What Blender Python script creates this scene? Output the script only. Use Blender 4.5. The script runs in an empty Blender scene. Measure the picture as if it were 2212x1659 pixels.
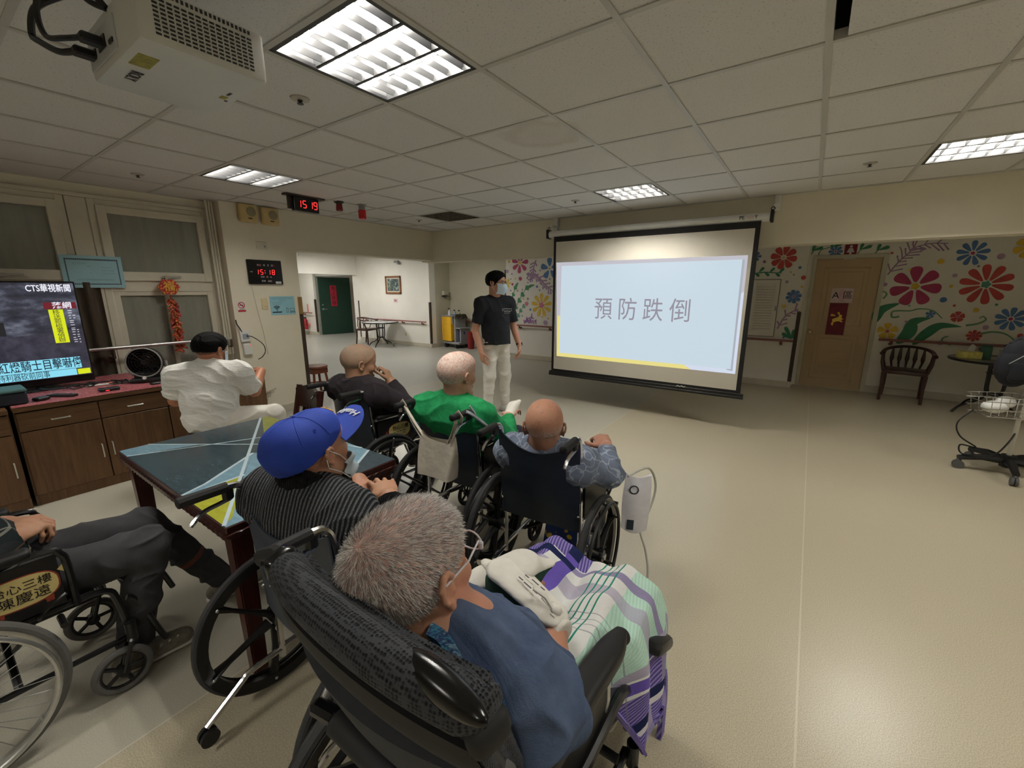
import bpy, bmesh, math, random
import numpy as np
from mathutils import Matrix, Vector, Euler
PI = math.pi
rad = math.radians
S = bpy.context.scene
COL = S.collection

# ------------------------------------------------------------------ camera
cam_d = bpy.data.cameras.new('camera')
cam = bpy.data.objects.new('camera', cam_d)
COL.objects.link(cam)
cam_d.sensor_fit = 'HORIZONTAL'
cam_d.sensor_width = 36.0
cam_d.lens = 910.03 / 2212.0 * 36.0
cam_d.clip_start = 0.05
cam_d.clip_end = 60
cam.location = (0, 0, 1.5)
cam.rotation_euler = (rad(90 - 12.758), 0, rad(34.883))
S.camera = cam

# ------------------------------------------------------------------ world, exposure
w = bpy.data.worlds.new('world')
S.world = w
w.use_nodes = True
w.node_tree.nodes['Background'].inputs[0].default_value = (0.9, 0.95, 1.0, 1)
w.node_tree.nodes['Background'].inputs[1].default_value = 0.05
S.view_settings.view_transform = 'Standard'
S.view_settings.look = 'None'
S.view_settings.gamma = 1.0
S.view_settings.exposure = 0.0
S.view_settings.use_curve_mapping = False
TUBE_POWER = 178.0          # emission of the fluorescent tubes

# ------------------------------------------------------------------ geometry helpers
def lin(c):
    return tuple((x / 12.92 if x <= 0.04045 else ((x + 0.055) / 1.055) ** 2.4) for x in c)

def rgb(r, g, b):
    return lin((r / 255.0, g / 255.0, b / 255.0))

class M:
    """collects shapes that become ONE mesh object"""
    def __init__(s):
        s.v = []; s.f = []; s.m = []; s.uv = None
    def add(s, vs, fs, mi=0):
        o = len(s.v)
        s.v.extend([tuple(p) for p in vs])
        s.f.extend([tuple(i + o for i in f) for f in fs])
        s.m.extend([mi] * len(fs))
        return s
    def bm(s, b, mi=0, mat=None):
        b.verts.index_update()
        vs = [(mat @ v.co if mat else v.co) for v in b.verts]
        s.add(vs, [[v.index for v in f.verts] for f in b.faces], mi)
        b.free()
        return s
    def box(s, c, d, rot=None, mi=0, bev=0.0, seg=1):
        b = bmesh.new()
        bmesh.ops.create_cube(b, size=1.0)
        bmesh.ops.scale(b, vec=d, verts=b.verts)
        if bev > 0:
            bmesh.ops.bevel(b, geom=b.edges[:], offset=min(bev, min(d) * .49), segments=seg, affect='EDGES', profile=.5)
        m = Matrix.Translation(c)
        if rot is not None:
            m = m @ (rot.to_4x4() if not isinstance(rot, (tuple, list)) else Euler(rot).to_matrix().to_4x4())
        return s.bm(b, mi, m)
    def b2(s, lo, hi, mi=0, bev=0.0, seg=1):
        return s.box([(a + b) / 2 for a, b in zip(lo, hi)], [abs(b - a) for a, b in zip(lo, hi)], None, mi, bev, seg)
    def tube(s, pts, r, n=8, mi=0, closed=False, caps=True, flat=1.0):
        P = [Vector(p) for p in pts]
        R = r if isinstance(r, (list, tuple)) else [r] * len(P)
        k = len(P)
        T = []
        for i in range(k):
            if closed: t = P[(i + 1) % k] - P[i - 1]
            elif i == 0: t = P[1] - P[0]
            elif i == k - 1: t = P[-1] - P[-2]
            else: t = (P[i + 1] - P[i]).normalized() + (P[i] - P[i - 1]).normalized()
            T.append(t.normalized() if t.length > 1e-9 else Vector((0, 0, 1)))
        a = Vector((0, 0, 1)) if abs(T[0].z) < .9 else Vector((1, 0, 0))
        u = (a - T[0] * a.dot(T[0])).normalized()
        vs = []; fs = []
        for i in range(k):
            u = (u - T[i] * u.dot(T[i]))
            u = u.normalized() if u.length > 1e-6 else T[i].orthogonal().normalized()
            w_ = T[i].cross(u)
            for j in range(n):
                an = 2 * PI * j / n
                vs.append(P[i] + (u * math.cos(an) * flat + w_ * math.sin(an)) * R[i])
        for i in range(k if closed else k - 1):
            for j in range(n):
                i2 = (i + 1) % k
                fs.append((i * n + j, i * n + (j + 1) % n, i2 * n + (j + 1) % n, i2 * n + j))
        if caps and not closed:
            fs.append(tuple(range(n - 1, -1, -1)))
            fs.append(tuple((k - 1) * n + j for j in range(n)))
        return s.add(vs, fs, mi)
    def cyl(s, a, b, r, n=16, mi=0, r2=None):
        return s.tube([a, b], [r, r if r2 is None else r2], n, mi)
    def ring(s, c, axis, R, r, n=40, m=8, mi=0):
        ax = Vector(axis).normalized(); u = ax.orthogonal().normalized(); v = ax.cross(u); c = Vector(c)
        return s.tube([c + (u * math.cos(2 * PI * i / n) + v * math.sin(2 * PI * i / n)) * R for i in range(n)], r, m, mi, True)
    def lathe(s, c, axis, prof, n=32, mi=0):
        """prof: list of (radius, height along axis)"""
        ax = Vector(axis).normalized(); u = ax.orthogonal().normalized(); v = ax.cross(u); c = Vector(c)
        vs = []; fs = []
        for (r, h) in prof:
            for j in range(n):
                a = 2 * PI * j / n
                vs.append(c + ax * h + (u * math.cos(a) + v * math.sin(a)) * max(r, 1e-5))
        for i in range(len(prof) - 1):
            for j in range(n):
                fs.append((i * n + j, i * n + (j + 1) % n, (i + 1) * n + (j + 1) % n, (i + 1) * n + j))
        return s.add(vs, fs, mi)
    def ell(s, c, r, rot=None, n=16, mi=0):
        b = bmesh.new()
        bmesh.ops.create_uvsphere(b, u_segments=n, v_segments=max(6, n // 2), radius=1)
        m = Matrix.Translation(c)
        if rot is not None: m = m @ Euler(rot).to_matrix().to_4x4()
        m = m @ Matrix.Diagonal((r[0], r[1], r[2], 1))
        return s.bm(b, mi, m)
    def prism(s, poly, depth, frame, mi=0):
        """poly 2D points -> extruded by depth along frame z"""
        n = len(poly)
        vs = [frame @ Vector((x, y, 0)) for x, y in poly] + [frame @ Vector((x, y, depth)) for x, y in poly]
        fs = [tuple(range(n - 1, -1, -1)), tuple(range(n, 2 * n))] + [(i, (i + 1) % n, n + (i + 1) % n, n + i) for i in range(n)]
        return s.add(vs, fs, mi)
    def flat(s, poly, frame, mi=0, z=0.0):
        n = len(poly); s.k = getattr(s, 'k', 0) + 1; z += s.k * 1.6e-6      # paint layers lie on one another
        return s.add([frame @ Vector((x, y, z)) for x, y in poly], [tuple(range(n))], mi)
    def grid(s, fn, nu, nv, mi=0, thick=0.0):
        """fn(u,v) -> point; optional thickness along the normals, closed"""
        P = [[Vector(fn(i / nu, j / nv)) for j in range(nv + 1)] for i in range(nu + 1)]
        idx = lambda i, j: i * (nv + 1) + j
        fs = [(idx(i, j), idx(i + 1, j), idx(i + 1, j + 1), idx(i, j + 1)) for i in range(nu) for j in range(nv)]
        vs = [p for row in P for p in row]
        if thick:
            N = len(vs); vs2 = []
            for i in range(nu + 1):
                for j in range(nv + 1):
                    du = P[min(i + 1, nu)][j] - P[max(i - 1, 0)][j]
                    dv = P[i][min(j + 1, nv)] - P[i][max(j - 1, 0)]
                    nn = du.cross(dv)
                    nn = nn.normalized() if nn.length > 1e-12 else Vector((0, 0, 1))
                    vs2.append(P[i][j] - nn * thick)
            fs2 = [tuple(N + k for k in reversed(f)) for f in fs]
            rim = [idx(i, 0) for i in range(nu + 1)] + [idx(nu, j) for j in range(1, nv + 1)] + [idx(i, nv) for i in range(nu - 1, -1, -1)] + [idx(0, j) for j in range(nv - 1, 0, -1)]
            fr = [(rim[(k + 1) % len(rim)], rim[k], N + rim[k], N + rim[(k + 1) % len(rim)]) for k in range(len(rim))]
            self_uv = [(i / nu, j / nv) for i in range(nu + 1) for j in range(nv + 1)]
            s.uvp = self_uv + self_uv
            return s.add(vs + vs2, fs + fs2 + fr, mi)
        s.uvp = [(i / nu, j / nv) for i in range(nu + 1) for j in range(nv + 1)]
        return s.add(vs, fs, mi)

def link_mesh(name, me, mats, parent=None, loc=None):
    o = bpy.data.objects.new(name, me)
    COL.objects.link(o)
    for m in (mats if isinstance(mats, (list, tuple)) else [mats]):
        me.materials.append(m)
    if parent is not None: o.parent = parent
    if loc is not None: o.location = loc
    return o

def obj(name, m, mats, parent=None, smooth=35, loc=None, uv=False):
    me = bpy.data.meshes.new(name)
    me.from_pydata(m.v, [], m.f)
    me.polygons.foreach_set('material_index', m.m)
    if uv:
        l = me.uv_layers.new(name='UVMap')
        li = np.zeros(len(me.loops), dtype=np.int32); me.loops.foreach_get('vertex_index', li)
        U = np.array(m.uvp, dtype=np.float32)[li]
        l.data.foreach_set('uv', U.ravel())
    if smooth:
        me.polygons.foreach_set('use_smooth', [True] * len(me.polygons))
        me.set_sharp_from_angle(angle=rad(smooth))
    me.update()
    return link_mesh(name, me, mats, parent, loc)

def tag(o, label, cat, group=None):
    o['label'] = label; o['category'] = cat
    if group: o['group'] = group
    return o

def thing(name, label, cat, loc=(0, 0, 0), rz=0.0, group=None):
    o = bpy.data.objects.new(name, None)
    COL.objects.link(o)
    o.empty_display_size = .1
    o.location = loc; o.rotation_euler = (0, 0, rz)
    return tag(o, label, cat, group)

def struct(name, m, mats, parent=None, smooth=35):
    o = obj(name, m, mats, parent, smooth)
    if parent is None: o['kind'] = 'structure'
    return o

def dup(root, loc, rz=None, label=None, group=None):
    r = root.copy(); COL.objects.link(r); r.location = loc
    if rz is not None: r.rotation_euler = (0, 0, rz)
    if label: r['label'] = label
    if group: r['group'] = group
    for ch in list(root.children):
        c = ch.copy(); COL.objects.link(c); c.parent = r
        for g in list(ch.children):
            d = g.copy(); COL.objects.link(d); d.parent = c
    return r

def frame(o, x, y):
    """matrix with origin o, x axis x, y axis y (z = x cross y)"""
    x = Vector(x).normalized(); y = Vector(y).normalized(); z = x.cross(y)
    m = Matrix.Identity(4)
    for i in range(3):
        m[i][0] = x[i]; m[i][1] = y[i]; m[i][2] = z[i]; m[i][3] = o[i]
    return m

_txt = bpy.data.curves.new('t', 'FONT')
def text(m, s, size, fr, mi=0, align='CENTER', ext=0.0006, sx=1.0, lift=0.0, bold=0.0, shear=0.0):
    """lettering added to mesh collector m, on plane fr (x right, y up)"""
    _txt.body = s; _txt.size = size; _txt.align_x = align; _txt.align_y = 'CENTER'
    _txt.extrude = ext; _txt.offset = bold; _txt.shear = shear
    _txt.resolution_u = 3
    o = bpy.data.objects.new('t', _txt)
    me = bpy.data.meshes.new_from_object(o)
    F = fr @ Matrix.Translation((0, 0, lift + ext)) @ Matrix.Diagonal((sx, 1, 1, 1))
    m.add([F @ v.co for v in me.vertices], [tuple(p.vertices) for p in me.polygons], mi)
    bpy.data.objects.remove(o); bpy.data.meshes.remove(me)

def scrib(m, fr, x0, x1, y, h, mi=0, z=.0006, seed=0, gap=.35):
    """a line of print too small to read: little upright strokes and bars"""
    r = random.Random(seed); x = x0
    while x < x1 - h * .3:
        w_ = h * r.uniform(.45, .95); w_ = min(w_, x1 - x)
        for (a, b, c, d) in ((0, r.uniform(.35, .5), w_, .14), (w_ * r.uniform(.2, .6), 0, h * .14, h), (0, r.uniform(-.5, -.2), w_ * .9, .13)):
            if d < .2: m.flat([(x + a, y + b * h - d * h / 2), (x + a + c, y + b * h - d * h / 2), (x + a + c, y + b * h + d * h / 2), (x + a, y + b * h + d * h / 2)], fr, mi, z)
            else: m.flat([(x + a, y - d / 2), (x + a + c, y - d / 2), (x + a + c, y + d / 2), (x + a, y + d / 2)], fr, mi, z)
        x += w_ + h * gap

# ------------------------------------------------------------------ materials
class NT:
    def __init__(s, name):
        s.mat = bpy.data.materials.new(name)
        s.mat.use_nodes = True
        s.t = s.mat.node_tree
        s.bsdf = s.t.nodes['Principled BSDF']
    def n(s, typ, **kw):
        k = s.t.nodes.new(typ)
        for a, b in kw.items(): setattr(k, a, b)
        return k
    def l(s, a, b): s.t.links.new(a, b)
    def val(s, sock, v):
        if hasattr(v, 'is_output') or hasattr(v, 'links'): s.l(v, sock)
        else: sock.default_value = v
    def math(s, op, a, b=0.0, c=None, clamp=False):
        k = s.n('ShaderNodeMath', operation=op); k.use_clamp = clamp
        s.val(k.inputs[0], a); s.val(k.inputs[1], b)
        if c is not None: s.val(k.inputs[2], c)
        return k.outputs[0]
    def mix(s, f, a, b):
        k = s.n('ShaderNodeMix', data_type='RGBA')
        s.val(k.inputs[0], f)
        for i, v in ((6, a), (7, b)):
            if isinstance(v, tuple): k.inputs[i].default_value = (*v[:3], 1)
            else: s.l(v, k.inputs[i])
        return k.outputs[2]
    def coord(s, kind='Object'):
        if not hasattr(s, '_tc'): s._tc = s.n('ShaderNodeTexCoord')
        return s._tc.outputs[kind]
    def noise(s, scale, detail=3, rough=.5, vec=None, dist=0.0, stretch=None):
        k = s.n('ShaderNodeTexNoise')
        k.inputs['Scale'].default_value = scale; k.inputs['Detail'].default_value = detail
        k.inputs['Roughness'].default_value = rough; k.inputs['Distortion'].default_value = dist
        v = vec or s.coord()
        if stretch:
            mp = s.n('ShaderNodeMapping'); mp.inputs['Scale'].default_value = stretch
            s.l(v, mp.inputs[0]); v = mp.outputs[0]
        s.l(v, k.inputs['Vector'])
        return k.outputs[0]
    def ramp(s, f, stops):
        k = s.n('ShaderNodeValToRGB')
        cr = k.color_ramp
        while len(cr.elements) < len(stops): cr.elements.new(.5)
        for e, (p, c) in zip(cr.elements, stops):
            e.position = p; e.color = (*c[:3], 1) if isinstance(c, tuple) else (c, c, c, 1)
        s.l(f, k.inputs[0])
        return k.outputs[0]
    def xyz(s, vec=None):
        k = s.n('ShaderNodeSeparateXYZ'); s.l(vec or s.coord(), k.inputs[0])
        return k.outputs
    def bump(s, h, strength=.3, dist=.002):
        k = s.n('ShaderNodeBump'); k.inputs['Strength'].default_value = strength; k.inputs['Distance'].default_value = dist
        s.l(h, k.inputs['Height'])
        s.l(k.outputs[0], s.bsdf.inputs['Normal'])
    def set(s, col=None, rough=None, metal=None, spec=None, **kw):
        b = s.bsdf.inputs
        if col is not None:
            if isinstance(col, tuple): b['Base Color'].default_value = (*col[:3], 1)
            else: s.l(col, b['Base Color'])
        if rough is not None: s.val(b['Roughness'], rough)
        if metal is not None: b['Metallic'].default_value = metal
        if spec is not None: b['Specular IOR Level'].default_value = spec
        for k, v in kw.items(): s.val(b[k.replace('_', ' ')], v)
        return s.mat

_mc = {}
def mat(name, col, rough=.5, metal=0.0, var=.08, scale=8.0, bump=0.0, bscale=150.0, spec=.5, bdist=.001, stretch=None):
    """procedural coloured surface with a little noise"""
    if name in _mc: return _mc[name]
    t = NT(name)
    f = t.noise(scale, 4, .6, stretch=stretch)
    a = tuple(c * (1 - var) for c in col); b = tuple(min(1, c * (1 + var)) for c in col)
    c = t.ramp(f, [(.3, a), (.7, b)])
    if bump: t.bump(t.noise(bscale, 2, .5), bump, bdist)
    _mc[name] = t.set(c, rough, metal, spec)
    return _mc[name]

def emit(name, col, strength):
    if name in _mc: return _mc[name]
    t = NT(name)
    t.set((0.02, 0.02, 0.02), .5)
    t.bsdf.inputs['Emission Color'].default_value = (*col, 1)
    t.bsdf.inputs['Emission Strength'].default_value = strength
    _mc[name] = t.mat
    return t.mat

def wood(name, c1, c2, rough=.4, scale=3.0, axis=2, bump=.15):
    if name in _mc: return _mc[name]
    t = NT(name)
    st = [14, 14, 14]; st[axis] = 1.0
    f = t.noise(scale, 6, .6, dist=.6, stretch=tuple(st))
    g = t.noise(scale * .5, 2, .5)
    c = t.ramp(t.math('ADD', t.math('MULTIPLY', f, .75), t.math('MULTIPLY', g, .25)), [(.32, c1), (.68, c2)])
    t.bump(f, bump, .001)
    _mc[name] = t.set(c, rough)
    return _mc[name]

CHROME = mat('chrome', (.72, .72, .74), .18, 1.0, .05)
STEEL = mat('brushed_steel', (.5, .5, .5), .35, 1.0, .1)
BLACKP = mat('black_plastic', rgb(22, 22, 24), .45, 0, .15)
BLACKM = mat('black_metal', rgb(20, 20, 22), .3, 0, .15)
RUBBER = mat('rubber', rgb(44, 44, 46), .75, 0, .12, 30)
WHITEP = mat('white_plastic', rgb(225, 226, 222), .4, 0, .03)
# ================================================================== ROOM SHELL
H = 2.409
XC, XW = -5.24, -5.42          # clock wall, window wall
cream = mat('cream_wall', rgb(226, 219, 200), .7, 0, .03, 3, .15, 120)
white_wall = mat('white_wall', rgb(236, 232, 222), .65, 0, .03, 3, .12, 120)
frame_paint = mat('cream_frame_paint', rgb(205, 200, 182), .5, 0, .06, 6, .1, 60)

def floor_mat():
    t = NT('vinyl_floor')
    x, y, z = t.xyz()
    fine = t.noise(260, 2, .6)
    big = t.noise(.7, 3, .5)
    mid = t.noise(14, 4, .6)
    c = t.ramp(fine, [(.34, rgb(154, 144, 122)), (.5, rgb(180, 170, 147)), (.66, rgb(200, 191, 170))])
    c = t.mix(t.math('MULTIPLY', big, .35), c, rgb(172, 164, 142))
    # greyer tint left of one seam: cooler light painted into the vinyl colour
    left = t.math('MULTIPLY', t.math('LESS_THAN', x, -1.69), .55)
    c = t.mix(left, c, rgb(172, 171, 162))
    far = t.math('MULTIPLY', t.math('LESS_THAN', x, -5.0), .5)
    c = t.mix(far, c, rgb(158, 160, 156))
    # scuffs
    sc = t.ramp(t.noise(9, 5, .7), [(.68, 0.0), (.74, 1.0)])
    c = t.mix(t.math('MULTIPLY', sc, .14), c, rgb(90, 85, 75))
    # weld seams every 1.84 m
    m = t.math('ABSOLUTE', t.math('SUBTRACT', t.math('MODULO', t.math('ADD', x, 18.4 - .145 + .92), 1.84), .92))
    seam = t.math('LESS_THAN', m, .0035)
    c = t.mix(t.math('MULTIPLY', seam, .38), c, rgb(222, 214, 196))
    t.bump(fine, .12, .001)
    r = t.math('ADD', t.math('MULTIPLY', mid, .15), .24)
    return t.set(c, r, 0, .45)
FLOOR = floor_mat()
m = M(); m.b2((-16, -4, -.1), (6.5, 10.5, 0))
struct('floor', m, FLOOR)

def wall(name, lo, hi, mt, label=None):
    m = M(); m.b2(lo, hi)
    return struct(name, m, mt)

# left walls
def window_wall():
    m = M()
    m.b2((XW - .18, -4, 0), (XW, 2.12, .62))
    m.b2((XW - .18, -4, 2.29), (XW, 2.12, H))
    for y0, y1 in ((-4, -3.2), (-1.06, -.9), (2.07, 2.12)):
        m.b2((XW - .18, y0, .62), (XW, y1, 2.29))
    return struct('wall_left', m, cream)
window_wall()
wall('wall_left_front', (XC - .4, 2.12, 0), (XC, 2.90, H), cream)
m = M(); m.b2((XC - .26, 2.90, 1.955), (XC, 5.22, H)); m.b2((XC - .26, 5.22, 1.93), (6.5, 5.48, H))
struct('trim_1', m, cream)
wall('wall_back', (-5.5, 7.66, 0), (-.11, 7.90, H), white_wall)
m = M()
m.b2((-.11, 8.0, 0), (-.05, 8.2, H)); m.b2((.80, 8.0, 0), (6.5, 8.2, H)); m.b2((-.05, 8.0, 1.96), (.80, 8.2, H))
m.b2((-.11, 7.9, 0), (-.09, 8.0, H))
struct('wall_back_right', m, white_wall)
wall('wall_corridor', (-10.9, 7.75, 0), (-7.95, 7.95, H), white_wall)
m = M(); m.b2((-8.15, 7.95, 0), (-7.95, 8.5, H)); m.b2((-8.15, 8.5, 0), (-5.5, 8.7, H)); m.b2((-5.5, 7.9, 0), (-5.3, 8.7, H))
struct('wall_alcove', m, mat('alcove_wall', rgb(205, 198, 176), .7, 0, .04, 3))
m = M(); m.b2((-11.1, 5.4, 0), (-10.9, 6.0, H)); m.b2((-11.1, 6.0, 1.885), (-10.9, 7.75, H)); m.b2((-11.1, 7.75, 0), (-10.9, 9.3, H))
struct('wall_corridor_end', m, white_wall)
m = M(); m.b2((-16, 7.80, 0), (-13.27, 8.0, H)); m.b2((-13.27, 9.3, 0), (-10.9, 9.5, H)); m.b2((-13.45, 7.8, 0), (-13.27, 9.5, H)); m.b2((-16, 5.2, 0), (-10.9, 5.4, H)); m.b2((-16, 5.4, 0), (-15.9, 8, H))
struct('wall_hallway', m, white_wall)
wall('wall_corridor_left', (-10.9, 2.7, 0), (XC - .4, 2.9, H), white_wall)
m = M(); m.b2((-11.1, 2.7, 0), (-10.9, 5.4, H))
struct('wall_corridor_side', m, white_wall)
wall('wall_front', (-5.6, -4.1, 0), (6.5, -4, H), cream)
wall('wall_right', (6.5, -4, 0), (6.6, 8.2, H), cream)

# ---- suspended ceiling: 60 cm tiles
GX, GY = -.068, .992
def ceil_mat():
    t = NT('mineral_fibre_tile')
    sp = t.ramp(t.noise(110, 2, .7), [(.30, .55), (.40, 1.0)])
    big = t.noise(.9, 3, .5)
    c = t.mix(t.math('MULTIPLY', big, .3), rgb(214, 212, 210), rgb(200, 198, 195))
    k = t.n('ShaderNodeMix', data_type='RGBA', blend_type='MULTIPLY'); k.inputs[0].default_value = 1
    t.l(c, k.inputs[6]); t.l(sp, k.inputs[7])
    # old water stain on one tile
    x, y, z = t.xyz()
    d = t.math('SQRT', t.math('ADD', t.math('POWER', t.math('SUBTRACT', x, -1.47), 2), t.math('POWER', t.math('SUBTRACT', y, 2.42), 2)))
    nd = t.math('ADD', d, t.math('MULTIPLY', t.math('SUBTRACT', t.noise(9, 3, .6), .5), .18))
    st = t.ramp(nd, [(.0, .5), (.13, .35), (.2, .8), (.26, 0.0)])
    c2 = t.mix(t.math('MULTIPLY', st, .28), k.outputs[2], rgb(140, 120, 98))
    t.bump(sp, .25, .001)
    return t.set(c2, .9, 0, .2)
CEIL = ceil_mat()
lit_cells = {(3, 0), (7, 1), (3, 5), (-1, 5), (-1, 0), (3, -5), (-1, -5), (7, -4), (-5, 0), (-5, 5), (-9, 0)}
vent_cell = (7, 5)
def cell(c, r):     # column c lies between GX-.6c and GX-.6(c-1) ... returns x0,x1,y0,y1
    return GX - .6 * c, GX - .6 * c + .6, GY + .6 * r, GY + .6 * r + .6
m = M()
for c in range(-11, 10):
    for r in range(-9, 8):
        if (c, r) in lit_cells or (c, r) == vent_cell: continue
        x0, x1, y0, y1 = cell(c, r)
        x0 = max(x0, XW if y0 < 2 else XC); x1 = min(x1, 6.5); y1 = min(y1, 5.22); y0 = max(y0, -4)
        if x1 - x0 < .02 or y1 - y0 < .02: continue
        if (c, r) == (0, 1): x0 += .055       # this tile has slid aside and leaves a gap
        m.b2((x0, y0, H), (x1, y1, H + .012))
struct('ceiling', m, CEIL, smooth=0)
m = M(); m.b2((-5.6, -4.1, 2.85), (6.6, 5.5, 2.95))
m.b2((-16, 2.7, H), (XC - .26, 10, H + .05)); m.b2((XC - .26, 5.48, H), (6.6, 10, H + .05))
struct('ceiling_slab', m, mat('plain_ceiling', rgb(200, 198, 190), .8, 0, .04, 2))
m = M()
tb = .012
for c in range(-11, 10):
    x = GX - .6 * c
    if XW < x < 6.5: m.b2((x - tb, -4, H - .006), (x + tb, 5.22, H + .03))
for r in range(-9, 9):
    y = GY + .6 * r
    if -4 < y < 5.2: m.b2((XW, y - tb, H - .005), (6.5, y + tb, H + .03))
m.b2((XC, 2.12, H - .006), (XC + .02, 5.22, H)); m.b2((XC, 5.20, H - .006), (6.5, 5.22, H)); m.b2((XW, -4, H - .006), (XW + .02, 2.14, H))
struct('trim_2', m, mat('ceiling_grid_metal', rgb(186, 184, 178), .5, 0, .06, 2))

# ---- baseboards
bb = mat('baseboard_vinyl', rgb(196, 188, 170), .5, 0, .06, 6)
def board(name, boxes):
    m = M()
    for lo, hi in boxes: m.b2(lo, hi, 0, .004)
    struct(name, m, bb)
board('baseboard_back', [((-5.52, 7.645, 0), (-.10, 7.66, .10))])
board('baseboard_back_right', [((.80, 7.985, 0), (6.5, 8.0, .10))])
board('baseboard_corridor', [((-10.9, 7.735, 0), (-7.94, 7.75, .10)), ((-7.95, 7.75, 0), (-7.935, 8.5, .1)), ((-7.95, 8.485, 0), (-5.5, 8.5, .1))])
board('baseboard_hallway', [((-15.9, 7.785, 0), (-13.26, 7.80, .10))])
board('baseboard_left', [((XC, 2.12, 0), (XC + .012, 2.87, .09))])

# ---- corner guards (dark bumper strips on the wall corners)
guard = mat('brown_corner_guard', rgb(62, 48, 38), .5, 0, .15, 10)
tan = mat('tan_corner_guard', rgb(150, 118, 70), .5, 0, .12, 10)
def corner(name, x, y, z0, z1, label, top=None, sx=1, sy=1, wd=.045):
    o = M()
    o.b2((min(x, x - sx * wd), y - sy * .004, z0), (max(x, x - sx * wd), y + sy * .006, z1), 0, .002)
    o.b2((x - sx * .004, min(y, y + sy * wd), z0), (x + sx * .006, max(y, y + sy * wd), z1), 0, .002)
    if top:
        o.b2((min(x, x - sx * wd), y - sy * .005, z1), (max(x, x - sx * wd), y + sy * .007, top), 1, .002)
    tag(obj('corner_guard', o, [guard, tan]), label, 'corner guard')
corner('g', -.105, 7.655, .1, 1.16, 'dark brown corner guard beside the beige door', sx=1, sy=1)
corner('g', -7.945, 7.745, .1, 1.16, 'dark brown corner guard on the wall end left of the yellow cleaning cart', sx=1, sy=1)
corner('g', -10.905, 7.745, .1, 1.16, 'dark brown corner guard at the corridor opening by the wooden armchair', sx=-1, sy=1)
corner('g', -13.265, 7.795, .1, 1.16, 'dark brown corner guard next to the open green door', sx=1, sy=1)
o = M(); o.b2((XC - .03, 2.858, .02), (XC + .008, 2.906, 1.19), 0, .002); o.b2((XC - .03, 2.856, 1.19), (XC + .009, 2.908, 1.40), 1, .002)
tag(obj('corner_guard', o, [guard, tan]), 'brown corner guard with tan top on the wall edge by the blue notice', 'corner guard')

# ---- handrails
railm = mat('mauve_handrail', rgb(150, 98, 92), .45, 0, .08, 8)
railb = mat('handrail_bracket', rgb(120, 66, 58), .5, 0, .1, 8)
def handrail(label, x0, x1, y, z, xs, ywall):
    t = thing('handrail', label, 'handrail', (x0, ywall, 0))
    a = M(); a.tube([(0, y - ywall, z), (x1 - x0, y - ywall, z)], .018, 10); obj('rail', a, railm, t)
    for x in xs:
        b = M(); b.tube([(x - x0, 0, z - .06), (x - x0, y - ywall, z - .05), (x - x0, y - ywall, z - .01)], [.022, .02, .014], 8)
        obj('bracket', b, railb, t)
handrail('mauve handrail on mural wall behind the screen', -5.45, -.15, 7.59, .73, (-5.1, -4.35, -3.4, -2.4, -1.4, -.3), 7.66)
handrail('mauve handrail under the flower mural right of the beige door', .86, 4.0, 7.93, .79, (1.0, 1.9, 2.9, 3.8), 8.0)
handrail('mauve handrail below the framed picture in the corridor', -10.75, -8.05, 7.68, .66, (-10.5, -9.7, -8.95, -8.2), 7.75)
handrail('short mauve handrail on white hallway wall by the fire extinguisher', -15.6, -13.4, 7.73, .72, (-15.0, -13.9), 7.8)
handrail('mauve handrail on the back wall behind the cleaning cart', -7.7, -5.8, 8.43, .66, (-7.4, -6.6, -5.95), 8.5)

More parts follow.
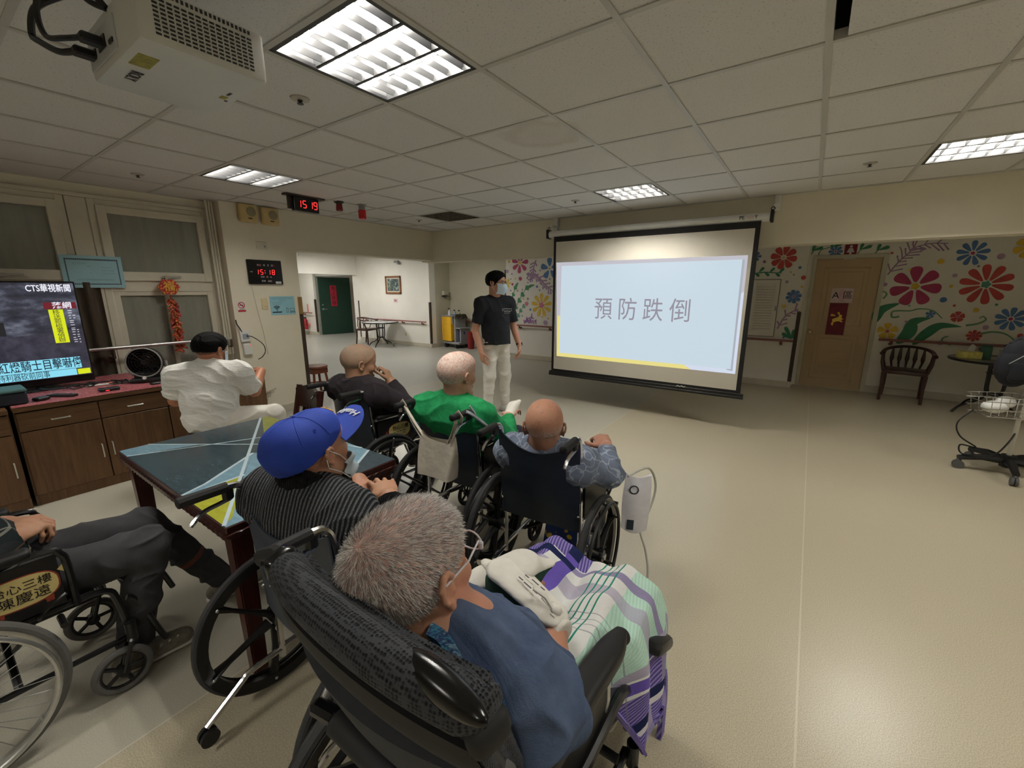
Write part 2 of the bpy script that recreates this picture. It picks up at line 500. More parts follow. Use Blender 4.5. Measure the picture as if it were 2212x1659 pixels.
# ================================================================== WINDOWS in the left wall
def glass_mat():
    t = NT('dusty_window_glass')
    t.set(rgb(215, 218, 205), .06, 0, .6)
    t.bsdf.inputs['Transmission Weight'].default_value = .7
    t.bsdf.inputs['IOR'].default_value = 1.45
    t.set(None, t.math('ADD', t.math('MULTIPLY', t.noise(6, 4, .6), .1), .02))
    return t.mat
GLASS = glass_mat()
curtain = NT('grey_green_curtain')
curtain_m = curtain.set(curtain.ramp(curtain.noise(4, 3, .6, stretch=(1, 5, .4)), [(.3, rgb(150, 151, 134)), (.7, rgb(196, 196, 178))]), .8)
brown_curtain = mat('brown_curtain', rgb(70, 60, 48), .85, 0, .25, 12, stretch=(1, 6, .3))
def window(idx, y0, y1):
    t = M()
    fx0, fx1 = XW - .10, XW + .03
    # outer frame and cross members
    t.b2((fx0, y0, .62), (fx1, y0 + .06, 2.29), 0, .006); t.b2((fx0, y1 - .06, .62), (fx1, y1, 2.29), 0, .006)
    t.b2((fx0, y0 + .003, 2.231), (fx1 - .004, y1 - .003, 2.287), 0, .004); t.b2((fx0, y0 + .003, .623), (fx1 - .004, y1 - .003, .68), 0, .004)
    t.b2((fx0, y0 + .003, 1.47), (fx1 - .004, y1 - .003, 1.58), 0, .004)
    o = struct('window_%d' % idx, t, frame_paint)
    up = M(); a0, a1, z0, z1 = y0 + .05, y1 - .05, 1.57, 2.24
    for lo, hi in (((a0, z0), (a0 + .07, z1)), ((a1 - .07, z0), (a1, z1)), ((a0, z0), (a1, z0 + .09)), ((a0, z1 - .07), (a1, z1))):
        hz = hi[0] - lo[0] > hi[1] - lo[1]; e_ = .002 if hz else 0; up.b2((XW + e_, lo[0] + e_, lo[1] + e_), (XW + .05 - e_ * 1.5, hi[0] - e_, hi[1] - e_), 0, .004)
    s = obj('upper_sash', up, frame_paint, o)
    g = M(); g.b2((XW + .012, a0 + .06, z0 + .08), (XW + .018, a1 - .06, z1 - .06)); obj('glass_pane', g, GLASS, s)
    h = M(); h.b2((XW + .05, (a0 + a1) / 2 - .01, z0 + .02), (XW + .075, (a0 + a1) / 2 + .03, z0 + .055), 0, .004)
    h.tube([(XW + .07, (a0 + a1) / 2 - .03, z0 + .04), (XW + .075, (a0 + a1) / 2 + .13, z0 + .045)], .007, 6); obj('latch', h, STEEL, s)
    lo_ = M(); z0, z1 = .66, 1.49
    for l, hi in (((a0, z0), (a0 + .06, z1)), ((a1 - .06, z0), (a1, z1)), ((a0, z0), (a1, z0 + .06)), ((a0, z1 - .06), (a1, z1)), (((a0 + a1) / 2 - .02, z0), ((a0 + a1) / 2 + .02, z1))):
        hz = hi[0] - l[0] > hi[1] - l[1]; e_ = .002 if hz else 0; lo_.b2((XW - .03 + e_, l[0] + e_, l[1] + e_), (XW + .02 - e_ * 1.5, hi[0] - e_, hi[1] - e_), 0, .004)
    s2 = obj('lower_sash', lo_, frame_paint, o)
    g = M(); g.b2((XW - .012, a0 + .05, z0 + .05), (XW - .006, a1 - .05, z1 - .05)); obj('glass_pane', g, GLASS, s2)
window(1, 1.12, 2.06)
window(2, .04, .98)
window(3, -1.0, -.06)
m = M(); m.b2((XW - .12, .983, .622), (XW + .035, 1.117, 2.284), 0, .004); m.b2((XW - .12, -.057, .622), (XW + .035, .037, 2.284), 0, .004); m.b2((XW - .1, -3.2, .62), (XW, -1.0, 2.29))
m.b2((XW, -1.0, 2.286), (XW + .042, 2.1, 2.32), 0, .004); m.b2((XW, 2.062, .6), (XW + .026, 2.118, 2.284), 0, .004)
struct('trim_3', m, frame_paint)
def drape(name, label, y0, y1, mt, x):
    m = M(); m.grid(lambda u, v: (x + .018 * math.sin(u * (y1 - y0) * 55), y0 + (y1 - y0) * u, .64 + v * 1.64), 60, 2, 0, .004)
    tag(obj(name, m, mt), label, 'curtain')
drape('window_curtain', 'grey green curtain hanging behind the right window with the firecracker decoration', 1.10, 2.08, curtain_m, XW - .085)
drape('window_curtain', 'grey green curtain behind the upper left window above the television', .02, 1.0, curtain_m, XW - .085)
drape('window_curtain', 'dark brown curtain strip beside the television under the blue poster', .86, 1.09, brown_curtain, XW + .055); bpy.context.scene.objects['window_curtain.002'].scale = (1, 1, .52); bpy.context.scene.objects['window_curtain.002'].location.z = .37
m = M(); m.b2((XW - .2, -1.1, .6), (XW - .19, 2.12, 2.3))
struct('wall_left_outside', m, mat('dark_outside', rgb(60, 62, 56), .9))
# cords of pipes in the corner beside the window
m = M()
for k, (dx, r) in enumerate(((.02, .012), (.05, .010), (.08, .012))):
    m.tube([(XC - .09 + dx * .3, 2.105 - dx, .78), (XC - .09 + dx * .3, 2.105 - dx, H - .01)], r, 8)
tag(obj('cable_conduit', m, frame_paint), 'bundle of cream conduits running up the corner beside the window', 'conduit')

# ================================================================== DOORS
beige = mat('beige_door', rgb(200, 174, 136), .5, 0, .05, 3, .1, 90)
def door_beige():
    t = M()
    y = 8.02
    t.b2((0.0, y, .005), (.755, y + .04, 1.93), 0, .003)
    for z0, z1 in ((1.03, 1.78), (.72, .9)):
        pass
    o = struct('door_1', t, beige)
    p = M()
    for (x0, x1, z0, z1) in ((.11, .64, .95, 1.80), (.11, .64, .14, .82)):
        for a, b in (((x0, z0), (x1, z0 + .018)), ((x0, z1 - .018), (x1, z1)), ((x0, z0), (x0 + .018, z1)), ((x1 - .018, z0), (x1, z1))):
            p.b2((a[0], y - .006, a[1]), (b[0], y + .002, b[1]), 0, .002)
        p.b2((x0 + .06, y - .008, z0 + .06), (x1 - .06, y + .002, z1 - .06), 0, .006)
    for k in range(8): p.b2((.2, y - .014, .24 + k * .045), (.55, y, .262 + k * .045), 0, .003)
    obj('panel_moulding', p, beige, o)
    k = M(); k.lathe((.045, y, .85), (0, -1, 0), [(.028, 0), (.028, .008), (.011, .012), (.011, .035), (.024, .04), (.028, .055), (.02, .068), (0, .07)], 20)
    obj('door_knob', k, mat('brass', (.6, .5, .3), .3, 1), o)
    f = M(); f.b2((-.05, 7.985, 0), (.0, 8.06, 1.98), 0, .003); f.b2((.755, 7.985, 0), (.81, 8.06, 1.98), 0, .003); f.b2((-.049, 7.988, 1.93), (.809, 8.06, 1.983), 0, .003); f.b2((0, 7.99, 0), (.755, 8.05, .008))
    obj('door_frame', f, frame_paint, o)
door_beige()
green = mat('green_door_paint', rgb(22, 58, 44), .45, 0, .12, 4)
def green_door():
    m = M(); m.b2((-.02, 0, .01), (.02, 1.03, 1.86), 0, .003)
    o = struct('door_2', m, green); o.location = (-13.22, 7.93, 0); o.rotation_euler = (0, 0, rad(-14))
    h = M(); h.lathe((.02, .09, .84), (1, 0, 0), [(.03, 0), (.03, .01), (0, .012)], 16); h.tube([(.03, .09, .84), (.06, .09, .84), (.06, .21, .84)], .009, 8)
    h.lathe((.02, .09, .98), (1, 0, 0), [(.022, 0), (.022, .012), (0, .014)], 16); obj('door_handle', h, STEEL, o)
    c = M(); c.b2((.02, .36, .93), (.024, .56, 1.60)); 
    fr = frame((.024, .46, 1.265), (0, 1, 0), (0, 0, 1))
    for k, ch in enumerate('馬上幸福'): text(c, ch, .14, fr @ Matrix.Translation((0, .235 - k * .155, 0)), 1)
    s = obj('spring_couplet', c, [mat('couplet_red', rgb(168, 28, 50), .6, 0, .1, 10), mat('ink', rgb(24, 16, 18), .6)])
    s.location = o.location; s.rotation_euler = o.rotation_euler
    tag(s, 'red vertical paper couplet stuck on the open green door', 'couplet')
    f = M(); f.b2((-13.31, 7.85, 0), (-13.24, 7.95, 1.95), 0, .003); f.b2((-13.31, 7.85, 1.88), (-10.9, 7.95, 1.96), 0, .003)
    struct('trim_4', f, mat('grey_frame', rgb(150, 150, 140), .5))
green_door()
m = M(); m.b2((-11.9, 9.24, 0), (-11.1, 9.29, 1.9), 0, .004)
struct('door_3', m, wood('brown_door', rgb(60, 34, 24), rgb(92, 56, 40)))
m = M(); m.b2((-13.2, 9.27, 0), (-11.95, 9.3, 2.0)); struct('trim_5', m, mat('pinkish_wall', rgb(178, 152, 138), .7))
m = M(); m.b2((-.02, 0, .01), (.02, .78, 1.9), 0, .003)
o = struct('door_4', m, green); o.location = (-5.56, 7.72, 0); o.rotation_euler = (0, 0, rad(8))

# ================================================================== CEILING LIGHTS
refl = mat('darkened_reflector', (.05, .05, .052), .35, 0, .02)  # colour darkened below a real reflector to hold down the tubes' glare
louv = mat('darkened_louvre', (.018, .018, .019), .4, 0, .03)  # blades darkened as well, so they stand out against the lit tubes
def tube_mat():
    t = NT('lit_fluorescent_tube')
    t.set((.9, .9, .9), .4)
    t.bsdf.inputs['Emission Color'].default_value = (1.0, .965, .87, 1)
    t.bsdf.inputs['Emission Strength'].default_value = TUBE_POWER
    return t.mat
TUBE = tube_mat()
def light_fixture(label, cx, cy, along='y', lit=True):
    t = thing('ceiling_light', label, 'ceiling light', (cx, cy, H), 0 if along == 'y' else PI / 2, 'recessed louvre lights in the ceiling grid')
    b = M(); h = .288
    b.b2((-h, -h, .10), (h, h, .11)); b.b2((-h, -h, 0), (-h + .006, h, .10)); b.b2((h - .006, -h, 0), (h, h, .10)); b.b2((-h, -h, 0), (h, -h + .006, .10)); b.b2((-h, h - .006, 0), (h, h, .10))
    for x in (-.095, .095): b.b2((x - .004, -h, .0), (x + .004, h, .05))
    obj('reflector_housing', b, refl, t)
    for x in (-.19, 0, .19):
        c = M(); c.tube([(x, -.265, .065), (x, .265, .065)], .014, 10); obj('fluorescent_tube', c, TUBE, t)
    l = M()
    for k in range(6):
        y = -.22 + k * .088
        for x in (-.19, 0, .19): l.box((x, y, .016), (.178, .0025, .028))
    for k in range(3):
        x = -.19 + k * .19
        for s in (-1, 1): l.box((x + s * .088, 0, .018), (.0025, .57, .032))
    l.b2((-h, -h, -.004), (h, -h + .02, .01)); l.b2((-h, h - .02, -.004), (h, h, .01)); l.b2((-h, -h, -.004), (-h + .02, h, .01)); l.b2((h - .02, -h, -.004), (h, h, .01))
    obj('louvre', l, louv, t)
    return t
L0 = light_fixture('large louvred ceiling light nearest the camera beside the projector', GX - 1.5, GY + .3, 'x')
names = {(7, 1): 'louvred ceiling light over the windows near the red digital clock', (3, 5): 'louvred ceiling light just in front of the projection screen', (-1, 5): 'louvred ceiling light at the right edge above the flower mural',
         (-1, 0): 'louvred ceiling light right of and behind the camera', (3, -5): 'louvred ceiling light behind the camera, left', (-1, -5): 'louvred ceiling light behind the camera, right',
         (7, -4): 'louvred ceiling light behind the camera by the windows', (-5, 0): 'louvred ceiling light far right of the room', (-5, 5): 'louvred ceiling light far right near the beam', (-9, 0): 'louvred ceiling light by the right wall'}
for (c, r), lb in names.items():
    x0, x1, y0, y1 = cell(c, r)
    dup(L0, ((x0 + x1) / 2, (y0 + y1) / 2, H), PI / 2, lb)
# unlit louvre
x0, x1, y0, y1 = cell(*vent_cell)
t = thing('ceiling_vent', 'dark unlit louvre panel in the ceiling near the beam corner', 'ceiling vent', ((x0 + x1) / 2, (y0 + y1) / 2, H))
b = M(); h = .288
b.b2((-h, -h, .08), (h, h, .10)); obj('backing', b, mat('dark_vent', rgb(52, 46, 40), .8), t)
l = M()
for k in range(7):
    l.box((-.258 + k * .086, 0, .015), (.004, .575, .03)); l.box((0, -.258 + k * .086, .015), (.575, .004, .03))
l.b2((-h, -h, -.004), (h, -h + .015, .03)); l.b2((-h, h - .015, -.004), (h, h, .03)); l.b2((-h, -h, -.004), (-h + .015, h, .03)); l.b2((h - .015, -h, -.004), (h, h, .03))
obj('grille', l, mat('vent_grille', rgb(120, 112, 100), .4, .3), t)

# corridor lights (flush panels over the bright left corridor, hidden by the beam)
panel = NT('lit_diffuser'); panel.set((.9, .9, .9), .5); panel.bsdf.inputs['Emission Color'].default_value = (1, .98, .94, 1); panel.bsdf.inputs['Emission Strength'].default_value = 36.0
for (x, y, lb) in ((-9.6, 6.3, 'flush light panel over the left corridor'), (-7.0, 6.0, 'flush light panel over the corridor by the cleaning cart'), (-12.6, 6.6, 'flush light panel in the far hallway')):
    t = thing('ceiling_light', lb, 'ceiling light', (x, y, H))
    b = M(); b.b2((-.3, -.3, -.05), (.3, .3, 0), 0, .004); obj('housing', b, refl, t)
    b = M(); b.b2((-.27, -.27, -.056), (.27, .27, -.05)); obj('diffuser', b, panel.mat, t)
# sprinklers
spr = None
for (x, y, lb) in ((-2.18, 1.31, 'small sprinkler head in the ceiling right of the projector'), (-4.63, 1.31, 'small sprinkler head in the ceiling above the windows'), (.23, 4.32, 'small sprinkler head in the ceiling at right, near the mural light'), (-4.5, 4.25, 'small sprinkler head in the ceiling next to the dark vent'), (-2.18, 4.3, 'small sprinkler head in the ceiling left of the light before the screen')):
    if spr is None:
        spr = thing('sprinkler_head', lb, 'sprinkler', (x, y, H), 0, 'ceiling sprinkler heads')
        a = M(); a.lathe((0, 0, 0), (0, 0, -1), [(.045, 0), (.043, .006), (.02, .01), (0, .01)], 20); obj('escutcheon', a, mat('sprinkler_plate', rgb(178, 172, 160), .4, .3), spr)
        a = M(); a.lathe((0, 0, -.008), (0, 0, -1), [(.012, 0), (.012, .006), (.006, .008), (.006, .014), (.015, .015), (.015, .018), (0, .018)], 12); obj('nozzle', a, mat('sprinkler_metal', rgb(70, 66, 62), .4, .6), spr)
    else: dup(spr, (x, y, H), 0, lb)
# ================================================================== FLOWER MURAL (paint on the back walls)
PAINT = {k: mat('mural_' + k, rgb(*[q * .86 + p_ * .14 for q, p_ in zip(c, (226, 216, 200))]), .6, 0, .12, 12) for k, c in dict(
    magenta=(176, 42, 92), red=(196, 58, 56), blue=(62, 112, 178), yellow=(226, 186, 48), purple=(158, 120, 168), violet=(140, 84, 160),
    green=(52, 134, 84), teal=(74, 152, 128), leaf=(36, 122, 82), lilac=(186, 150, 190), pink=(206, 108, 140), grey=(140, 136, 150), vine=(96, 150, 104)).items()}
PK = list(PAINT)
PI_ = {k: i for i, k in enumerate(PK)}
ML = [PAINT[k] for k in PK]
def tear(r0, r1, w, a, cx, cz, n=12):
    pts = []
    for i in range(n + 1):
        t = math.sin(.5 * PI * i / n)
        pts.append((r0 + (r1 - r0) * t, w * (.10 + .95 * t ** .8) * math.sqrt(max(0, 1 - t ** 5)) + (.004 if i < n else 0)))
    poly = [(x, y) for x, y in pts] + [(x, -y) for x, y in reversed(pts[:-1])]
    c, s_ = math.cos(a), math.sin(a)
    return [(cx + x * c - y * s_, cz + x * s_ + y * c) for x, y in poly]
def flower(m, fr, x, z, r, n, col, ccol, rot=0.0, w=.3, rc=.17, clip=None):
    for k in range(n):
        m.flat(clipz(tear(r * .22, r, r * w, rot + 2 * PI * k / n, x, z), clip), fr, PI_[col], .0004)
    blob(m, fr, x, z, r * rc, ccol, 5)
def clipz(poly, zmax):
    if zmax is None: return poly
    return [(x, min(z, zmax)) for x, z in poly]
def blob(m, fr, x, z, r, col, lobes=0, lift=.0008):
    n = 20
    m.flat([(x + r * (1 + (.18 * math.cos(lobes * 2 * PI * i / n) if lobes else .06 * math.sin(i * 1.7))) * math.cos(2 * PI * i / n), z + r * (1 + (.18 * math.cos(lobes * 2 * PI * i / n) if lobes else 0)) * math.sin(2 * PI * i / n)) for i in range(n)], fr, PI_[col], lift)
def smooth_path(pts, n=6):
    P = [Vector(p) for p in pts]; out = []
    for i in range(len(P) - 1):
        a = P[max(i - 1, 0)]; b = P[i]; c = P[i + 1]; d = P[min(i + 2, len(P) - 1)]
        for k in range(n):
            t = k / n
            out.append(.5 * ((2 * b) + (c - a) * t + (2 * a - 5 * b + 4 * c - d) * t * t + (3 * b - a - 3 * c + d) * t ** 3))
    out.append(P[-1])
    return out
def stroke(m, fr, pts, w0, w1, col, lift=.0003):
    P = smooth_path(pts)
    L = []; R = []
    for i, p in enumerate(P):
        t = (P[min(i + 1, len(P) - 1)] - P[max(i - 1, 0)]).normalized()
        w = w0 + (w1 - w0) * i / (len(P) - 1)
        L.append((p.x - t.y * w, p.y + t.x * w)); R.append((p.x + t.y * w, p.y - t.x * w))
    for i in range(len(P) - 1):
        m.flat([L[i], R[i], R[i + 1], L[i + 1]], fr, PI_[col], lift)
def heart(m, fr, x, z, s, a, col):
    pts = []
    for i in range(20):
        t = 2 * PI * i / 20
        hx = 16 * math.sin(t) ** 3 / 17; hz = (13 * math.cos(t) - 5 * math.cos(2 * t) - 2 * math.cos(3 * t) - math.cos(4 * t)) / 17
        pts.append((hx * s, hz * s))
    c, s_ = math.cos(a), math.sin(a)
    m.flat([(x + px * c - pz * s_, z + px * s_ + pz * c) for px, pz in pts], fr, PI_[col], .0006)
def coral(m, fr, pts, col, w=.014, seed=0, ln=.09):
    stroke(m, fr, pts, w, w * .6, col)
    rr = random.Random(seed); P = smooth_path(pts, 3)
    for i in range(1, len(P) - 1):
        t = (P[i + 1] - P[i - 1]).normalized()
        for sd in ((1, -1) if i % 2 else (-1,)):
            d = (t * .7 + Vector((-t.y, t.x)) * sd * .8).normalized() * ln * rr.uniform(.6, 1.2)
            stroke(m, fr, [P[i], P[i] + d * .5, P[i] + d], w * .7, w * .9, col, .0002)
            blob(m, fr, (P[i] + d).x, (P[i] + d).y, w * 1.15, col, 0, .0005)
def bent_leaf(m, fr, pts, w, col):
    P = smooth_path(pts)
    L = []; R = []
    for i, p in enumerate(P):
        t = (P[min(i + 1, len(P) - 1)] - P[max(i - 1, 0)]).normalized(); u = i / (len(P) - 1)
        ww = w * math.sin(PI * min(1, .02 + .98 * u ** .75))
        L.append((p.x - t.y * ww, p.y + t.x * ww)); R.append((p.x + t.y * ww, p.y - t.x * ww))
    for i in range(len(P) - 1): m.flat([L[i], R[i], R[i + 1], L[i + 1]], fr, PI_[col], .0005)
fa = frame((0, 7.6585, 0), (1, 0, 0), (0, 0, 1))
m = M()
flower(m, fa, -5.135, 2.026, .21, 7, 'magenta', 'yellow', rad(-95), .26)
flower(m, fa, -4.411, 1.894, .21, 5, 'blue', 'magenta', rad(165), .34, .07)
flower(m, fa, -4.59, 1.164, .245, 9, 'yellow', 'pink', rad(91), .2, .24)
flower(m, fa, -5.47, 1.615, .10, 6, 'yellow', 'yellow', 0, .28)
coral(m, fa, [(-4.739, 2.076), (-4.796, 1.904), (-4.778, 1.778), (-4.658, 1.721), (-4.556, 1.622), (-4.439, 1.524), (-4.28, 1.42)], 'purple', .016, 1, .1)
coral(m, fa, [(-4.778, 1.778), (-4.86, 1.77), (-4.941, 1.76)], 'purple', .014, 2, .06)
coral(m, fa, [(-4.778, 1.778), (-4.83, 1.70), (-4.879, 1.66)], 'purple', .013, 3, .05)
coral(m, fa, [(-5.02, .762), (-4.959, .854), (-4.801, .927)], 'violet', .013, 4, .06)
coral(m, fa, [(-4.976, .802), (-4.87, .836), (-4.704, .821)], 'violet', .013, 5, .06)
for pts, col in (([(-5.454, .926), (-5.379, 1.079), (-5.351, 1.23), (-5.305, 1.371), (-5.259, 1.511), (-5.175, 1.627)], 'green'),
                 ([(-5.398, .76), (-5.37, .853), (-5.314, .976), (-5.24, 1.105), (-5.15, 1.248), (-5.07, 1.373), (-4.956, 1.511), (-4.766, 1.578)], 'green'),
                 ([(-5.276, .674), (-5.216, .836), (-5.172, .928), (-5.112, 1.034), (-5.032, 1.132)], 'teal')):
    stroke(m, fa, pts, .009, .006, col)
    for i in range(1, len(pts) - (1 if col == 'green' else 0)):
        heart(m, fa, pts[i][0], pts[i][1], .052 + .012 * (len(pts) > 7), rad(-20) + math.atan2(pts[i][1] - pts[i - 1][1], pts[i][0] - pts[i - 1][0]) - PI / 2, col)
    if col == 'green': bent_leaf(m, fa, [pts[-2], ((pts[-2][0] + pts[-1][0]) / 2, (pts[-2][1] + pts[-1][1]) / 2 + .01), pts[-1]], .03, col)
rr = random.Random(4)
big = {(-5.125, 1.706): ('magenta', .04), (-5.327, 1.591): ('magenta', .028), (-4.962, 1.185): ('pink', .045), (-4.49, .808): ('lilac', .05), (-4.706, 1.541): ('blue', .025), (-4.864, 1.066): ('blue', .025), (-5.461, 1.863): ('lilac', .04), (-4.931, 1.29): ('grey', .025), (-5.414, 2.064): ('yellow', .03)}
for (x, z) in [(-5.125, 1.706), (-5.327, 1.591), (-4.962, 1.185), (-4.49, .808), (-4.706, 1.541), (-4.864, 1.066), (-4.636, 1.862), (-5.369, 1.459), (-4.931, 1.29), (-5.461, 1.863), (-5.48, 1.284), (-5.251, 1.707), (-5.07, .927), (-4.931, 1.622), (-4.641, 1.468), (-4.404, 1.689), (-4.425, .895), (-4.569, .921), (-5.196, 1.455), (-5.07, 1.477), (-5.414, 2.064), (-5.341, 1.806), (-5.369, 1.701), (-5.042, 1.286)]:
    c, r = big.get((x, z), (rr.choice(['grey', 'purple', 'yellow', 'pink', 'teal']), .018)); blob(m, fa, x, z, r, c)
# part right of the screen
flower(m, fa, -.417, 1.951, .17, 8, 'red', 'yellow', rad(80), .3, .09)
flower(m, fa, -.78, 1.98, .07, 6, 'blue', 'blue')
flower(m, fa, -.224, 1.383, .10, 8, 'blue', 'violet', .2, .27, .14)
stroke(m, fa, [(-.80, 1.72), (-.65, 1.743), (-.547, 1.735), (-.415, 1.729)], .009, .006, 'leaf')
for k, (x, z) in enumerate(((-.74, 1.74), (-.68, 1.75), (-.61, 1.745), (-.54, 1.74), (-.47, 1.735), (-.42, 1.73))):
    m.flat(tear(0, .085, .02, rad(50 if k % 2 else -40), x - .03, z), fa, PI_['leaf'], .0005)
coral(m, fa, [(-.374, .899), (-.289, 1.097), (-.141, 1.206)], 'purple', .011, 8, .08)
for a, l in ((rad(80), .14), (rad(150), .15), (rad(60), .12), (rad(120), .2)): m.flat(tear(0, l, .03, a, -.175, .76), fa, PI_['leaf'], .0005)
for x, z, r, c in ((-.135, 1.656, .03, 'red'), (-.331, 1.239, .025, 'yellow'), (-.334, 1.598, .022, 'lilac'), (-.197, 1.801, .02, 'blue'), (-.137, 1.526, .016, 'yellow'), (-.278, .773, .016, 'blue'), (-.26, 1.70, .012, 'grey'), (-.3, 1.74, .012, 'yellow'), (-.66, 1.9, .02, 'violet')): blob(m, fa, x, z, r, c)
# flowers hidden behind the screen continue the pattern
for k, (x, z, c, n) in enumerate(((-3.7, 1.5, 'magenta', 8), (-2.9, 1.75, 'yellow', 7), (-2.2, 1.3, 'blue', 8), (-1.4, 1.7, 'red', 8), (-3.2, 1.0, 'blue', 6), (-1.7, 1.0, 'magenta', 7))): flower(m, fa, x, z, .2, n, c, 'yellow', k, .28)
p = obj('mural_paint', m, ML, bpy.data.objects['wall_back'], smooth=0)
fb = frame((0, 7.9985, 0), (1, 0, 0), (0, 0, 1))
m = M()
flower(m, fb, 1.14, 1.53, .265, 7, 'magenta', 'yellow', rad(95), .31, .16)
flower(m, fb, 1.804, 1.552, .25, 10, 'red', 'teal', rad(97), .2, .17)
flower(m, fb, 1.621, 1.944, .155, 9, 'blue', 'magenta', rad(10), .2, .13)
flower(m, fb, 2.093, 1.125, .145, 9, 'blue', 'magenta', rad(5), .22, .14)
flower(m, fb, .944, .907, .115, 5, 'yellow', 'red', rad(95), .48, .19)
flower(m, fb, 1.615, 1.136, .07, 5, 'red', 'pink', rad(90), .5, .3)
flower(m, fb, 1.807, .897, .075, 8, 'red', 'magenta', rad(90), .25, .2)
flower(m, fb, 1.35, 1.16, .05, 5, 'blue', 'blue', rad(90), .4, .3)
flower(m, fb, .201, 2.03, .085, 8, 'blue', 'magenta', 0, .25, .15)
flower(m, fb, 2.09, 1.99, .13, 6, 'yellow', 'yellow', .3, .4)
flower(m, fb, 2.7, 1.6, .24, 8, 'magenta', 'yellow', .3, .28); flower(m, fb, 3.3, 1.3, .2, 9, 'blue', 'red', .3, .25)
coral(m, fb, [(.83, 1.688), (.919, 1.857), (1.006, 1.972), (1.048, 2.037), (1.204, 2.085), (1.376, 2.076)], 'purple', .009, 12, .12)
stroke(m, fb, [(1.048, 2.037), (1.03, 2.1), (1.04, 2.18)], .009, .007, 'purple'); stroke(m, fb, [(.95, 1.90), (.93, 2.0), (.9, 2.06)], .008, .006, 'purple')
bent_leaf(m, fb, [(.785, 1.02), (.83, 1.2), (1.02, 1.30)], .06, 'leaf')
bent_leaf(m, fb, [(1.068, .742), (1.17, .90), (1.20, 1.05), (1.37, 1.113)], .075, 'leaf')
bent_leaf(m, fb, [(1.237, .736), (1.35, .90), (1.473, 1.01), (1.68, 1.007)], .06, 'leaf')
for pts in ([(1.038, 1.118), (.965, 1.107), (.955, 1.178), (1.019, 1.198), (1.139, 1.201), (1.238, 1.23), (1.369, 1.208), (1.473, 1.109)], [(1.711, 1.026), (1.818, 1.056), (1.878, 1.108), (1.848, 1.148), (1.818, 1.122)], [(1.863, .925), (1.961, .956), (2.076, .938), (2.167, .863), (2.192, .783)], [(1.616, .764), (1.523, .801), (1.527, .853), (1.573, .874)], [(.83, 1.36), (.86, 1.42), (.82, 1.46), (.79, 1.40)]):
    stroke(m, fb, pts, .013, .006, 'vine')
for pts in ([(-.088, 2.003), (-.06, 2.06), (-.022, 2.12)], [(.0, 1.99), (.03, 2.06), (.16, 2.1), (.268, 2.13)], [(.456, 1.985), (.5, 2.05), (.615, 2.10)], [(.655, 1.985), (.69, 2.03), (.792, 2.06)]):
    stroke(m, fb, pts, .006, .004, 'leaf'); q = pts[len(pts) // 2]
    m.flat(tear(0, .11, .025, rad(20), q[0], q[1]), fb, PI_['leaf'], .0005); m.flat(tear(0, .09, .022, rad(75), q[0] - .02, q[1] - .01), fb, PI_['leaf'], .0005)
for (x, z, c, r) in [(1.445, 1.354, 'blue', .035), (1.876, 1.894, 'lilac', .035), (1.34, 1.851, 'yellow', .035), (1.503, 1.668, 'lilac', .025), (.823, 1.557, 'purple', .025), (1.771, 1.228, 'yellow', .028), (1.895, 1.01, 'lilac', .03), (1.508, .78, 'lilac', .03), (1.122, 1.051, 'lilac', .018), (1.561, 1.28, 'red', .015), (2.21, .922, 'red', .028), (.834, 1.98, 'red', .015), (1.70, 1.78, 'grey', .014), (1.05, 1.75, 'yellow', .014), (1.49, 1.53, 'yellow', .02), (1.12, 1.27, 'teal', .012), (1.94, 1.3, 'teal', .015)]: blob(m, fb, x, z, r, c)
obj('mural_paint', m, ML, bpy.data.objects['wall_back_right'], smooth=0)

# louvred cabinet in the mural wall
t = thing('louvred_panel', 'white louvred access panel in the mural wall right of the screen', 'access panel', (-.595, 7.66, 0))
m = M(); m.b2((-.18, -.02, .78), (.18, 0, 1.63), 0, .003); m.b2((-.187, -.012, .773), (.187, 0, 1.637), 1); obj('panel_door', m, [white_wall, mat('dark_outline', rgb(70, 66, 60), .8)], t)  # larger dark plate behind edges the panel door with a thin outline
m = M()
for a, b in (((-.13, .86), (-.115, 1.56)), ((.115, .86), (.13, 1.56)), ((-.13, .86), (.13, .875)), ((-.13, 1.545), (.13, 1.56))): m.b2((a[0], -.028, a[1]), (b[0], -.018, b[1]))
for k in range(17): m.box((0, -.027, .893 + k * .0395), (.24, .026, .006), (rad(38), 0, 0))
obj('louvres', m, white_wall, t)
m = M(); m.b2((.15, -.04, 1.17), (.185, -.018, 1.24), 0, .004); obj('latch', m, STEEL, t)

# signs on and over the beige door
t = thing('door_sign', 'white sheet reading A and a Chinese character on the beige door', 'sign', (.363, 8.008, 1.40))
m = M(); fr = frame((0, 0, 0), (1, 0, 0), (0, 0, 1)); m.b2((-.13, -.003, -.105), (.13, .003, .105)); m.flat([(-.04, -.09), (.04, -.09), (.04, .09), (-.04, .09)], fr, 2, .0034)
text(m, 'A', .13, fr @ Matrix.Translation((-.075, 0, .003)), 1); text(m, '區', .12, fr @ Matrix.Translation((.065, 0, .003)), 1)
obj('sheet', m, [mat('pale_pink_paper', rgb(226, 205, 206), .7), mat('ink', rgb(24, 16, 18), .6), mat('pink_paper', rgb(224, 188, 196), .7)], t)
t = thing('couplet_poster', 'dark red new year poster with golden animal on the beige door', 'poster', (.345, 8.008, 1.055))
m = M(); m.b2((-.11, -.003, -.235), (.11, 0, .235)); obj('sheet', m, mat('poster_red', rgb(120, 22, 44), .5, 0, .2, 14), t)
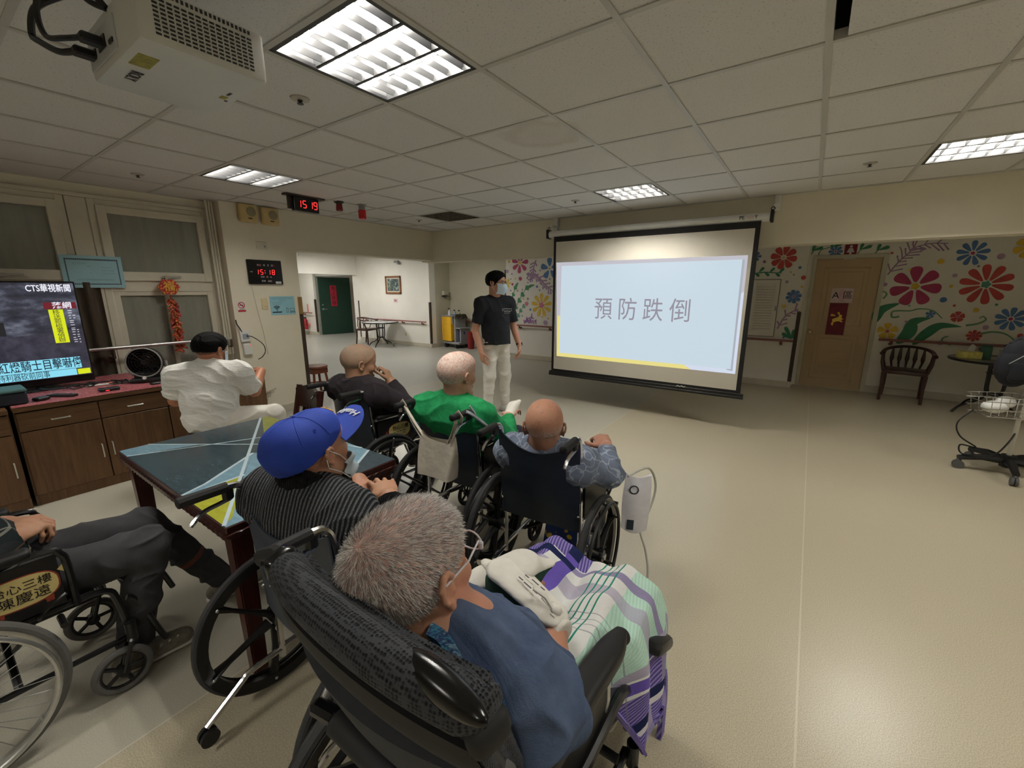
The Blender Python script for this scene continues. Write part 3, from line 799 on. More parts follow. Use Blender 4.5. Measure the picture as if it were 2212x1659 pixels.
m = M(); fr2 = frame((0, -.003, 0), (1, 0, 0), (0, 0, 1)); g = [(-.05, -.09), (-.035, -.10), (-.03, -.05), (.0, -.035), (.03, -.03), (.06, -.045), (.08, -.035), (.05, -.01), (.085, .0), (.055, .02), (.06, .06), (.03, .065), (.015, .03), (-.02, .015), (-.055, -.005), (-.045, -.04), (-.06, -.07)]
m.flat([(x, z) for x, z in g], fr2, 0, .001); m.flat(tear(0, .06, .018, rad(170), -.02, .05), fr2, 0, .001); m.flat(tear(0, .05, .012, rad(120), .03, .06), fr2, 0, .001)
m.prism([(x * .98, z * .98) for x, z in g], .003, fr2); obj('golden_emblem', m, mat('gold_foil', rgb(232, 196, 84), .35, .4), t)
t = thing('restroom_sign', 'dark red restroom sign with white figure above the beige door', 'sign', (.375, 7.998, 2.03))
m = M(); fr = frame((0, 0, 0), (1, 0, 0), (0, 0, 1)); m.b2((-.07, -.006, -.07), (.07, 0, .09), 0, .002); m.b2((-.065, -.006, -.115), (.065, 0, -.07), 1, .002)
fr3 = fr @ Matrix.Translation((0, 0, .0065))
m.flat([(.018 * math.cos(a * .5), .062 + .018 * math.sin(a * .5)) for a in range(13)], fr3, 1); m.flat([(-.02, .04), (.02, .04), (.045, -.02), (.015, -.02), (.013, -.062), (-.013, -.062), (-.015, -.02), (-.045, -.02)], fr3, 1)
text(m, '女廁所', .03, fr3 @ Matrix.Translation((0, -.093, 0)), 2)
obj('plate', m, [mat('sign_red', rgb(130, 22, 50), .5), mat('sign_white', rgb(222, 218, 214), .5), mat('ink', rgb(24, 16, 18), .6)], t)

# ================================================================== PROJECTION SCREEN
SX0, SX1, SY = -2.825, -.50, 5.0
t = thing('projection_screen', 'large pull-down projection screen hanging from the beam with a lit slide', 'projection screen', (-1.66, SY, 0))
xl, xr = SX0 + 1.66, SX1 + 1.66
m = M(); m.tube([(xl - .09, .045, 2.185), (xr + .075, .045, 2.185)], .043, 20); m.b2((xl - .09, .02, 2.18), (xr + .075, .085, 2.228), 0, .01)
fr = frame((xr - .10, -.0005, 2.19), (1, 0, 0), (0, 0, 1)); text(m, 'PE', .05, fr @ Matrix.Translation((-.075, 0, 0)), 1); scrib(m, fr, -.035, .035, .009, .013, 2, .0006, 3); scrib(m, fr, -.035, .035, -.009, .013, 2, .0006, 4); text(m, 'Y', .05, fr @ Matrix.Translation((.05, 0, 0)), 1)
obj('casing', m, [WHITEP, mat('dark_print', rgb(40, 36, 50), .5), mat('red_print', rgb(180, 60, 60), .5)], t)
for x in (xl - .10, xr + .083):
    m = M(); m.box((x, .04, 2.19), (.03, .11, .115), None, 0, .012, 2); m.ring((x, .04, 2.26), (0, 1, 0), .016, .004, 16, 6); obj('end_cap', m, BLACKP, t)
    m = M(); m.tube([(x, .04, 2.27), (x + .0, .04, 2.30)], .004, 6, 1); m.b2((x - .005, .05, 2.29), (x + .045, .19, 2.305), 0, .003); m.b2((x - .005, .17, 2.25), (x + .05, .215, 2.405), 0, .004); obj('wall_bracket', m, [WHITEP, STEEL], t)
m = M(); m.b2((xl, 0, .37), (xr, .004, 2.15), 1)
m.b2((xl + .035, -.0012, .43), (xr - .045, .0005, 2.085), 0)
obj('sheet', m, [mat('matte_white_screen', rgb(214, 208, 196), .8, 0, .02, 2), mat('screen_black_border', rgb(18, 18, 20), .6)], t)
m = M(); m.tube([(xl - .03, .0, .355), (xr + .03, .0, .355)], .018, 12); m.b2((xl - .03, -.012, .34), (xr + .03, .012, .40), 0, .004)
m.tube([(.50 + .02 * k, -.02, .40 + .012 * (k % 2)) for k in range(6)], .0035, 6, 1); obj('weight_bar', m, [BLACKP, WHITEP], t)
def glow(name, c, k=.92):  # slide surfaces emit by themselves in place of the projector's beam
    l = rgb(*c); return emit(name, l, k)
m = M(); fr = frame((1.66 - 1.66, -.0016, 0), (1, 0, 0), (0, 0, 1))
X = lambda x: x + 1.66
pl = lambda pts, mi, z: m.flat([(X(a), b) for a, b in pts], fr, mi, z)
pl([(-2.745, .61), (-.572, .61), (-.580, 1.83), (-2.78, 1.83)], 0, 0)                       # lilac ground of the slide
pl([(-2.745, .607), (-1.02, .607), (-1.108, .66), (-2.70, .66), (-2.70, 1.15), (-2.745, 1.15)], 1, .0003)   # yellow edge
pl([(-1.018, .607), (-.570, .607), (-.577, 1.471), (-.62, 1.443), (-.62, .66), (-1.108, .66)], 2, .0003)     # white edge
pl([(-.66, .645), (-.60, .635), (-.605, 1.79), (-.64, 1.79)], 4, .0005)
pl([(-2.709, .655), (-.618, .655), (-.627, 1.790), (-2.702, 1.785)], 3, .0008)
obj('slide', m, [glow('slide_lilac', (196, 194, 204)), glow('slide_yellow', (238, 226, 140)), glow('slide_white', (216, 224, 242)), glow('slide_blue', (205, 222, 234)), glow('slide_shadow', (172, 180, 190))], t, smooth=0)
m = M(); fr = frame((0, -.0030, 1.24), (1, 0, 0), (0, 0, 1))
for k, ch in enumerate('預防跌倒'): text(m, ch, .285, fr @ Matrix.Translation((-.445 + .305 * k, 0, 0)), 0, sx=.86)
obj('lettering', m, glow('slide_grey_text', (150, 146, 160), .9), t)

# ================================================================== PROJECTOR
t = thing('projector', 'white ceiling projector with side grille and black cables', 'projector', (-1.61, .60, 2.09))
pw = mat('projector_white', rgb(205, 206, 204), .4, 0, .02, 4)
m = M(); m.box((0, 0, .065), (.41, .30, .13), None, 0, .012, 2); obj('housing', m, pw, t)
m = M()
for i in range(9):
    for j in range(15): m.b2((.2045, -.115 + j * .0155, .022 + i * .0095), (.2065, -.104 + j * .0155, .0265 + i * .0095))
for j in range(22): m.b2((.2045, -.115 + j * .0105, .112), (.2065, -.1095 + j * .0105, .121))
obj('side_grille', m, mat('grille_black', rgb(40, 40, 44), .6), t)
m = M(); m.lathe((.09, .148, .07), (0, 1, 0), [(.05, 0), (.05, .012), (.042, .02), (.036, .006), (0, .004)], 24); obj('lens', m, mat('lens_glass', rgb(30, 32, 44), .08, 0, .05), t)
m = M(); m.b2((.03, -.13, -.0015), (.115, -.085, .001), 0, .001); obj('warning_label', m, mat('yellow_label', rgb(150, 142, 60), .5, 0, .3, 60), t)
m = M(); text(m, 'ROLY', .040, frame((-.05, -.10, -.001), (-1, 0, 0), (0, 1, 0)), 0, sx=.8); m.b2((-.01, .10, -.001), (.015, .118, .001), 1); m.b2((.03, .105, -.001), (.055, .113, .001)); m.b2((-.025, .12, -.001), (-.015, .128, .001)); obj('underside_print', m, [mat('dark_print', rgb(40, 36, 50), .5), mat('yellow_label', rgb(150, 142, 60))], t)
m = M(); m.b2((-.19, -.153, .02), (.05, -.149, .1), 0, .003); m.b2((-.16, -.156, .045), (-.12, -.15, .065), 1); m.b2((-.09, -.156, .045), (-.03, -.15, .075), 1); m.b2((.0, -.156, .04), (.03, -.15, .05), 1); obj('port_panel', m, [mat('port_panel', rgb(190, 192, 196), .5), BLACKP], t)
for (x0, zz, rr_) in ((-.14, .05, .0085), (-.06, .06, .007)):
    m = M()
    m.box((x0, -.175, zz), (.036, .05, .022), None, 0, .005)
    m.tube(smooth_path([(x0, -.19, zz), (x0 - .05, -.215, zz + .002), (x0 - .13, -.235, zz + .02 + .02 * (rr_ > .008)), (x0 - .155 - .02 * (rr_ > .008), -.24, zz + .07), (x0 - .12, -.235, zz + .115), (x0 - .02, -.205, zz + .125), (-.02, -.175, .135 + .02 * (rr_ > .008)), (.01, -.150, .12)], 6), rr_, 8); obj('cable', m, BLACKP, t)
m = M(); m.cyl((0, 0, .13), (0, 0, .31), .018, 14); m.lathe((0, 0, .319), (0, 0, -1), [(.07, 0), (.07, .008), (.02, .016), (0, .016)], 24); m.box((0, 0, .14), (.2, .14, .012), None, 0, .003); obj('ceiling_mount', m, WHITEP, t)

# ================================================================== ITEMS ON THE CLOCK WALL
fw = lambda y, z, x=XC: frame((x + .0005, y, z), (0, 1, 0), (0, 0, 1))
led = emit('red_led', (1.0, .03, .03), 2.2)
led_dim = emit('red_led_dim', (.5, .03, .03), .35)
seg7 = {'1': 'bc', '5': 'afgcd', '8': 'abcdefg', '9': 'abcdfg', '0': 'abcdef', '2': 'abged', '7': 'abc'}
def digit(m, fr, ch, x, h, mi=0, sl=.06):
    wv = h * .5; tk = h * .11
    P = dict(a=(0, h / 2, 1), g=(0, 0, 1), d=(0, -h / 2, 1), b=(wv / 2, h / 4, 0), c=(wv / 2, -h / 4, 0), f=(-wv / 2, h / 4, 0), e=(-wv / 2, -h / 4, 0))
    for s in seg7[ch]:
        px, pz, hor = P[s]; a, b = (wv * .42, tk / 2) if hor else (tk / 2, h * .21)
        m.flat([(x + px + sx_ * a + (pz + sz_ * b) * sl, pz + sz_ * b) for sx_, sz_ in ((-1, -1), (1, -1), (1, 1), (-1, 1))], fr, mi, .002)
t = thing('digital_wall_clock', 'black digital calendar clock with red time on the cream wall', 'clock', (XC, 2.50, 1.685))
m = M(); m.b2((0, -.19, -.135), (.03, .19, .135), 0, .006); obj('case', m, mat('gloss_black', rgb(12, 12, 14), .2), t)
m = M(); fr = frame((.0302, 0, 0), (0, 1, 0), (0, 0, 1))
for ch, x in (('1', -.095), ('5', -.045), ('1', .035), ('8', .085)): digit(m, fr, ch, x, .052, 0)
for z in (.012, -.012): m.flat([(-.012, z + .02), (-.004, z + .02), (-.004, z + .028), (-.012, z + .028)], fr @ Matrix.Translation((0, -.02, 0)), 0, .002)
obj('time_digits', m, led, t)
m = M()
text(m, '西元   年   月   日', .024, fr @ Matrix.Translation((0, .075, 0)), 0); text(m, '農曆   月   日', .022, fr @ Matrix.Translation((0, -.055, 0)), 0); text(m, '星期    溫度', .022, fr @ Matrix.Translation((0, -.10, 0)), 0)
text(m, '時間', .014, fr @ Matrix.Translation((-.155, .0, 0)), 0); m.flat([(.1, -.13), (.165, -.13), (.165, -.103), (.1, -.103)], fr, 0, .001)
obj('printed_legend', m, mat('legend_white', rgb(190, 190, 190), .6), t)
m = M()
for ch, x, z in (('2', -.07, .075), ('0', -.055, .075), ('2', .09, .075), ('5', .105, .075), ('2', .0, -.055), ('7', .05, -.055), ('5', .04, -.10), ('1', .055, -.10)): digit(m, fr @ Matrix.Translation((0, z, 0)), ch, x, .018, 0)
obj('small_digits', m, led_dim, t)
m = M(); m.tube([(XC + .012, 2.335, 1.55), (XC + .01, 2.36, 1.3), (XC + .01, 2.40, 1.0), (XC + .012, 2.42, .74)], .004, 6); o = obj('power_cord', m, frame_paint, bpy.data.objects['digital_wall_clock']); o.location = (-XC, -2.50, -1.685)
t = thing('no_smoking_sign', 'red and white no smoking sign left of the clock cord', 'sign', (XC, 2.205, 1.30))
m = M(); m.b2((0, -.045, -.06), (.003, .045, .06), 0, .001); fr = frame((.0035, 0, .018), (0, 1, 0), (0, 0, 1))
def ring2d(m, fr, r0, r1, mi, z=0.0, n=28):
    for i in range(n):
        a, b = 2 * PI * i / n, 2 * PI * (i + 1) / n
        m.flat([(r0 * math.cos(a), r0 * math.sin(a)), (r1 * math.cos(a), r1 * math.sin(a)), (r1 * math.cos(b), r1 * math.sin(b)), (r0 * math.cos(b), r0 * math.sin(b))], fr, mi, z)
ring2d(m, fr, .028, .036, 1); m.flat([(-.026, .019), (-.019, .026), (.026, -.019), (.019, -.026)], fr, 1, .0004); m.flat([(-.02, -.004), (.02, -.004), (.02, .004), (-.02, .004)], fr, 2, .0002)
m.flat([(-.04, -.073), (.04, -.073), (.04, -.053), (-.04, -.053)], fr, 1); text(m, '禁止吸菸', .013, fr @ Matrix.Translation((0, -.047, 0)), 2)
obj('plate', m, [mat('sign_white', rgb(222, 218, 214), .5), mat('no_smoking_red', rgb(178, 30, 46), .5), mat('ink', rgb(24, 16, 18), .6)], t)
o = M(); o.b2((XC, 2.42, 1.265), (XC + .012, 2.49, 1.39), 0, .004); o.b2((XC + .012, 2.432, 1.29), (XC + .015, 2.478, 1.37), 0, .002); tag(obj('switch_plate', o, mat('aged_plastic', rgb(214, 200, 160), .5)), 'yellowed blank switch plate beside the blue notice', 'switch plate')
t = thing('wifi_notice', 'light blue laminated wireless network notice on the cream wall', 'notice', (XC, 2.665, 1.30))
m = M(); m.b2((0, -.147, -.11), (.003, .147, .11)); fr = frame((.0032, 0, 0), (0, 1, 0), (0, 0, 1))
scrib(m, fr, -.125, .125, .085, .015, 1, .0006, 5); scrib(m, fr, -.035, .04, .06, .015, 1, .0006, 6); scrib(m, fr, -.12, -.0, .035, .012, 1, .0006, 7); scrib(m, fr, -.12, -.02, .015, .012, 1, .0006, 8)
fr4 = fr @ Matrix.Translation((-.075, -.055, 0))
for r in (.016, .031, .046):
    for i in range(8):
        a, b = rad(45 + i * 11.25), rad(45 + (i + 1) * 11.25)
        m.flat([(r * math.cos(a), r * math.sin(a)), ((r + .009) * math.cos(a), (r + .009) * math.sin(a)), ((r + .009) * math.cos(b), (r + .009) * math.sin(b)), (r * math.cos(b), r * math.sin(b))], fr4, 1, .0005)
m.flat([(.007 * math.cos(a * .5), .007 * math.sin(a * .5)) for a in range(13)], fr4, 1, .0005); m.flat([(-.055, -.028), (.055, -.028), (.055, -.014), (-.055, -.014)], fr4, 1, .0005)
for x0, x1, z0, z1 in ((.035, .06, -.085, -.03), (.085, .135, -.07, -.035), (.075, .145, -.085, -.075)):
    for a in ((x0, z0, x1, z0 + .004), (x0, z1 - .004, x1, z1), (x0, z0, x0 + .004, z1), (x1 - .004, z0, x1, z1)): m.flat([(a[0], a[1]), (a[2], a[1]), (a[2], a[3]), (a[0], a[3])], fr, 1, .0005)
text(m, '…', .03, fr @ Matrix.Translation((.0, -.055, 0)), 1)
obj('sheet', m, [mat('light_blue_paper', rgb(150, 200, 216), .45, 0, .03), mat('navy_ink', rgb(30, 44, 60), .6)], t)
t = thing('outlet_box', 'white power outlet box with blue cord above the counter end', 'outlet', (XC, 2.19, .97))
m = M(); m.b2((0, -.05, -.06), (.035, .05, .07), 0, .006); obj('box', m, WHITEP, t); m = M(); m.b2((.035, -.03, -.03), (.038, .03, .03)); obj('socket_face', m, mat('outlet_grey', rgb(150, 160, 176), .5), t)
t = thing('outlet_adapter', 'white charging adapter with red light under the outlet box', 'adapter', (XC, 2.20, .83))
m = M(); m.b2((0, -.045, -.07), (.04, .045, .06), 0, .008); obj('box', m, WHITEP, t); m = M(); m.b2((.04, .02, .035), (.042, .028, .043)); obj('indicator', m, led, t)
m = M(); m.tube(smooth_path([(XC + .04, 2.20, .98), (XC + .08, 2.25, .96), (XC + .13, 2.32, .88), (XC + .15, 2.33, .80), (XC + .22, 2.26, .75), (XC + .25, 2.2, .73)], 6), .005, 8); m.tube(smooth_path([(XC + .03, 2.16, 1.02), (XC + .035, 2.14, 1.07), (XC + .02, 2.125, 1.11), (XC + .01, 2.122, 1.16)], 6), .006, 8); o = obj('power_cord', m, mat('dark_cord', rgb(34, 38, 48), .5), bpy.data.objects['outlet_box']); o.location = (-XC, -2.19, -.97)
t = None
for i, y in enumerate((2.385, 2.62)):
    lb = ('left', 'right')[i] + ' of two yellowed wall speakers high on the cream wall'
    if t is None:
        t = thing('wall_speaker', lb, 'speaker', (XC, y, 2.31), 0, 'yellowed wall speakers')
        m = M(); m.box((.03, 0, 0), (.06, .19, .19), None, 0, .02, 3); obj('housing', m, mat('yellowed_plastic', rgb(206, 182, 126), .5, 0, .1, 10), t)
        m = M(); m.lathe((.058, .025, .015), (1, 0, 0), [(.05, 0), (.05, .006), (.045, .008), (0, .01)], 24); obj('grille', m, mat('speaker_grille', rgb(150, 140, 110), .6, 0, .3, 200), t)
        m = M(); m.b2((.058, -.01, -.06), (.064, .03, -.05)); obj('name_slot', m, BLACKP, t)
    else: dup(t, (XC, y, 2.305), 0, lb)
t = thing('emergency_light_box', 'small cream recessed box with knob above the black clock', 'switch box', (XC, 2.505, 1.98))
m = M(); m.b2((0, -.06, -.042), (.014, .06, .042), 0, .004); obj('plate', m, frame_paint, t); m = M(); m.lathe((.014, .03, -.01), (1, 0, 0), [(.012, 0), (.01, .015), (0, .015)], 12); obj('knob', m, STEEL, t)
m = M(); m.lathe((XC, 2.93, 1.945), (0, 0, -1), [(.004, 0), (.004, .05), (0, .05)], 6); m.b2((XC - .0, 2.88, 1.952), (XC + .004, 3.6, 1.956)); tag(obj('ceiling_hook', m, WHITEP), 'small white hook and cord line under the beam by the opening', 'hook')
# ceiling clock, bell and strobe
t = thing('hanging_clock', 'black hanging digital clock reading 15 19 below the ceiling', 'clock', (-4.31, 2.53, H))
m = M(); m.b2((-.03, -.125, -.155), (.03, .135, -.02), 0, .004); obj('case', m, mat('gloss_black', rgb(12, 12, 14), .2), t)
m = M(); m.b2((-.05, -.2, -.02), (.05, .2, 0), 0, .003); m.b2((-.02, -.17, -.14), (-.01, -.13, -.02)); obj('ceiling_plate', m, mat('brown_plate', rgb(52, 40, 36), .5), t)
m = M(); fr = frame((.0305, 0, -.088), (0, 1, 0), (0, 0, 1))
for ch, x in (('1', -.075), ('5', -.02), ('1', .045), ('9', .095)): digit(m, fr, ch, x, .066, 0)
obj('time_digits', m, led, t)
t = thing('alarm_bell', 'small dark red alarm dome on the ceiling right of the hanging clock', 'alarm', (-4.28, 2.90, H))
m = M(); m.lathe((0, 0, 0), (0, 0, -1), [(.05, 0), (.05, .012), (.035, .016), (.03, .03)], 20); obj('base', m, mat('brown_plate', rgb(52, 40, 36)), t)
m = M(); m.lathe((0, 0, -.03), (0, 0, -1), [(.03, 0), (.034, .03), (.036, .06), (.03, .066), (0, .068)], 20); obj('lamp', m, mat('red_lens', rgb(120, 22, 26), .25), t)
t = thing('warning_light', 'grey and red cylinder warning light hanging from the ceiling', 'warning light', (-4.22, 3.14, H))
m = M(); m.lathe((0, 0, 0), (0, 0, -1), [(.05, 0), (.05, .01), (.03, .014), (.034, .02), (.036, .06)], 20); obj('base', m, mat('grey_plastic', rgb(150, 150, 148), .5), t)
m = M(); m.lathe((0, 0, -.06), (0, 0, -1), [(.04, 0), (.042, .02), (.04, .09), (.03, .095), (0, .095)], 20); obj('lamp', m, mat('red_lens_bright', rgb(196, 26, 36), .25), t)

# poster on the window mullion, firecracker charm
t = thing('blue_poster', 'pale blue bordered notice stuck across the window frames above the television', 'notice', (XW + .056, 1.07, 1.648))
m = M(); m.b2((0, -.205, -.14), (.003, .205, .14)); fr = frame((.0032, 0, 0), (0, 1, 0), (0, 0, 1))
for k in range(30):
    x = -.17 + k * .34 / 29
    for z in (-.108, .108): m.flat([(x - .005, z - .004), (x + .004, z - .005), (x + .005, z + .004), (x - .004, z + .005)], fr, 1, .0003)
for k in range(18):
    z = -.105 + k * .21 / 17
    for x in (-.172, .172): m.flat([(x - .004, z - .005), (x + .005, z - .004), (x + .004, z + .006), (x - .005, z + .004)], fr, 1, .0003)
m.flat([(-.175, .1), (.175, .1), (.175, .103), (-.175, .103)], fr, 1, .0003)
scrib(m, fr, -.125, -.04, .07, .013, 1, .0006, 9); scrib(m, fr, -.04, -.015, .045, .009, 1, .0006, 10); scrib(m, fr, .055, .13, .04, .009, 1, .0006, 11); scrib(m, fr, .055, .14, .013, .009, 1, .0006, 12); scrib(m, fr, .06, .14, -.015, .009, 1, .0006, 13); scrib(m, fr, -.03, -.01, -.012, .008, 1, .0006, 14); scrib(m, fr, -.12, .13, -.07, .010, 1, .0006, 15, .1)
obj('sheet', m, [mat('pale_blue_paper', rgb(150, 190, 200), .5, 0, .03), mat('navy_ink', rgb(30, 44, 60))], t)
t = thing('firecracker_charm', 'red and gold firecracker charm hanging from the right window latch', 'decoration', (XW + .10, 1.59, 0))
red_g = NT('red_gold_brocade'); rg = red_g.set(red_g.ramp(red_g.noise(55, 3, .6), [(.42, rgb(140, 22, 30)), (.52, rgb(190, 40, 36)), (.60, rgb(214, 168, 80))]), .4)
m = M(); fr = frame((.0, 0, 1.516), (0, 1, 0), (0, 0, 1)); m.prism([(.092 * math.cos(PI / 3 * k), .084 * math.sin(PI / 3 * k)) for k in range(6)], .02, fr); obj('medallion', m, rg, t)
m = M(); text(m, '福', .1, fr @ Matrix.Translation((0, 0, .021)), 0); m.tube([(.01, 0, 1.59), (.0, 0, 1.635)], .003, 6); obj('gold_character', m, mat('gold_foil', rgb(232, 196, 84)), t)
m = M(); rr = random.Random(3)
for k in range(22):
    z = 1.40 - k * .024
    for s in range(3):
        a = s * 2.1 + k * .8 + rr.uniform(-.3, .3); d = Vector((math.cos(a) * .6, math.sin(a), -.75 + rr.uniform(-.3, .2))).normalized(); c = Vector((.012, .0 + .003 * k % .02, z)) + d * .012
        m.cyl(c, c + d * rr.uniform(.035, .05), .0105, 8)
m.cyl((.012, 0, 1.43), (.012, .0, .86), .003, 6); obj('firecrackers', m, rg, t)
# steel rail in front of the windows
t = thing('steel_rail', 'steel grab rail running in front of the windows above the counter', 'rail', (-5.26, 1.2, .96))
m = M(); m.cyl((0, -.95, 0), (0, .86, 0), .017, 12); obj('rail', m, STEEL, t)
for y in (-.6, -.13, .86):
    m = M(); m.tube([(0, y, 0), (0, y, -.09), (-.12, y, -.10)], .012, 8); m.lathe((-.13, y, -.10), (1, 0, 0), [(.035, 0), (.033, .01), (.012, .016)], 16); obj('bracket', m, mat('bracket_brown', rgb(90, 78, 66), .4, .6), t)

# ================================================================== COUNTER
cw = wood('dark_oak_laminate', rgb(74, 50, 30), rgb(112, 80, 50), .45, 3.0, 2)
cwh = wood('dark_oak_laminate_horizontal', rgb(72, 48, 29), rgb(108, 78, 48), .45, 3.0, 1)
edge = mat('dark_gap', rgb(36, 24, 16), .7)
handle_m = mat('pale_steel', rgb(205, 205, 196), .3, .7)
def counter(label, y0, y1, bays, x1=-4.29):
    t = thing('counter_cabinet', label, 'cabinet', (x1, (y0 + y1) / 2, 0)); yc = (y0 + y1) / 2
    m = M(); m.b2((-.93 if y0 > 0 else -1.10, y0 - yc, 0), (-.02, y1 - yc, .685)); m.b2((-.03, y0 - yc, 0), (-.012, y1 - yc, .075)); obj('body', m, [cw], t)
    m = M(); m.b2((-.95 if y0 > 0 else -1.12, y0 - yc, .685), (.008, y1 - yc, .718), 0, .003); obj('worktop', m, cwh, t)
    for i, (a, b, hs) in enumerate(bays):
        m = M(); m.b2((-.02, a - yc + .004, .545), (0, b - yc - .004, .676), 0, .002); d = obj('drawer', m, cwh, t)
        if b - a > .3:
            m = M(); ym = (a + b) / 2 - yc; m.tube([(0, ym - .045, .603), (.02, ym - .045, .603), (.02, ym + .045, .603), (0, ym + .045, .603)], .005, 6); obj('drawer_pull', m, handle_m, d)
        m = M(); m.b2((-.02, a - yc + .004, .078), (0, b - yc - .004, .538), 0, .002); d = obj('door', m, cw, t)
        ys = (b - .03 if hs > 0 else a + .03) - yc
        m = M(); m.tube([(0, ys, .245), (.018, ys, .25), (.018, ys, .345), (0, ys, .35)], .004, 6); obj('door_pull', m, handle_m, d)
    return t
counter('dark wood counter cabinet under the windows behind the man in white', .31, 1.93, ((.315, .726, 1), (.726, 1.14, -1), (1.14, 1.545, 1), (1.545, 1.925, -1)))
counter('separate dark wood cabinet at the far left edge below the television', -1.2, .288, ((-1.19, -.70, 1), (-.70, -.21, -1), (-.21, .284, 1)), -4.27)
m = M(); m.b2((-5.22, .312, .718), (-4.2805, 1.928, .722))
tn = NT('red_patterned_cloth'); tag(obj('table_runner', m, tn.set(tn.ramp(tn.noise(60, 3, .7), [(.4, rgb(136, 60, 68)), (.55, rgb(164, 92, 98)), (.7, rgb(190, 140, 142))]), .6)), 'pinkish red patterned plastic cover on the counter top', 'cover')

# ---- television
t = thing('television', 'large flat television showing a news broadcast on the counter', 'television', (-4.85, .22, .755))
TW, TH = 1.24, .80
m = M(); m.b2((-.05, -TW / 2, .0), (0, TW / 2, TH), 0, .006); m.b2((-.09, -.35, .1), (-.05, .35, .55), 0, .01); obj('housing', m, mat('gloss_black', rgb(12, 12, 14)), t)
sw, sh0, sh1 = TW / 2 - .012, .055, TH - .012
tv = NT('television_picture'); y_, = (tv.xyz()[1],); z_ = tv.xyz()[2]
n1 = tv.noise(5, 5, .6, stretch=(1, 1.2, 2.2)); n2 = tv.noise(16, 3, .6)
road = tv.math('LESS_THAN', tv.math('ADD', z_, tv.math('MULTIPLY', y_, -.12)), .36)
c = tv.ramp(n1, [(.3, rgb(24, 24, 34)), (.5, rgb(58, 60, 74)), (.62, rgb(96, 100, 114)), (.75, rgb(150, 154, 172))])
c = tv.mix(road, c, tv.ramp(n2, [(.3, rgb(44, 42, 54)), (.7, rgb(70, 68, 82))]))
tv.set((.01, .01, .01), .2); tv.l(c, tv.bsdf.inputs['Emission Color']); tv.bsdf.inputs['Emission Strength'].default_value = .9
m = M(); m.b2((0, -sw, sh0), (.0015, sw, sh1)); fr = frame((.0016, 0, 0), (0, 1, 0), (0, 0, 1))
R_ = lambda x0, z0, x1, z1, mi, l=.0003: m.flat([(x0, z0), (x1, z0), (x1, z1), (x0, z1)], fr, mi, l)
R_(-sw, .115, .555, .205, 1); R_(-sw, .06, .52, .112, 1); R_(.525, .062, .60, .105, 2); R_(.44, .325, .52, .585, 2); R_(.42, .59, .60, .64, 3)
R_(.12, .40, .20, .50, 4); R_(.12, .40, .16, .53, 4); R_(.03, .36, .10, .46, 5)
obj('screen', m, [tv.mat, emit('tv_cyan', rgb(140, 224, 246), .95), emit('tv_yellow', rgb(226, 236, 24), .9), emit('tv_red', rgb(120, 22, 40), .8), emit('tv_dark', rgb(30, 30, 34), .8), emit('tv_pale', rgb(150, 160, 190), .7)], t, smooth=0)
m = M(); ft = fr @ Matrix.Translation((0, 0, .0006))
text(m, '等紅燈騎士目擊嚇傻', .086, ft @ Matrix.Translation((.560, .158, 0)), 0, 'RIGHT', sx=.645, bold=.0006); text(m, '人持利器砍前同事', .058, ft @ Matrix.Translation((.37, .085, 0)), 0, 'RIGHT', sx=.66)
for k, ch in enumerate('移送新檢署偵辦'): text(m, ch, .042, ft @ Matrix.Translation((.48, .562 - k * .036, 0)), 0)
text(m, 'CTS華視新聞', .064, ft @ Matrix.Translation((.592, .745, 0)), 1, 'RIGHT', sx=.66, bold=.0008); text(m, '落網', .055, ft @ Matrix.Translation((.52, .613, 0)), 1, bold=.0005)
for k in range(7): scrib(m, ft, .545, .585, .562 - k * .038, .026, 1, .0003, 20 + k)
obj('caption_lettering', m, [emit('tv_navy_text', rgb(20, 30, 60), .6), emit('tv_white_text', (.9, .9, 1), 1.0)], t)
m = M(); m.b2((-.14, .18, -.033), (.05, .42, -.02), 0, .004); m.tube([(-.03, .3, -.025), (-.03, .3, .03)], .02, 8); m.b2((-.14, -.42, -.033), (.05, -.18, -.02), 0, .004); m.tube([(-.03, -.3, -.025), (-.03, -.3, .03)], .02, 8); obj('stand_foot', m, BLACKP, t)
# ---- things on the counter
t = thing('desk_fan', 'black desk fan with round grille on the counter', 'fan', (-4.60, 1.13, .722), rad(58))
m = M(); m.box((0, 0, .02), (.22, .20, .04), None, 0, .015, 2); m.box((0, .0, .06), (.18, .12, .06), None, 0, .02, 2); obj('base', m, BLACKP, t)
m = M(); m.lathe((0, -.06, .17), (0, 1, 0), [(.0, .16), (.07, .15), (.115, .09), (.125, .03), (.125, 0)], 32); obj('drum', m, BLACKP, t)
m = M(); m.ring((0, -.06, .17), (0, 1, 0), .121, .006, 40, 8); obj('trim_ring', m, mat('grey_plastic', rgb(150, 150, 148)), t)
m = M()
for r in (.02, .04, .06, .08, .1): m.ring((0, -.063, .17), (0, 1, 0), r, .0016, 32, 5)
for k in range(16):
    a = 2 * PI * k / 16; m.cyl((.015 * math.cos(a), -.063, .17 + .015 * math.sin(a)), (.12 * math.cos(a + .3), -.062, .17 + .12 * math.sin(a + .3)), .0016, 5)
m.lathe((0, -.062, .17), (0, -1, 0), [(.02, 0), (.018, .006), (0, .007)], 16); obj('grille', m, BLACKM, t)
m = M(); m.lathe((.0, -.1, .045), (0, -1, .2), [(.014, 0), (.013, .01), (0, .011)], 16); obj('knob', m, WHITEP, t)
for s in (-1, 1):
    m = M(); m.tube([(s * .105, -.01, .06), (s * .135, -.01, .12), (s * .134, -.01, .17)], .012, 8); obj('yoke_arm', m, mat('grey_plastic', rgb(150, 150, 148)), t)
t = thing('storage_box', 'dark blue box with teal lid at the front left of the counter', 'box', (-4.46, .27, .722))
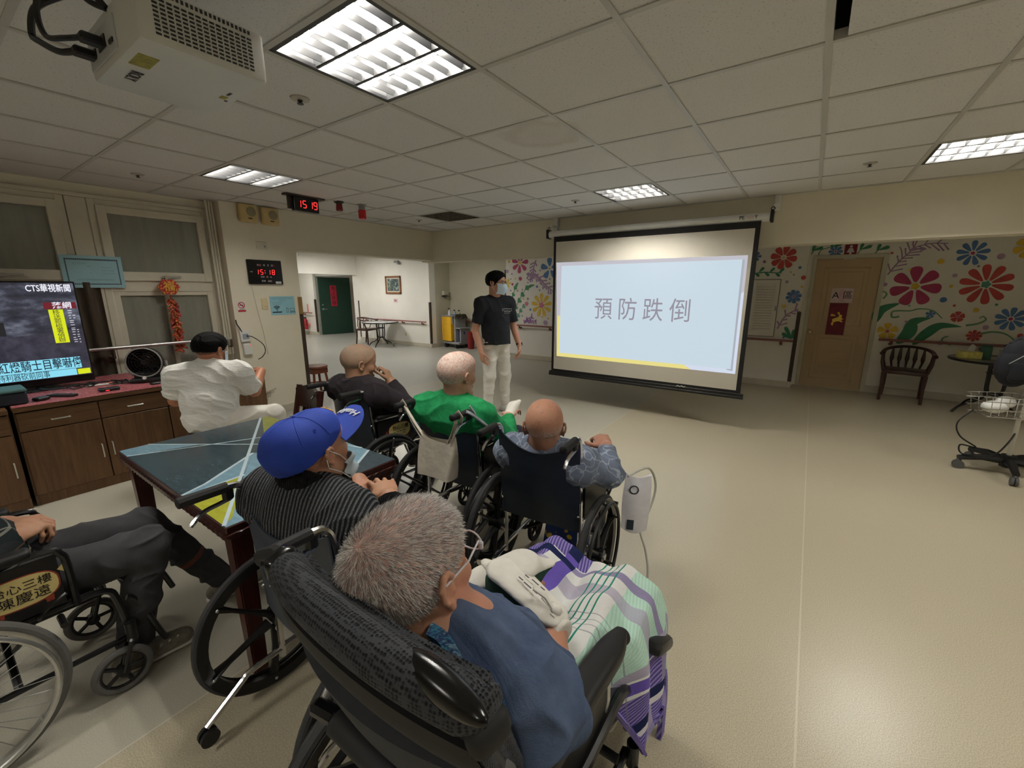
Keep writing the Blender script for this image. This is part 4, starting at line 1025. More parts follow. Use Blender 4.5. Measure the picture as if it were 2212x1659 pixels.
m = M(); m.b2((-.12, -.30, 0), (.10, .13, .085), 0, .01); obj('body', m, mat('navy_box', rgb(28, 34, 46), .5), t); m = M(); m.b2((-.125, -.305, .085), (.105, .135, .108), 0, .008); obj('lid', m, mat('teal_lid', rgb(70, 104, 106), .5), t)
o = M(); o.b2((-4.44, .765, .722), (-4.38, .885, .748), 0, .006); o.b2((-4.379, .80, .729), (-4.378, .82, .735), 1); tag(obj('set_top_box', o, [BLACKP, led]), 'small black set top box near the counter edge', 'set-top box')
t = thing('remote_control', 'long black remote control lying on the red counter cover', 'remote control', (-4.45, .575, .722), rad(-52))
m = M(); m.box((0, 0, .01), (.045, .19, .018), None, 0, .006, 2); obj('body', m, BLACKP, t)
m = M()
for i in range(3):
    for j in range(6): m.box((-.012 + i * .012, -.06 + j * .022, .0205), (.007, .012, .003))
obj('buttons', m, mat('grey_buttons', rgb(84, 84, 88), .6), t)
m = M(); m.box((-4.42, .465, .735), (.06, .075, .022), (0, 0, .5), 0, .006); tag(obj('charger_block', m, BLACKP), 'small black charger block beside the remote control', 'charger')
m = M(); m.box((-4.70, .90, .728), (.30, .035, .012), (0, 0, 1.3), 0, .004); m.box((-4.70, .90, .736), (.02, .022, .006), (0, 0, 1.3), 1); tag(obj('power_strip', m, [WHITEP, emit('orange_led', (1, .2, .05), 1.0)]), 'white power strip lying behind the set top box', 'power strip')
rr = random.Random(8); m = M()
for k in range(7):
    p = Vector((-4.72 + rr.uniform(-.1, .1), .6 + k * .07, .728)); pts = [p]
    for j in range(7): p = p + Vector((rr.uniform(-.09, .07), rr.uniform(-.08, .1), 0)); p.x = min(max(p.x, -4.80), -4.5); p.y = min(max(p.y, .45), 1.0); pts.append(Vector((p.x, p.y, .728 + rr.uniform(0, .02))))
    m.tube(smooth_path([(a.x, a.y, a.z) for a in pts], 4), .0045, 6)
o = obj('cable_tangle', m, BLACKP); o['kind'] = 'stuff'; tag(o, 'tangle of black cables beside the television foot', 'cables')
t = thing('media_player', 'flat black media player right of the desk fan on the counter', 'player', (-4.62, 1.42, .722), rad(5))
m = M(); m.box((0, 0, .03), (.28, .26, .055), None, 0, .006); obj('body', m, BLACKP, t); m = M(); m.b2((.141, -.05, .025), (.143, .05, .04)); obj('display', m, mat('grey_display', rgb(90, 96, 104), .3), t)
t = thing('phone_dock', 'pale silver handset lying on the black player', 'handset', (-4.60, 1.40, .778), rad(60)); m = M(); m.box((0, 0, .012), (.05, .13, .022), None, 0, .008, 2); obj('body', m, mat('silver_plastic', rgb(190, 194, 198), .3, .3), t)
m = M(); m.box((0, .02, .024), (.036, .05, .002)); obj('screen', m, BLACKP, t)
m = M(); m.tube([(-4.62, 1.26, .728), (-4.5, 1.3, .728), (-4.42, 1.4, .728), (-4.4, 1.5, .728), (-4.5, 1.6, .728)], .005, 6); m.box((-4.42, 1.18, .731), (.05, .2, .016), (0, 0, .2), 0, .005); tag(obj('cable_tray', m, BLACKP), 'black cable and slim tray in front of the desk fan', 'cables')
t = thing('computer_mouse', 'dark computer mouse at the right end of the counter', 'mouse', (-4.40, 1.84, .722)); m = M(); m.ell((0, 0, .012), (.032, .052, .02)); obj('shell', m, BLACKP, t); m = M(); m.ell((0, .02, .03), (.004, .01, .005)); obj('wheel', m, STEEL, t)
m = M()
for k in range(5): m.tube([(XC + .012, 2.12 + .03 * k, .09 + .03 * k), (XC + .02, 2.2 + .05 * k, .22 + .02 * k), (XC + .012, 2.3 + .04 * k, .12 + .05 * k), (XC + .014, 2.36 + .02 * k, .3)], .003, 5)
tag(obj('floor_cables', m, mat('grey_cord', rgb(150, 140, 120), .6)), 'loose grey cables low on the wall right of the counter', 'cables')

# ================================================================== TABLE with painted geometric top
TZ = .68
tx0, tx1, ty0, ty1 = -2.84, -1.585, .515, 1.27
t = thing('dining_table', 'dark wood table with blue, grey and olive geometric top', 'table', ((tx0 + tx1) / 2, (ty0 + ty1) / 2, 0))
cx, cy = (tx0 + tx1) / 2, (ty0 + ty1) / 2
mah = wood('mahogany', rgb(42, 16, 14), rgb(74, 30, 24), .3, 4, 2)
m = M(); m.b2((tx0 - cx, ty0 - cy, TZ - .028), (tx1 - cx, ty1 - cy, TZ), 0, .004); fr = frame((-cx, -cy, TZ), (1, 0, 0), (0, 1, 0))
def tint(name, c): 
    k = NT(name); f = k.noise(14, 5, .7, stretch=(1, 3, 1)); a = rgb(*c); 
    return k.set(k.ramp(f, [(.3, tuple(x * .8 for x in a)), (.6, a), (.8, tuple(min(1, x * 1.25) for x in a))]), k.math('ADD', k.math('MULTIPLY', f, .2), .08), 0, .5)
e = .004
Pt = [(tx0 + e, ty0 + e), (tx1 - e, ty0 + e), (tx1 - e, ty1 - e), (tx0 + e, ty1 - e)]
pg = lambda pts, mi, z: m.flat(pts, fr, mi, z)
pg(Pt, 1, .0004)                                                      # slate ground
A0, A1 = (tx0 + e, 1.215), (-1.605, ty0 + e)                           # main diagonal
pg([(tx0 + e, 1.225), (tx0 + e, ty1 - e), (-2.40, ty1 - e), (-2.462, 1.06)], 2, .0008)                 # olive far corner
pg([(tx0 + e, .555), (tx0 + e, .640), (-2.60, .80), (-2.70, .56)], 3, .0008); pg([(tx0 + e, ty0 + e), (-2.715, ty0 + e), (-2.66, .64), (tx0 + e, .62)], 3, .0009)
pg([(-1.995, ty0 + e), (-2.03, .61), (-2.243, .902), (-1.985, .745), (-1.96, .59), (-1.93, ty0 + e)], 3, .0008)
pg([(-1.93, ty0 + e), (-1.985, .60), (-2.005, .752), (-1.64, .56), (-1.612, ty0 + e)], 4, .0009)        # yellow green
pg([(-2.243, .902), (-1.605, ty0 + e), (tx1 - e, ty0 + e), (tx1 - e, .99), (-1.79, ty1 - e), (-1.98, ty1 - e), (-2.05, 1.15), (-2.2, .95)], 3, .0006)
pg([(tx1 - e, .985), (tx1 - e, ty1 - e), (-1.80, ty1 - e)], 1, .0010)
pg([(-2.23, .93), (-2.06, 1.16), (-2.0, ty1 - e), (-2.40, ty1 - e), (-2.462, 1.03)], 1, .0010)
def ln(a, b, wd=.007):
    d = (Vector(b) - Vector(a)).normalized(); n = Vector((-d.y, d.x)) * wd
    pg([(a[0] + n.x, a[1] + n.y), (a[0] - n.x, a[1] - n.y), (b[0] - n.x, b[1] - n.y), (b[0] + n.x, b[1] + n.y)], 5, .0014)
ln(A0, A1); ln((tx0 + e, .637), (-2.03, 1.20), .005); ln((-2.711, ty0 + e), (-2.40, 1.14), .005); ln((-1.995, ty0 + e), (-2.04, .62)); ln((-2.04, .62), (-2.243, .902)); ln((-1.94, ty0 + e), (-1.985, .60)); ln((-1.985, .60), (-2.0, .757)); ln((-2.1, 1.20), (-1.85, ty1 - e), .005); ln((tx1 - e, .987), (-1.792, ty1 - e)); ln((-2.005, 1.154), (-1.98, ty1 - e), .005)
obj('tabletop', m, [mah, tint('slate_print', (58, 76, 86)), tint('olive_print', (142, 146, 66)), tint('sky_print', (124, 158, 178)), tint('lime_print', (170, 172, 56)), mat('pale_lines', rgb(178, 196, 206), .3)], t, smooth=0)
m = M()
for (a, b) in (((tx0 + .05, ty0 + .045), (tx1 - .05, ty0 + .045)), ((tx0 + .05, ty1 - .045), (tx1 - .05, ty1 - .045)), ((tx0 + .045, ty0 + .05), (tx0 + .045, ty1 - .05)), ((tx1 - .045, ty0 + .05), (tx1 - .045, ty1 - .05))):
    m.b2((min(a[0], b[0]) - cx - .009, min(a[1], b[1]) - cy - .009, TZ - .12), (max(a[0], b[0]) - cx + .009, max(a[1], b[1]) - cy + .009, TZ - .028))
obj('apron', m, mah, t)
m = M(); ex, ey = (tx1 - tx0) / 2 - .006, (ty1 - ty0) / 2 - .006; per = []
for (a, b, n_) in (((-ex, -ey), (ex, -ey), 30), ((ex, -ey), (ex, ey), 18), ((ex, ey), (-ex, ey), 30), ((-ex, ey), (-ex, -ey), 18)):
    per += [(a[0] + (b[0] - a[0]) * i / (n_ * 6), a[1] + (b[1] - a[1]) * i / (n_ * 6), abs(math.sin(PI * i / 6))) for i in range(n_ * 6)]
per.append(per[0]); m.grid(lambda u, v: (per[round(u * (len(per) - 1))][0] * (1 - .012 * v), per[round(u * (len(per) - 1))][1] * (1 - .012 * v), TZ - .026 - v * (.012 + .016 * per[round(u * (len(per) - 1))][2])), len(per) - 1, 1, 0, .014)
obj('scalloped_edge', m, mah, t)
for sx_ in (-1, 1):
    for sy_ in (-1, 1):
        m = M(); x = sx_ * ((tx1 - tx0) / 2 - .055); y = sy_ * ((ty1 - ty0) / 2 - .055)
        b = bmesh.new(); bmesh.ops.create_cube(b, size=1)
        for v in b.verts:
            s = .036 if v.co.z > 0 else .026; v.co = Vector((x + math.copysign(s, v.co.x), y + math.copysign(s, v.co.y), TZ - .03 if v.co.z > 0 else 0))
        bmesh.ops.bevel(b, geom=b.edges[:], offset=.005, segments=2, affect='EDGES'); m.bm(b); obj('leg', m, mah, t)

# ---- dark wood dining chair behind the table
t = thing('dining_chair', 'dark mahogany chair with slatted back tucked behind the table', 'chair', (-2.80, 1.31, 0), rad(180 - 5))
def dchair(t):
    m = M(); m.box((0, .0, .40), (.36, .34, .035), None, 0, .012, 2); obj('seat', m, mah, t)
    for s in (-1, 1):
        m = M(); m.tube([(s * .15, .15, 0), (s * .15, .15, .39)], [.016, .02], 8); obj('leg', m, mah, t)
        m = M(); m.tube([(s * .165, -.20, 0), (s * .165, -.16, .40), (s * .165, -.18, .62), (s * .16, -.225, .83)], [.017, .02, .02, .02], 8); obj('back_post', m, mah, t)
    m = M(); m.grid(lambda u, v: ((u - .5) * .32, -.215 - .02 * math.sin(PI * u), .68 + v * (.13 + .035 * math.sin(PI * u))), 12, 4, 0, .022); obj('crest_rail', m, mah, t)
    for k in range(5):
        m = M(); x = -.10 + .05 * k; m.tube([(x, -.165, .41), (x, -.185, .55), (x, -.222, .70)], .012, 6, flat=.6); obj('slat', m, mah, t)
dchair(t)
# ================================================================== CORRIDOR FURNITURE
dk = wood('dark_brown_armchair_wood', rgb(48, 28, 24), rgb(78, 48, 40), .35, 4, 2)
def armchair(label, loc, rz, fancy=False):
    t = thing('armchair', label, 'chair', loc, rz)
    m = M(); m.box((0, .02, .40), (.46, .42, .05), None, 0, .02, 2); obj('seat', m, dk, t)
    for s in (-1, 1):
        m = M(); m.tube([(s * .21, .20, 0), (s * .205, .195, .2), (s * .21, .19, .38)], [.018, .02, .024], 8); obj('leg', m, dk, t)
        m = M(); m.tube([(s * .20, -.20, 0), (s * .195, -.17, .2), (s * .20, -.16, .38)], [.018, .02, .022], 8); obj('leg', m, dk, t)
        m = M(); m.tube([(s * .215, .19, .40), (s * .245, .16, .52), (s * .25, .15, .64)], .018, 8); m.tube([(s * .25, .20, .655), (s * .262, .19, .64), (s * .25, .15, .645)], .026, 8); obj('arm_post', m, dk, t)
    m = M(); pts = []
    for k in range(21):
        a = PI + PI * k / 20; pts.append((.25 * math.cos(a), .10 + (.31 * math.sin(a)), .655 + .06 * math.sin(PI * k / 20)))
    m.tube([(-.25, .19, .65)] + pts + [(.25, .19, .65)], .026, 8, flat=.7); obj('back_rail', m, dk, t)
    for k in range(5 if not fancy else 3):
        x = (-.16 + .08 * k) if not fancy else (-.12 + .12 * k)
        yb = .10 - .31 * math.sqrt(max(0, 1 - (x / .25) ** 2))
        m = M(); m.tube([(x * .9, -.17, .42), (x, (yb - .17) / 2 - .01, .50), (x, (yb - .17) / 2, .55), (x, yb + .01, .70)], [.010, .014, .024, .010] if not fancy else [.01, .012, .012, .01], 6); obj('spindle', m, dk, t)
    for s in (-1, 1):
        m = M(); m.tube([(s * .21, -.05, .42), (s * .238, -.02, .54), (s * .245, .0, .645)], .011, 6); obj('spindle', m, dk, t)
    return t
armchair('dark carved wooden armchair beside the beige door under the mural', (1.17, 7.72, 0), rad(180 - 8))
armchair('dark wooden armchair at the small round corridor table, below the picture', (-10.05, 7.33, 0), rad(-75), True)
def round_table(label, loc, r, h, leg_r, glass):
    t = thing('round_table', label, 'table', loc)
    m = M(); m.lathe((0, 0, h - .02), (0, 0, 1), [(0, 0), (r - .01, 0), (r, .006), (r, .018), (r - .01, .022), (0, .022)], 40); obj('tabletop', m, glass, t)
    m = M(); m.ring((0, 0, h - .012), (0, 0, 1), r, .016, 48, 8); obj('rim', m, BLACKM, t)
    for k in range(4):
        a = rad(25 + 90 * k); d = Vector((math.cos(a), math.sin(a), 0))
        P = [d * .11 + Vector((0, 0, h - .02)), d * .10 + Vector((0, 0, h * .5)), d * .085 + Vector((0, 0, h * .36)), d * .14 + Vector((0, 0, h * .25)), d * leg_r * .8 + Vector((0, 0, h * .13)), d * leg_r + Vector((0, 0, .0))]
        m = M(); m.tube(smooth_path([tuple(p) for p in P], 5), .014, 8); obj('leg', m, BLACKM, t)
    m = M(); m.ring((0, 0, h * .36), (0, 0, 1), .085, .009, 24, 6); m.ring((0, 0, h * .75), (0, 0, 1), .10, .009, 24, 6); obj('leg_ring', m, BLACKM, t)
glass_top = mat('glass_table_top', rgb(120, 126, 118), .08, 0, .1, 5)
round_table('round glass table with black curved legs under the flower mural at the right', (1.97, 7.46, 0), .45, .665, .40, glass_top)
round_table('small round table with black curved legs below the framed picture', (-9.32, 7.25, 0), .45, .64, .36, mat('pale_table_top', rgb(200, 200, 198), .12, 0, .04))
# things on the right table
t = thing('tissue_box', 'yellow tissue box with a white tissue on the round glass table', 'tissue box', (1.67, 7.40, .667), rad(6))
m = M(); m.b2((-.10, -.055, 0), (.10, .055, .085), 0, .004); obj('box', m, mat('yellow_carton', rgb(226, 214, 120), .6, 0, .2, 30), t)
m = M(); m.grid(lambda u, v: ((u - .5) * .08 * (1 - v * .3) + .02 * v, .015 * math.sin(u * 7), .083 + v * .09 * (1 - .5 * abs(u - .4))), 8, 5, 0, .002); obj('tissue', m, mat('white_tissue', rgb(232, 230, 226), .9), t)
t = thing('canister', 'green canister behind the tissue box on the round glass table', 'canister', (1.83, 7.50, .667)); m = M(); m.lathe((0, 0, 0), (0, 0, 1), [(0, 0), (.05, 0), (.052, .01), (.052, .13), (.045, .14)], 20); obj('body', m, mat('green_canister', rgb(70, 118, 100), .4, 0, .2, 30), t); m = M(); m.lathe((0, 0, .14), (0, 0, 1), [(.05, 0), (.05, .025), (0, .028)], 20); obj('lid', m, mat('dark_green_lid', rgb(50, 84, 74)), t)
t = thing('bottle', 'white pump bottle right of the green canister on the glass table', 'bottle', (1.97, 7.46, .667)); m = M(); m.lathe((0, 0, 0), (0, 0, 1), [(0, 0), (.04, 0), (.042, .01), (.042, .12), (.02, .14), (.018, .15), (0, .15)], 20); obj('body', m, WHITEP, t); m = M(); m.cyl((0, 0, .15), (0, 0, .18), .012, 10); m.tube([(0, 0, .18), (.05, 0, .175)], .008, 6); obj('pump', m, BLACKP, t)
# rolling stand on the right edge
t = thing('equipment_stand', 'rolling pole stand with black base and wire basket at right', 'stand', (1.50, 5.02, 0), rad(20))
m = M()
for k in range(5):
    a = 2 * PI * k / 5 + .5; d = Vector((math.cos(a), math.sin(a), 0)); m.tube([d * .02 + Vector((0, 0, .11)), d * .16 + Vector((0, 0, .12)), d * .31 + Vector((0, 0, .095))], [.034, .028, .022], 8)
m.cyl((0, 0, .06), (0, 0, .16), .045, 14); obj('star_base', m, BLACKP, t)
for k in range(5):
    a = 2 * PI * k / 5 + .5; d = Vector((math.cos(a), math.sin(a), 0)) * .30
    m = M(); n = Vector((-d.y, d.x, 0)).normalized()
    for s in (-1, 1): m.cyl(d + n * s * .012 + Vector((0, 0, .035)) - n * .008, d + n * s * .012 + Vector((0, 0, .035)) + n * .008, .035, 16)
    m.box(d + Vector((0, 0, .062)), (.03, .03, .04), None, 0, .006); obj('caster', m, mat('grey_caster', rgb(84, 84, 86), .5), t)
m = M(); m.cyl((0, 0, .12), (0, 0, 1.45), .016, 14); obj('pole', m, mat('pale_pole', rgb(196, 192, 180), .35, .3), t)
m = M()
for z, s in ((.50, .9), (.56, .95), (.62, 1.0), (.66, 1.0)):
    c = [(-.32 * s, -.10), (-.0, -.13), (.05, -.10), (.05, .10), (.0, .13), (-.32 * s, .10)]
    m.tube([(x, y, z) for x, y in c], .004, 6, closed=True)
for k in range(7):
    x = -.28 + k * .055; m.tube([(x, -.115, .66), (x * .92, -.10, .50), (x * .92, .10, .50), (x, .115, .66)], .003, 5)
m.b2((-.02, -.03, .48), (.03, .03, .66), 0, .005); obj('wire_basket', m, CHROME, t)
m = M(); m.ell((-.18, 0, .56), (.08, .07, .05)); m.ell((-.10, .02, .60), (.06, .06, .05)); o = obj('tape_rolls', m, WHITEP); o.location = t.location; o.rotation_euler = t.rotation_euler; tag(o, 'white supplies lying in the wire basket of the rolling stand', 'supplies')
t2 = thing('equipment_bag', 'black padded bag hanging on the rolling pole stand', 'bag', (1.50, 5.02, 0), rad(20))
m = M(); m.ell((-.11, .0, .90), (.13, .085, .17), n=20); m.ell((-.10, .0, .99), (.115, .07, .13), n=18); m.box((-.11, -.07, .86), (.16, .06, .16), None, 0, .03, 3); m.tube([(-.18, 0, 1.08), (-.10, 0, 1.15), (-.01, 0, 1.08)], .014, 8, flat=.5); obj('bag_body', m, mat('black_fabric', rgb(26, 28, 36), .85, 0, .2, 20), t2)
m = M(); m.tube([(-.22, -.09, .93), (-.12, -.115, 1.03), (-.01, -.09, 1.05)], .003, 6); obj('piping', m, mat('grey_plastic', rgb(150, 150, 148)), t2)
m = M(); m.tube(smooth_path([(1.22, 4.95, .52), (1.14, 4.93, .40), (1.18, 4.95, .28), (1.30, 5.0, .19), (1.2, 4.98, .2), (1.22, 4.95, .13), (1.38, 4.93, .16), (1.46, 4.96, .28), (1.52, 5.05, .4)], 6), .006, 6); tag(obj('hanging_cable', m, BLACKP), 'thin black cable looping down beside the rolling stand', 'cord')
# cleaning cart
t = thing('cleaning_cart', 'grey janitor cart with yellow bag in the corridor alcove', 'cart', (-7.50, 8.10, 0), rad(-8))
gp = mat('cart_grey', rgb(150, 150, 150), .5, 0, .06)
m = M(); m.b2((-.32, -.10, .10), (.32, .34, .16), 0, .015); m.b2((.10, -.06, .16), (.16, .30, .80), 0, .01); m.b2((.10, -.06, .50), (.34, .30, .53), 0, .006); m.b2((-.36, -.13, .80), (.12, .33, .835), 0, .01); m.b2((.28, -.02, .12), (.32, .3, .5), 0, .006)
for x in (-.33, .09): m.b2((x, -.12, .62), (x + .025, -.09, .82), 0, .004)
obj('frame', m, gp, t)
m = M(); m.grid(lambda u, v: (-.31 + .37 * u, -.115 + .004 * math.sin(u * 18), .80 - .62 * v), 14, 8); m.grid(lambda u, v: (.06, -.115 + .40 * u, .80 - .62 * v + .01 * math.sin(u * 9)), 10, 8); m.grid(lambda u, v: (-.31, .285 - .40 * u, .80 - .62 * v), 6, 6); m.grid(lambda u, v: (.06 - .37 * u, .285, .80 - .62 * v), 6, 6); m.grid(lambda u, v: (-.31 + .37 * u, -.115 + .4 * v, .18), 4, 4)
obj('yellow_bag', m, mat('yellow_vinyl', rgb(240, 184, 40), .45, 0, .08, 10, .2, 20), t)
for x in (-.2, .22):
    for y in (-.06, .28):
        m = M(); m.cyl((x - .02, y, .065), (x + .02, y, .065), .065, 18); m.box((x, y, .1), (.05, .03, .05)); obj('wheel', m, RUBBER, t)
m = M(); m.lathe((.24, .10, .165), (0, 0, 1), [(0, 0), (.07, 0), (.085, .26), (.08, .26), (.06, .02)], 18); tag(obj('bucket', m, mat('blue_bucket', rgb(34, 56, 150), .4)), 'dark blue bucket standing on the cleaning cart', 'bucket'); o = bpy.context.scene.objects['bucket']; o.location = t.location; o.rotation_euler = t.rotation_euler
m = M(); m.lathe((.50, .16, 0), (0, 0, 1), [(0, 0), (.08, 0), (.10, .42), (.105, .43), (.09, .42), (.07, .02)], 18); o = obj('red_bin', m, mat('dark_red_bin', rgb(140, 34, 34), .45)); o.location = t.location; o.rotation_euler = t.rotation_euler; tag(o, 'tall dark red bin right of the cleaning cart', 'bin')
rr = random.Random(5)
for k, (x, y, c, h, lb) in enumerate(((-.12, .0, (230, 230, 236), .16, 'white spray bottle lying with a dark cap on the cart top'), (-.02, .10, (180, 196, 214), .12, 'pale blue cleaning bottle on the cart top'), (.06, .18, (210, 200, 170), .11, 'cream cleaning bottle at the right of the cart top'))):
    b = thing('cleaning_bottle', lb, 'bottle', (t.location.x + x, t.location.y + y, .836)); m = M(); m.lathe((0, 0, 0), (0, 0, 1), [(0, 0), (.03, 0), (.032, .02), (.03, h * .6), (.012, h * .75), (.012, h), (0, h)], 14); obj('body', m, mat('bottle_%d' % k, rgb(*c), .4), b); m = M(); m.box((0, -.012, h), (.022, .055, .03), None, 0, .006); obj('spray_head', m, BLACKP, b)
m = M()
for k in range(40):
    a = rr.uniform(0, 2 * PI); p = Vector((.17 + rr.uniform(-.02, .03), .12 + rr.uniform(-.1, .1), .81)); m.tube([p, p + Vector((math.cos(a) * .07, math.sin(a) * .07, .05)), p + Vector((math.cos(a) * .12, math.sin(a) * .12, -.06))], .009, 5)
o = obj('mop_head', m, mat('mop_strands', rgb(70, 62, 44), .95, 0, .3, 40)); o.location = t.location; o.rotation_euler = t.rotation_euler; tag(o, 'dark shaggy mop head resting on the cleaning cart edge', 'mop')
# picture, sign, dispenser, extinguisher
t = thing('framed_picture', 'small framed colourful painting on the white corridor wall', 'picture', (-9.30, 7.748, 1.595))
m = M()
for a, b in (((-.31, -.235), (-.26, .235)), ((.26, -.235), (.31, .235)), ((-.31, -.235), (.31, -.19)), ((-.31, .19), (.31, .235))): m.b2((a[0], -.03, a[1]), (b[0], 0, b[1]), 0, .006)
obj('frame', m, wood('picture_frame_wood', rgb(110, 66, 34), rgb(156, 102, 58), .4, 4, 0), t)
pk = NT('abstract_painting'); f = pk.noise(5, 4, .6, dist=2.5)
m = M(); m.b2((-.265, -.012, -.195), (.265, -.006, .195)); m.b2((-.23, -.0135, -.16), (.23, -.012, .16), 1); obj('canvas', m, [mat('cream_mat', rgb(214, 206, 186)), pk.set(pk.ramp(f, [(.30, rgb(32, 40, 40)), (.44, rgb(60, 86, 100)), (.54, rgb(98, 104, 70)), (.64, rgb(170, 190, 196)), (.74, rgb(214, 214, 200))]), .5)], t)
t = thing('door_label', 'small pale pink notice under the framed picture', 'sign', (-9.25, 7.748, 1.18)); m = M(); m.b2((-.085, -.004, -.06), (.085, 0, .06)); fr = frame((0, -.0042, 0), (1, 0, 0), (0, 0, 1)); m.flat([(-.05, -.02), (.05, -.02), (.05, .0), (.02, .03), (-.03, .03), (-.05, .01)], fr, 1, .0004); obj('plate', m, [mat('pale_pink_paper', rgb(226, 205, 206)), mat('pink_print', rgb(180, 110, 120), .5)], t)
t = thing('soap_dispenser', 'small white dispenser with dark tray on the alcove side wall', 'dispenser', (-7.95, 8.28, 1.33)); m = M(); m.b2((0, -.09, 0), (.08, .09, .12), 0, .01); obj('body', m, mat('beige_plastic', rgb(200, 194, 176), .5), t); m = M(); m.b2((0, -.10, -.03), (.10, .10, -.012), 0, .003); m.tube([(.02, -.05, -.03), (.06, 0, -.08), (.02, .06, -.03)], .004, 6); obj('tray', m, BLACKP, t)
t = thing('fire_extinguisher', 'red fire extinguisher on the white hallway wall', 'fire extinguisher', (-13.72, 7.66, 0)); m = M(); m.lathe((0, 0, .18), (0, 0, 1), [(0, 0), (.07, 0), (.075, .02), (.075, .28), (.05, .34), (.02, .36), (0, .36)], 18); obj('cylinder', m, mat('extinguisher_red', rgb(170, 30, 40), .35), t); m = M(); m.box((0, 0, .56), (.03, .09, .04), None, 0, .006); m.tube([(0, -.04, .56), (.08, -.02, .5), (.085, 0, .3)], .009, 6); obj('valve_hose', m, BLACKP, t); m = M(); m.b2((-.05, .07, .3), (.05, .138, .36)); m.b2((-.03, .125, .74), (.03, .14, 1.0), 0, .003); obj('wall_hanger', m, mat('salmon_sign', rgb(226, 130, 116), .5), t)
m = M(); m.box((-9.1, 7.72, 2.19), (.16, .05, .05), None, 0, .008); m.box((-9.0, 7.70, 2.15), (.07, .08, .06), None, 0, .01); tag(obj('wall_camera', m, mat('grey_plastic', rgb(150, 150, 148))), 'small grey wall box above the framed picture', 'camera')
m = M(); m.b2((-8.95, 7.744, .25), (-8.88, 7.75, .33), 0, .003); tag(obj('wall_socket', m, mat('aged_plastic', rgb(214, 200, 160))), 'yellowed wall socket low on the corridor wall near the round table', 'socket')
# wooden stool half hidden by the wall edge
t = thing('wooden_stool', 'reddish wooden stool standing just behind the wall edge', 'stool', (-5.52, 3.16, 0)); rw = wood('red_brown_stool_wood', rgb(96, 44, 24), rgb(140, 74, 44), .4, 4, 2)
m = M(); m.lathe((0, 0, .43), (0, 0, 1), [(0, 0), (.145, 0), (.155, .012), (.15, .03), (0, .032)], 24); obj('seat', m, rw, t)
for k in range(4):
    a = rad(45 + 90 * k); m = M(); m.tube([(math.cos(a) * .17, math.sin(a) * .17, 0), (math.cos(a) * .11, math.sin(a) * .11, .43)], .017, 8); obj('leg', m, rw, t)
m = M(); m.ring((0, 0, .2), (0, 0, 1), .142, .010, 24, 6); obj('stretcher_ring', m, rw, t)
m = M(); m.b2((-.11, -.11, .36), (.11, .11, .43), 0, .004); obj('apron', m, rw, t)

# ================================================================== WHEELCHAIRS
navy = NT('navy_vinyl'); navy.bump(navy.noise(7, 4, .6, stretch=(1, 1, 2.5)), .25, .012)
NAVY = navy.set(navy.ramp(navy.noise(4, 3, .5), [(.3, rgb(24, 32, 44)), (.7, rgb(36, 46, 60))]), .38, 0, .5)
BLACKV = mat('black_vinyl', rgb(24, 24, 26), .42, 0, .15, 8, .2, 14)
PADM = mat('black_arm_pad', rgb(20, 20, 22), .5, 0, .12, 10, .15, 120)
GRIP = mat('black_grip', rgb(26, 26, 28), .7, 0, .1, 10, .3, 300)
GREYT = mat('grey_tyre', rgb(96, 94, 92), .8, 0, .1, 40)
ALU = mat('silver_rim', rgb(190, 190, 188), .3, .8, .08, 20)
def rear_wheel(par, x, s, style, R=.28):
    """wheel at lateral position x, outer side s"""
    m = M()
    if style == 'mag':
        for k in range(6):
            a = 2 * PI * k / 6 + .35; d = Vector((0, math.cos(a), math.sin(a)))
            m.tube([Vector((x, 0, R)) + d * .035, Vector((x, 0, R)) + d * .12, Vector((x, 0, R)) + d * .19, Vector((x, 0, R)) + d * (R - .035)], [.026, .015, .014, .024], 6, flat=.55)
        m.lathe((x - .018, 0, R), (1, 0, 0), [(R - .012, 0), (R - .012, .036), (R - .045, .03), (R - .045, .006), (R - .012, 0)], 48)
    else:
        for k in range(36):
            a = 2 * PI * k / 36; b = a + (.28 if k % 2 else -.28); d = Vector((0, math.cos(a), math.sin(a))); e_ = Vector((0, math.cos(b), math.sin(b)))
            m.tube([Vector((x + (.02 if k % 4 < 2 else -.02), 0, R)) + e_ * .025, Vector((x, 0, R)) + d * (R - .03)], .0012, 4, 1)
        m.lathe((x - .012, 0, R), (1, 0, 0), [(R - .014, 0), (R - .014, .024), (R - .036, .02), (R - .036, .004), (R - .014, 0)], 48, 1)
    m.cyl((x - .035, 0, R), (x + .035, 0, R), .030, 18); m.cyl((x + s * .03, 0, R), (x + s * .045, 0, R), .015, 10, 1)
    if style == 'mag':
        for k in range(6):
            a = 2 * PI * k / 6 + .35
            for sd in (-1, 1): m.ell((x + sd * .019, (R - .03) * math.cos(a), R + (R - .03) * math.sin(a)), (.005, .006, .006), n=8, mi=1)
    wl = obj('rear_wheel', m, [BLACKM, ALU], par)
    m = M(); m.ring((x, 0, R), (1, 0, 0), R - .013, .0145, 64, 10); obj('tyre', m, RUBBER if style == 'mag' else GREYT, wl)
    m = M(); m.ring((x + s * .036, 0, R), (1, 0, 0), R - .035, .0085, 56, 8)
    for k in range(6):
        a = 2 * PI * k / 6 + .35; d = Vector((0, math.cos(a), math.sin(a))) * (R - .036); m.cyl(Vector((x, 0, R)) + d, Vector((x + s * .036, 0, R)) + d, .006, 6)
    obj('handrim', m, BLACKP if style == 'mag' else ALU, wl)
    return wl
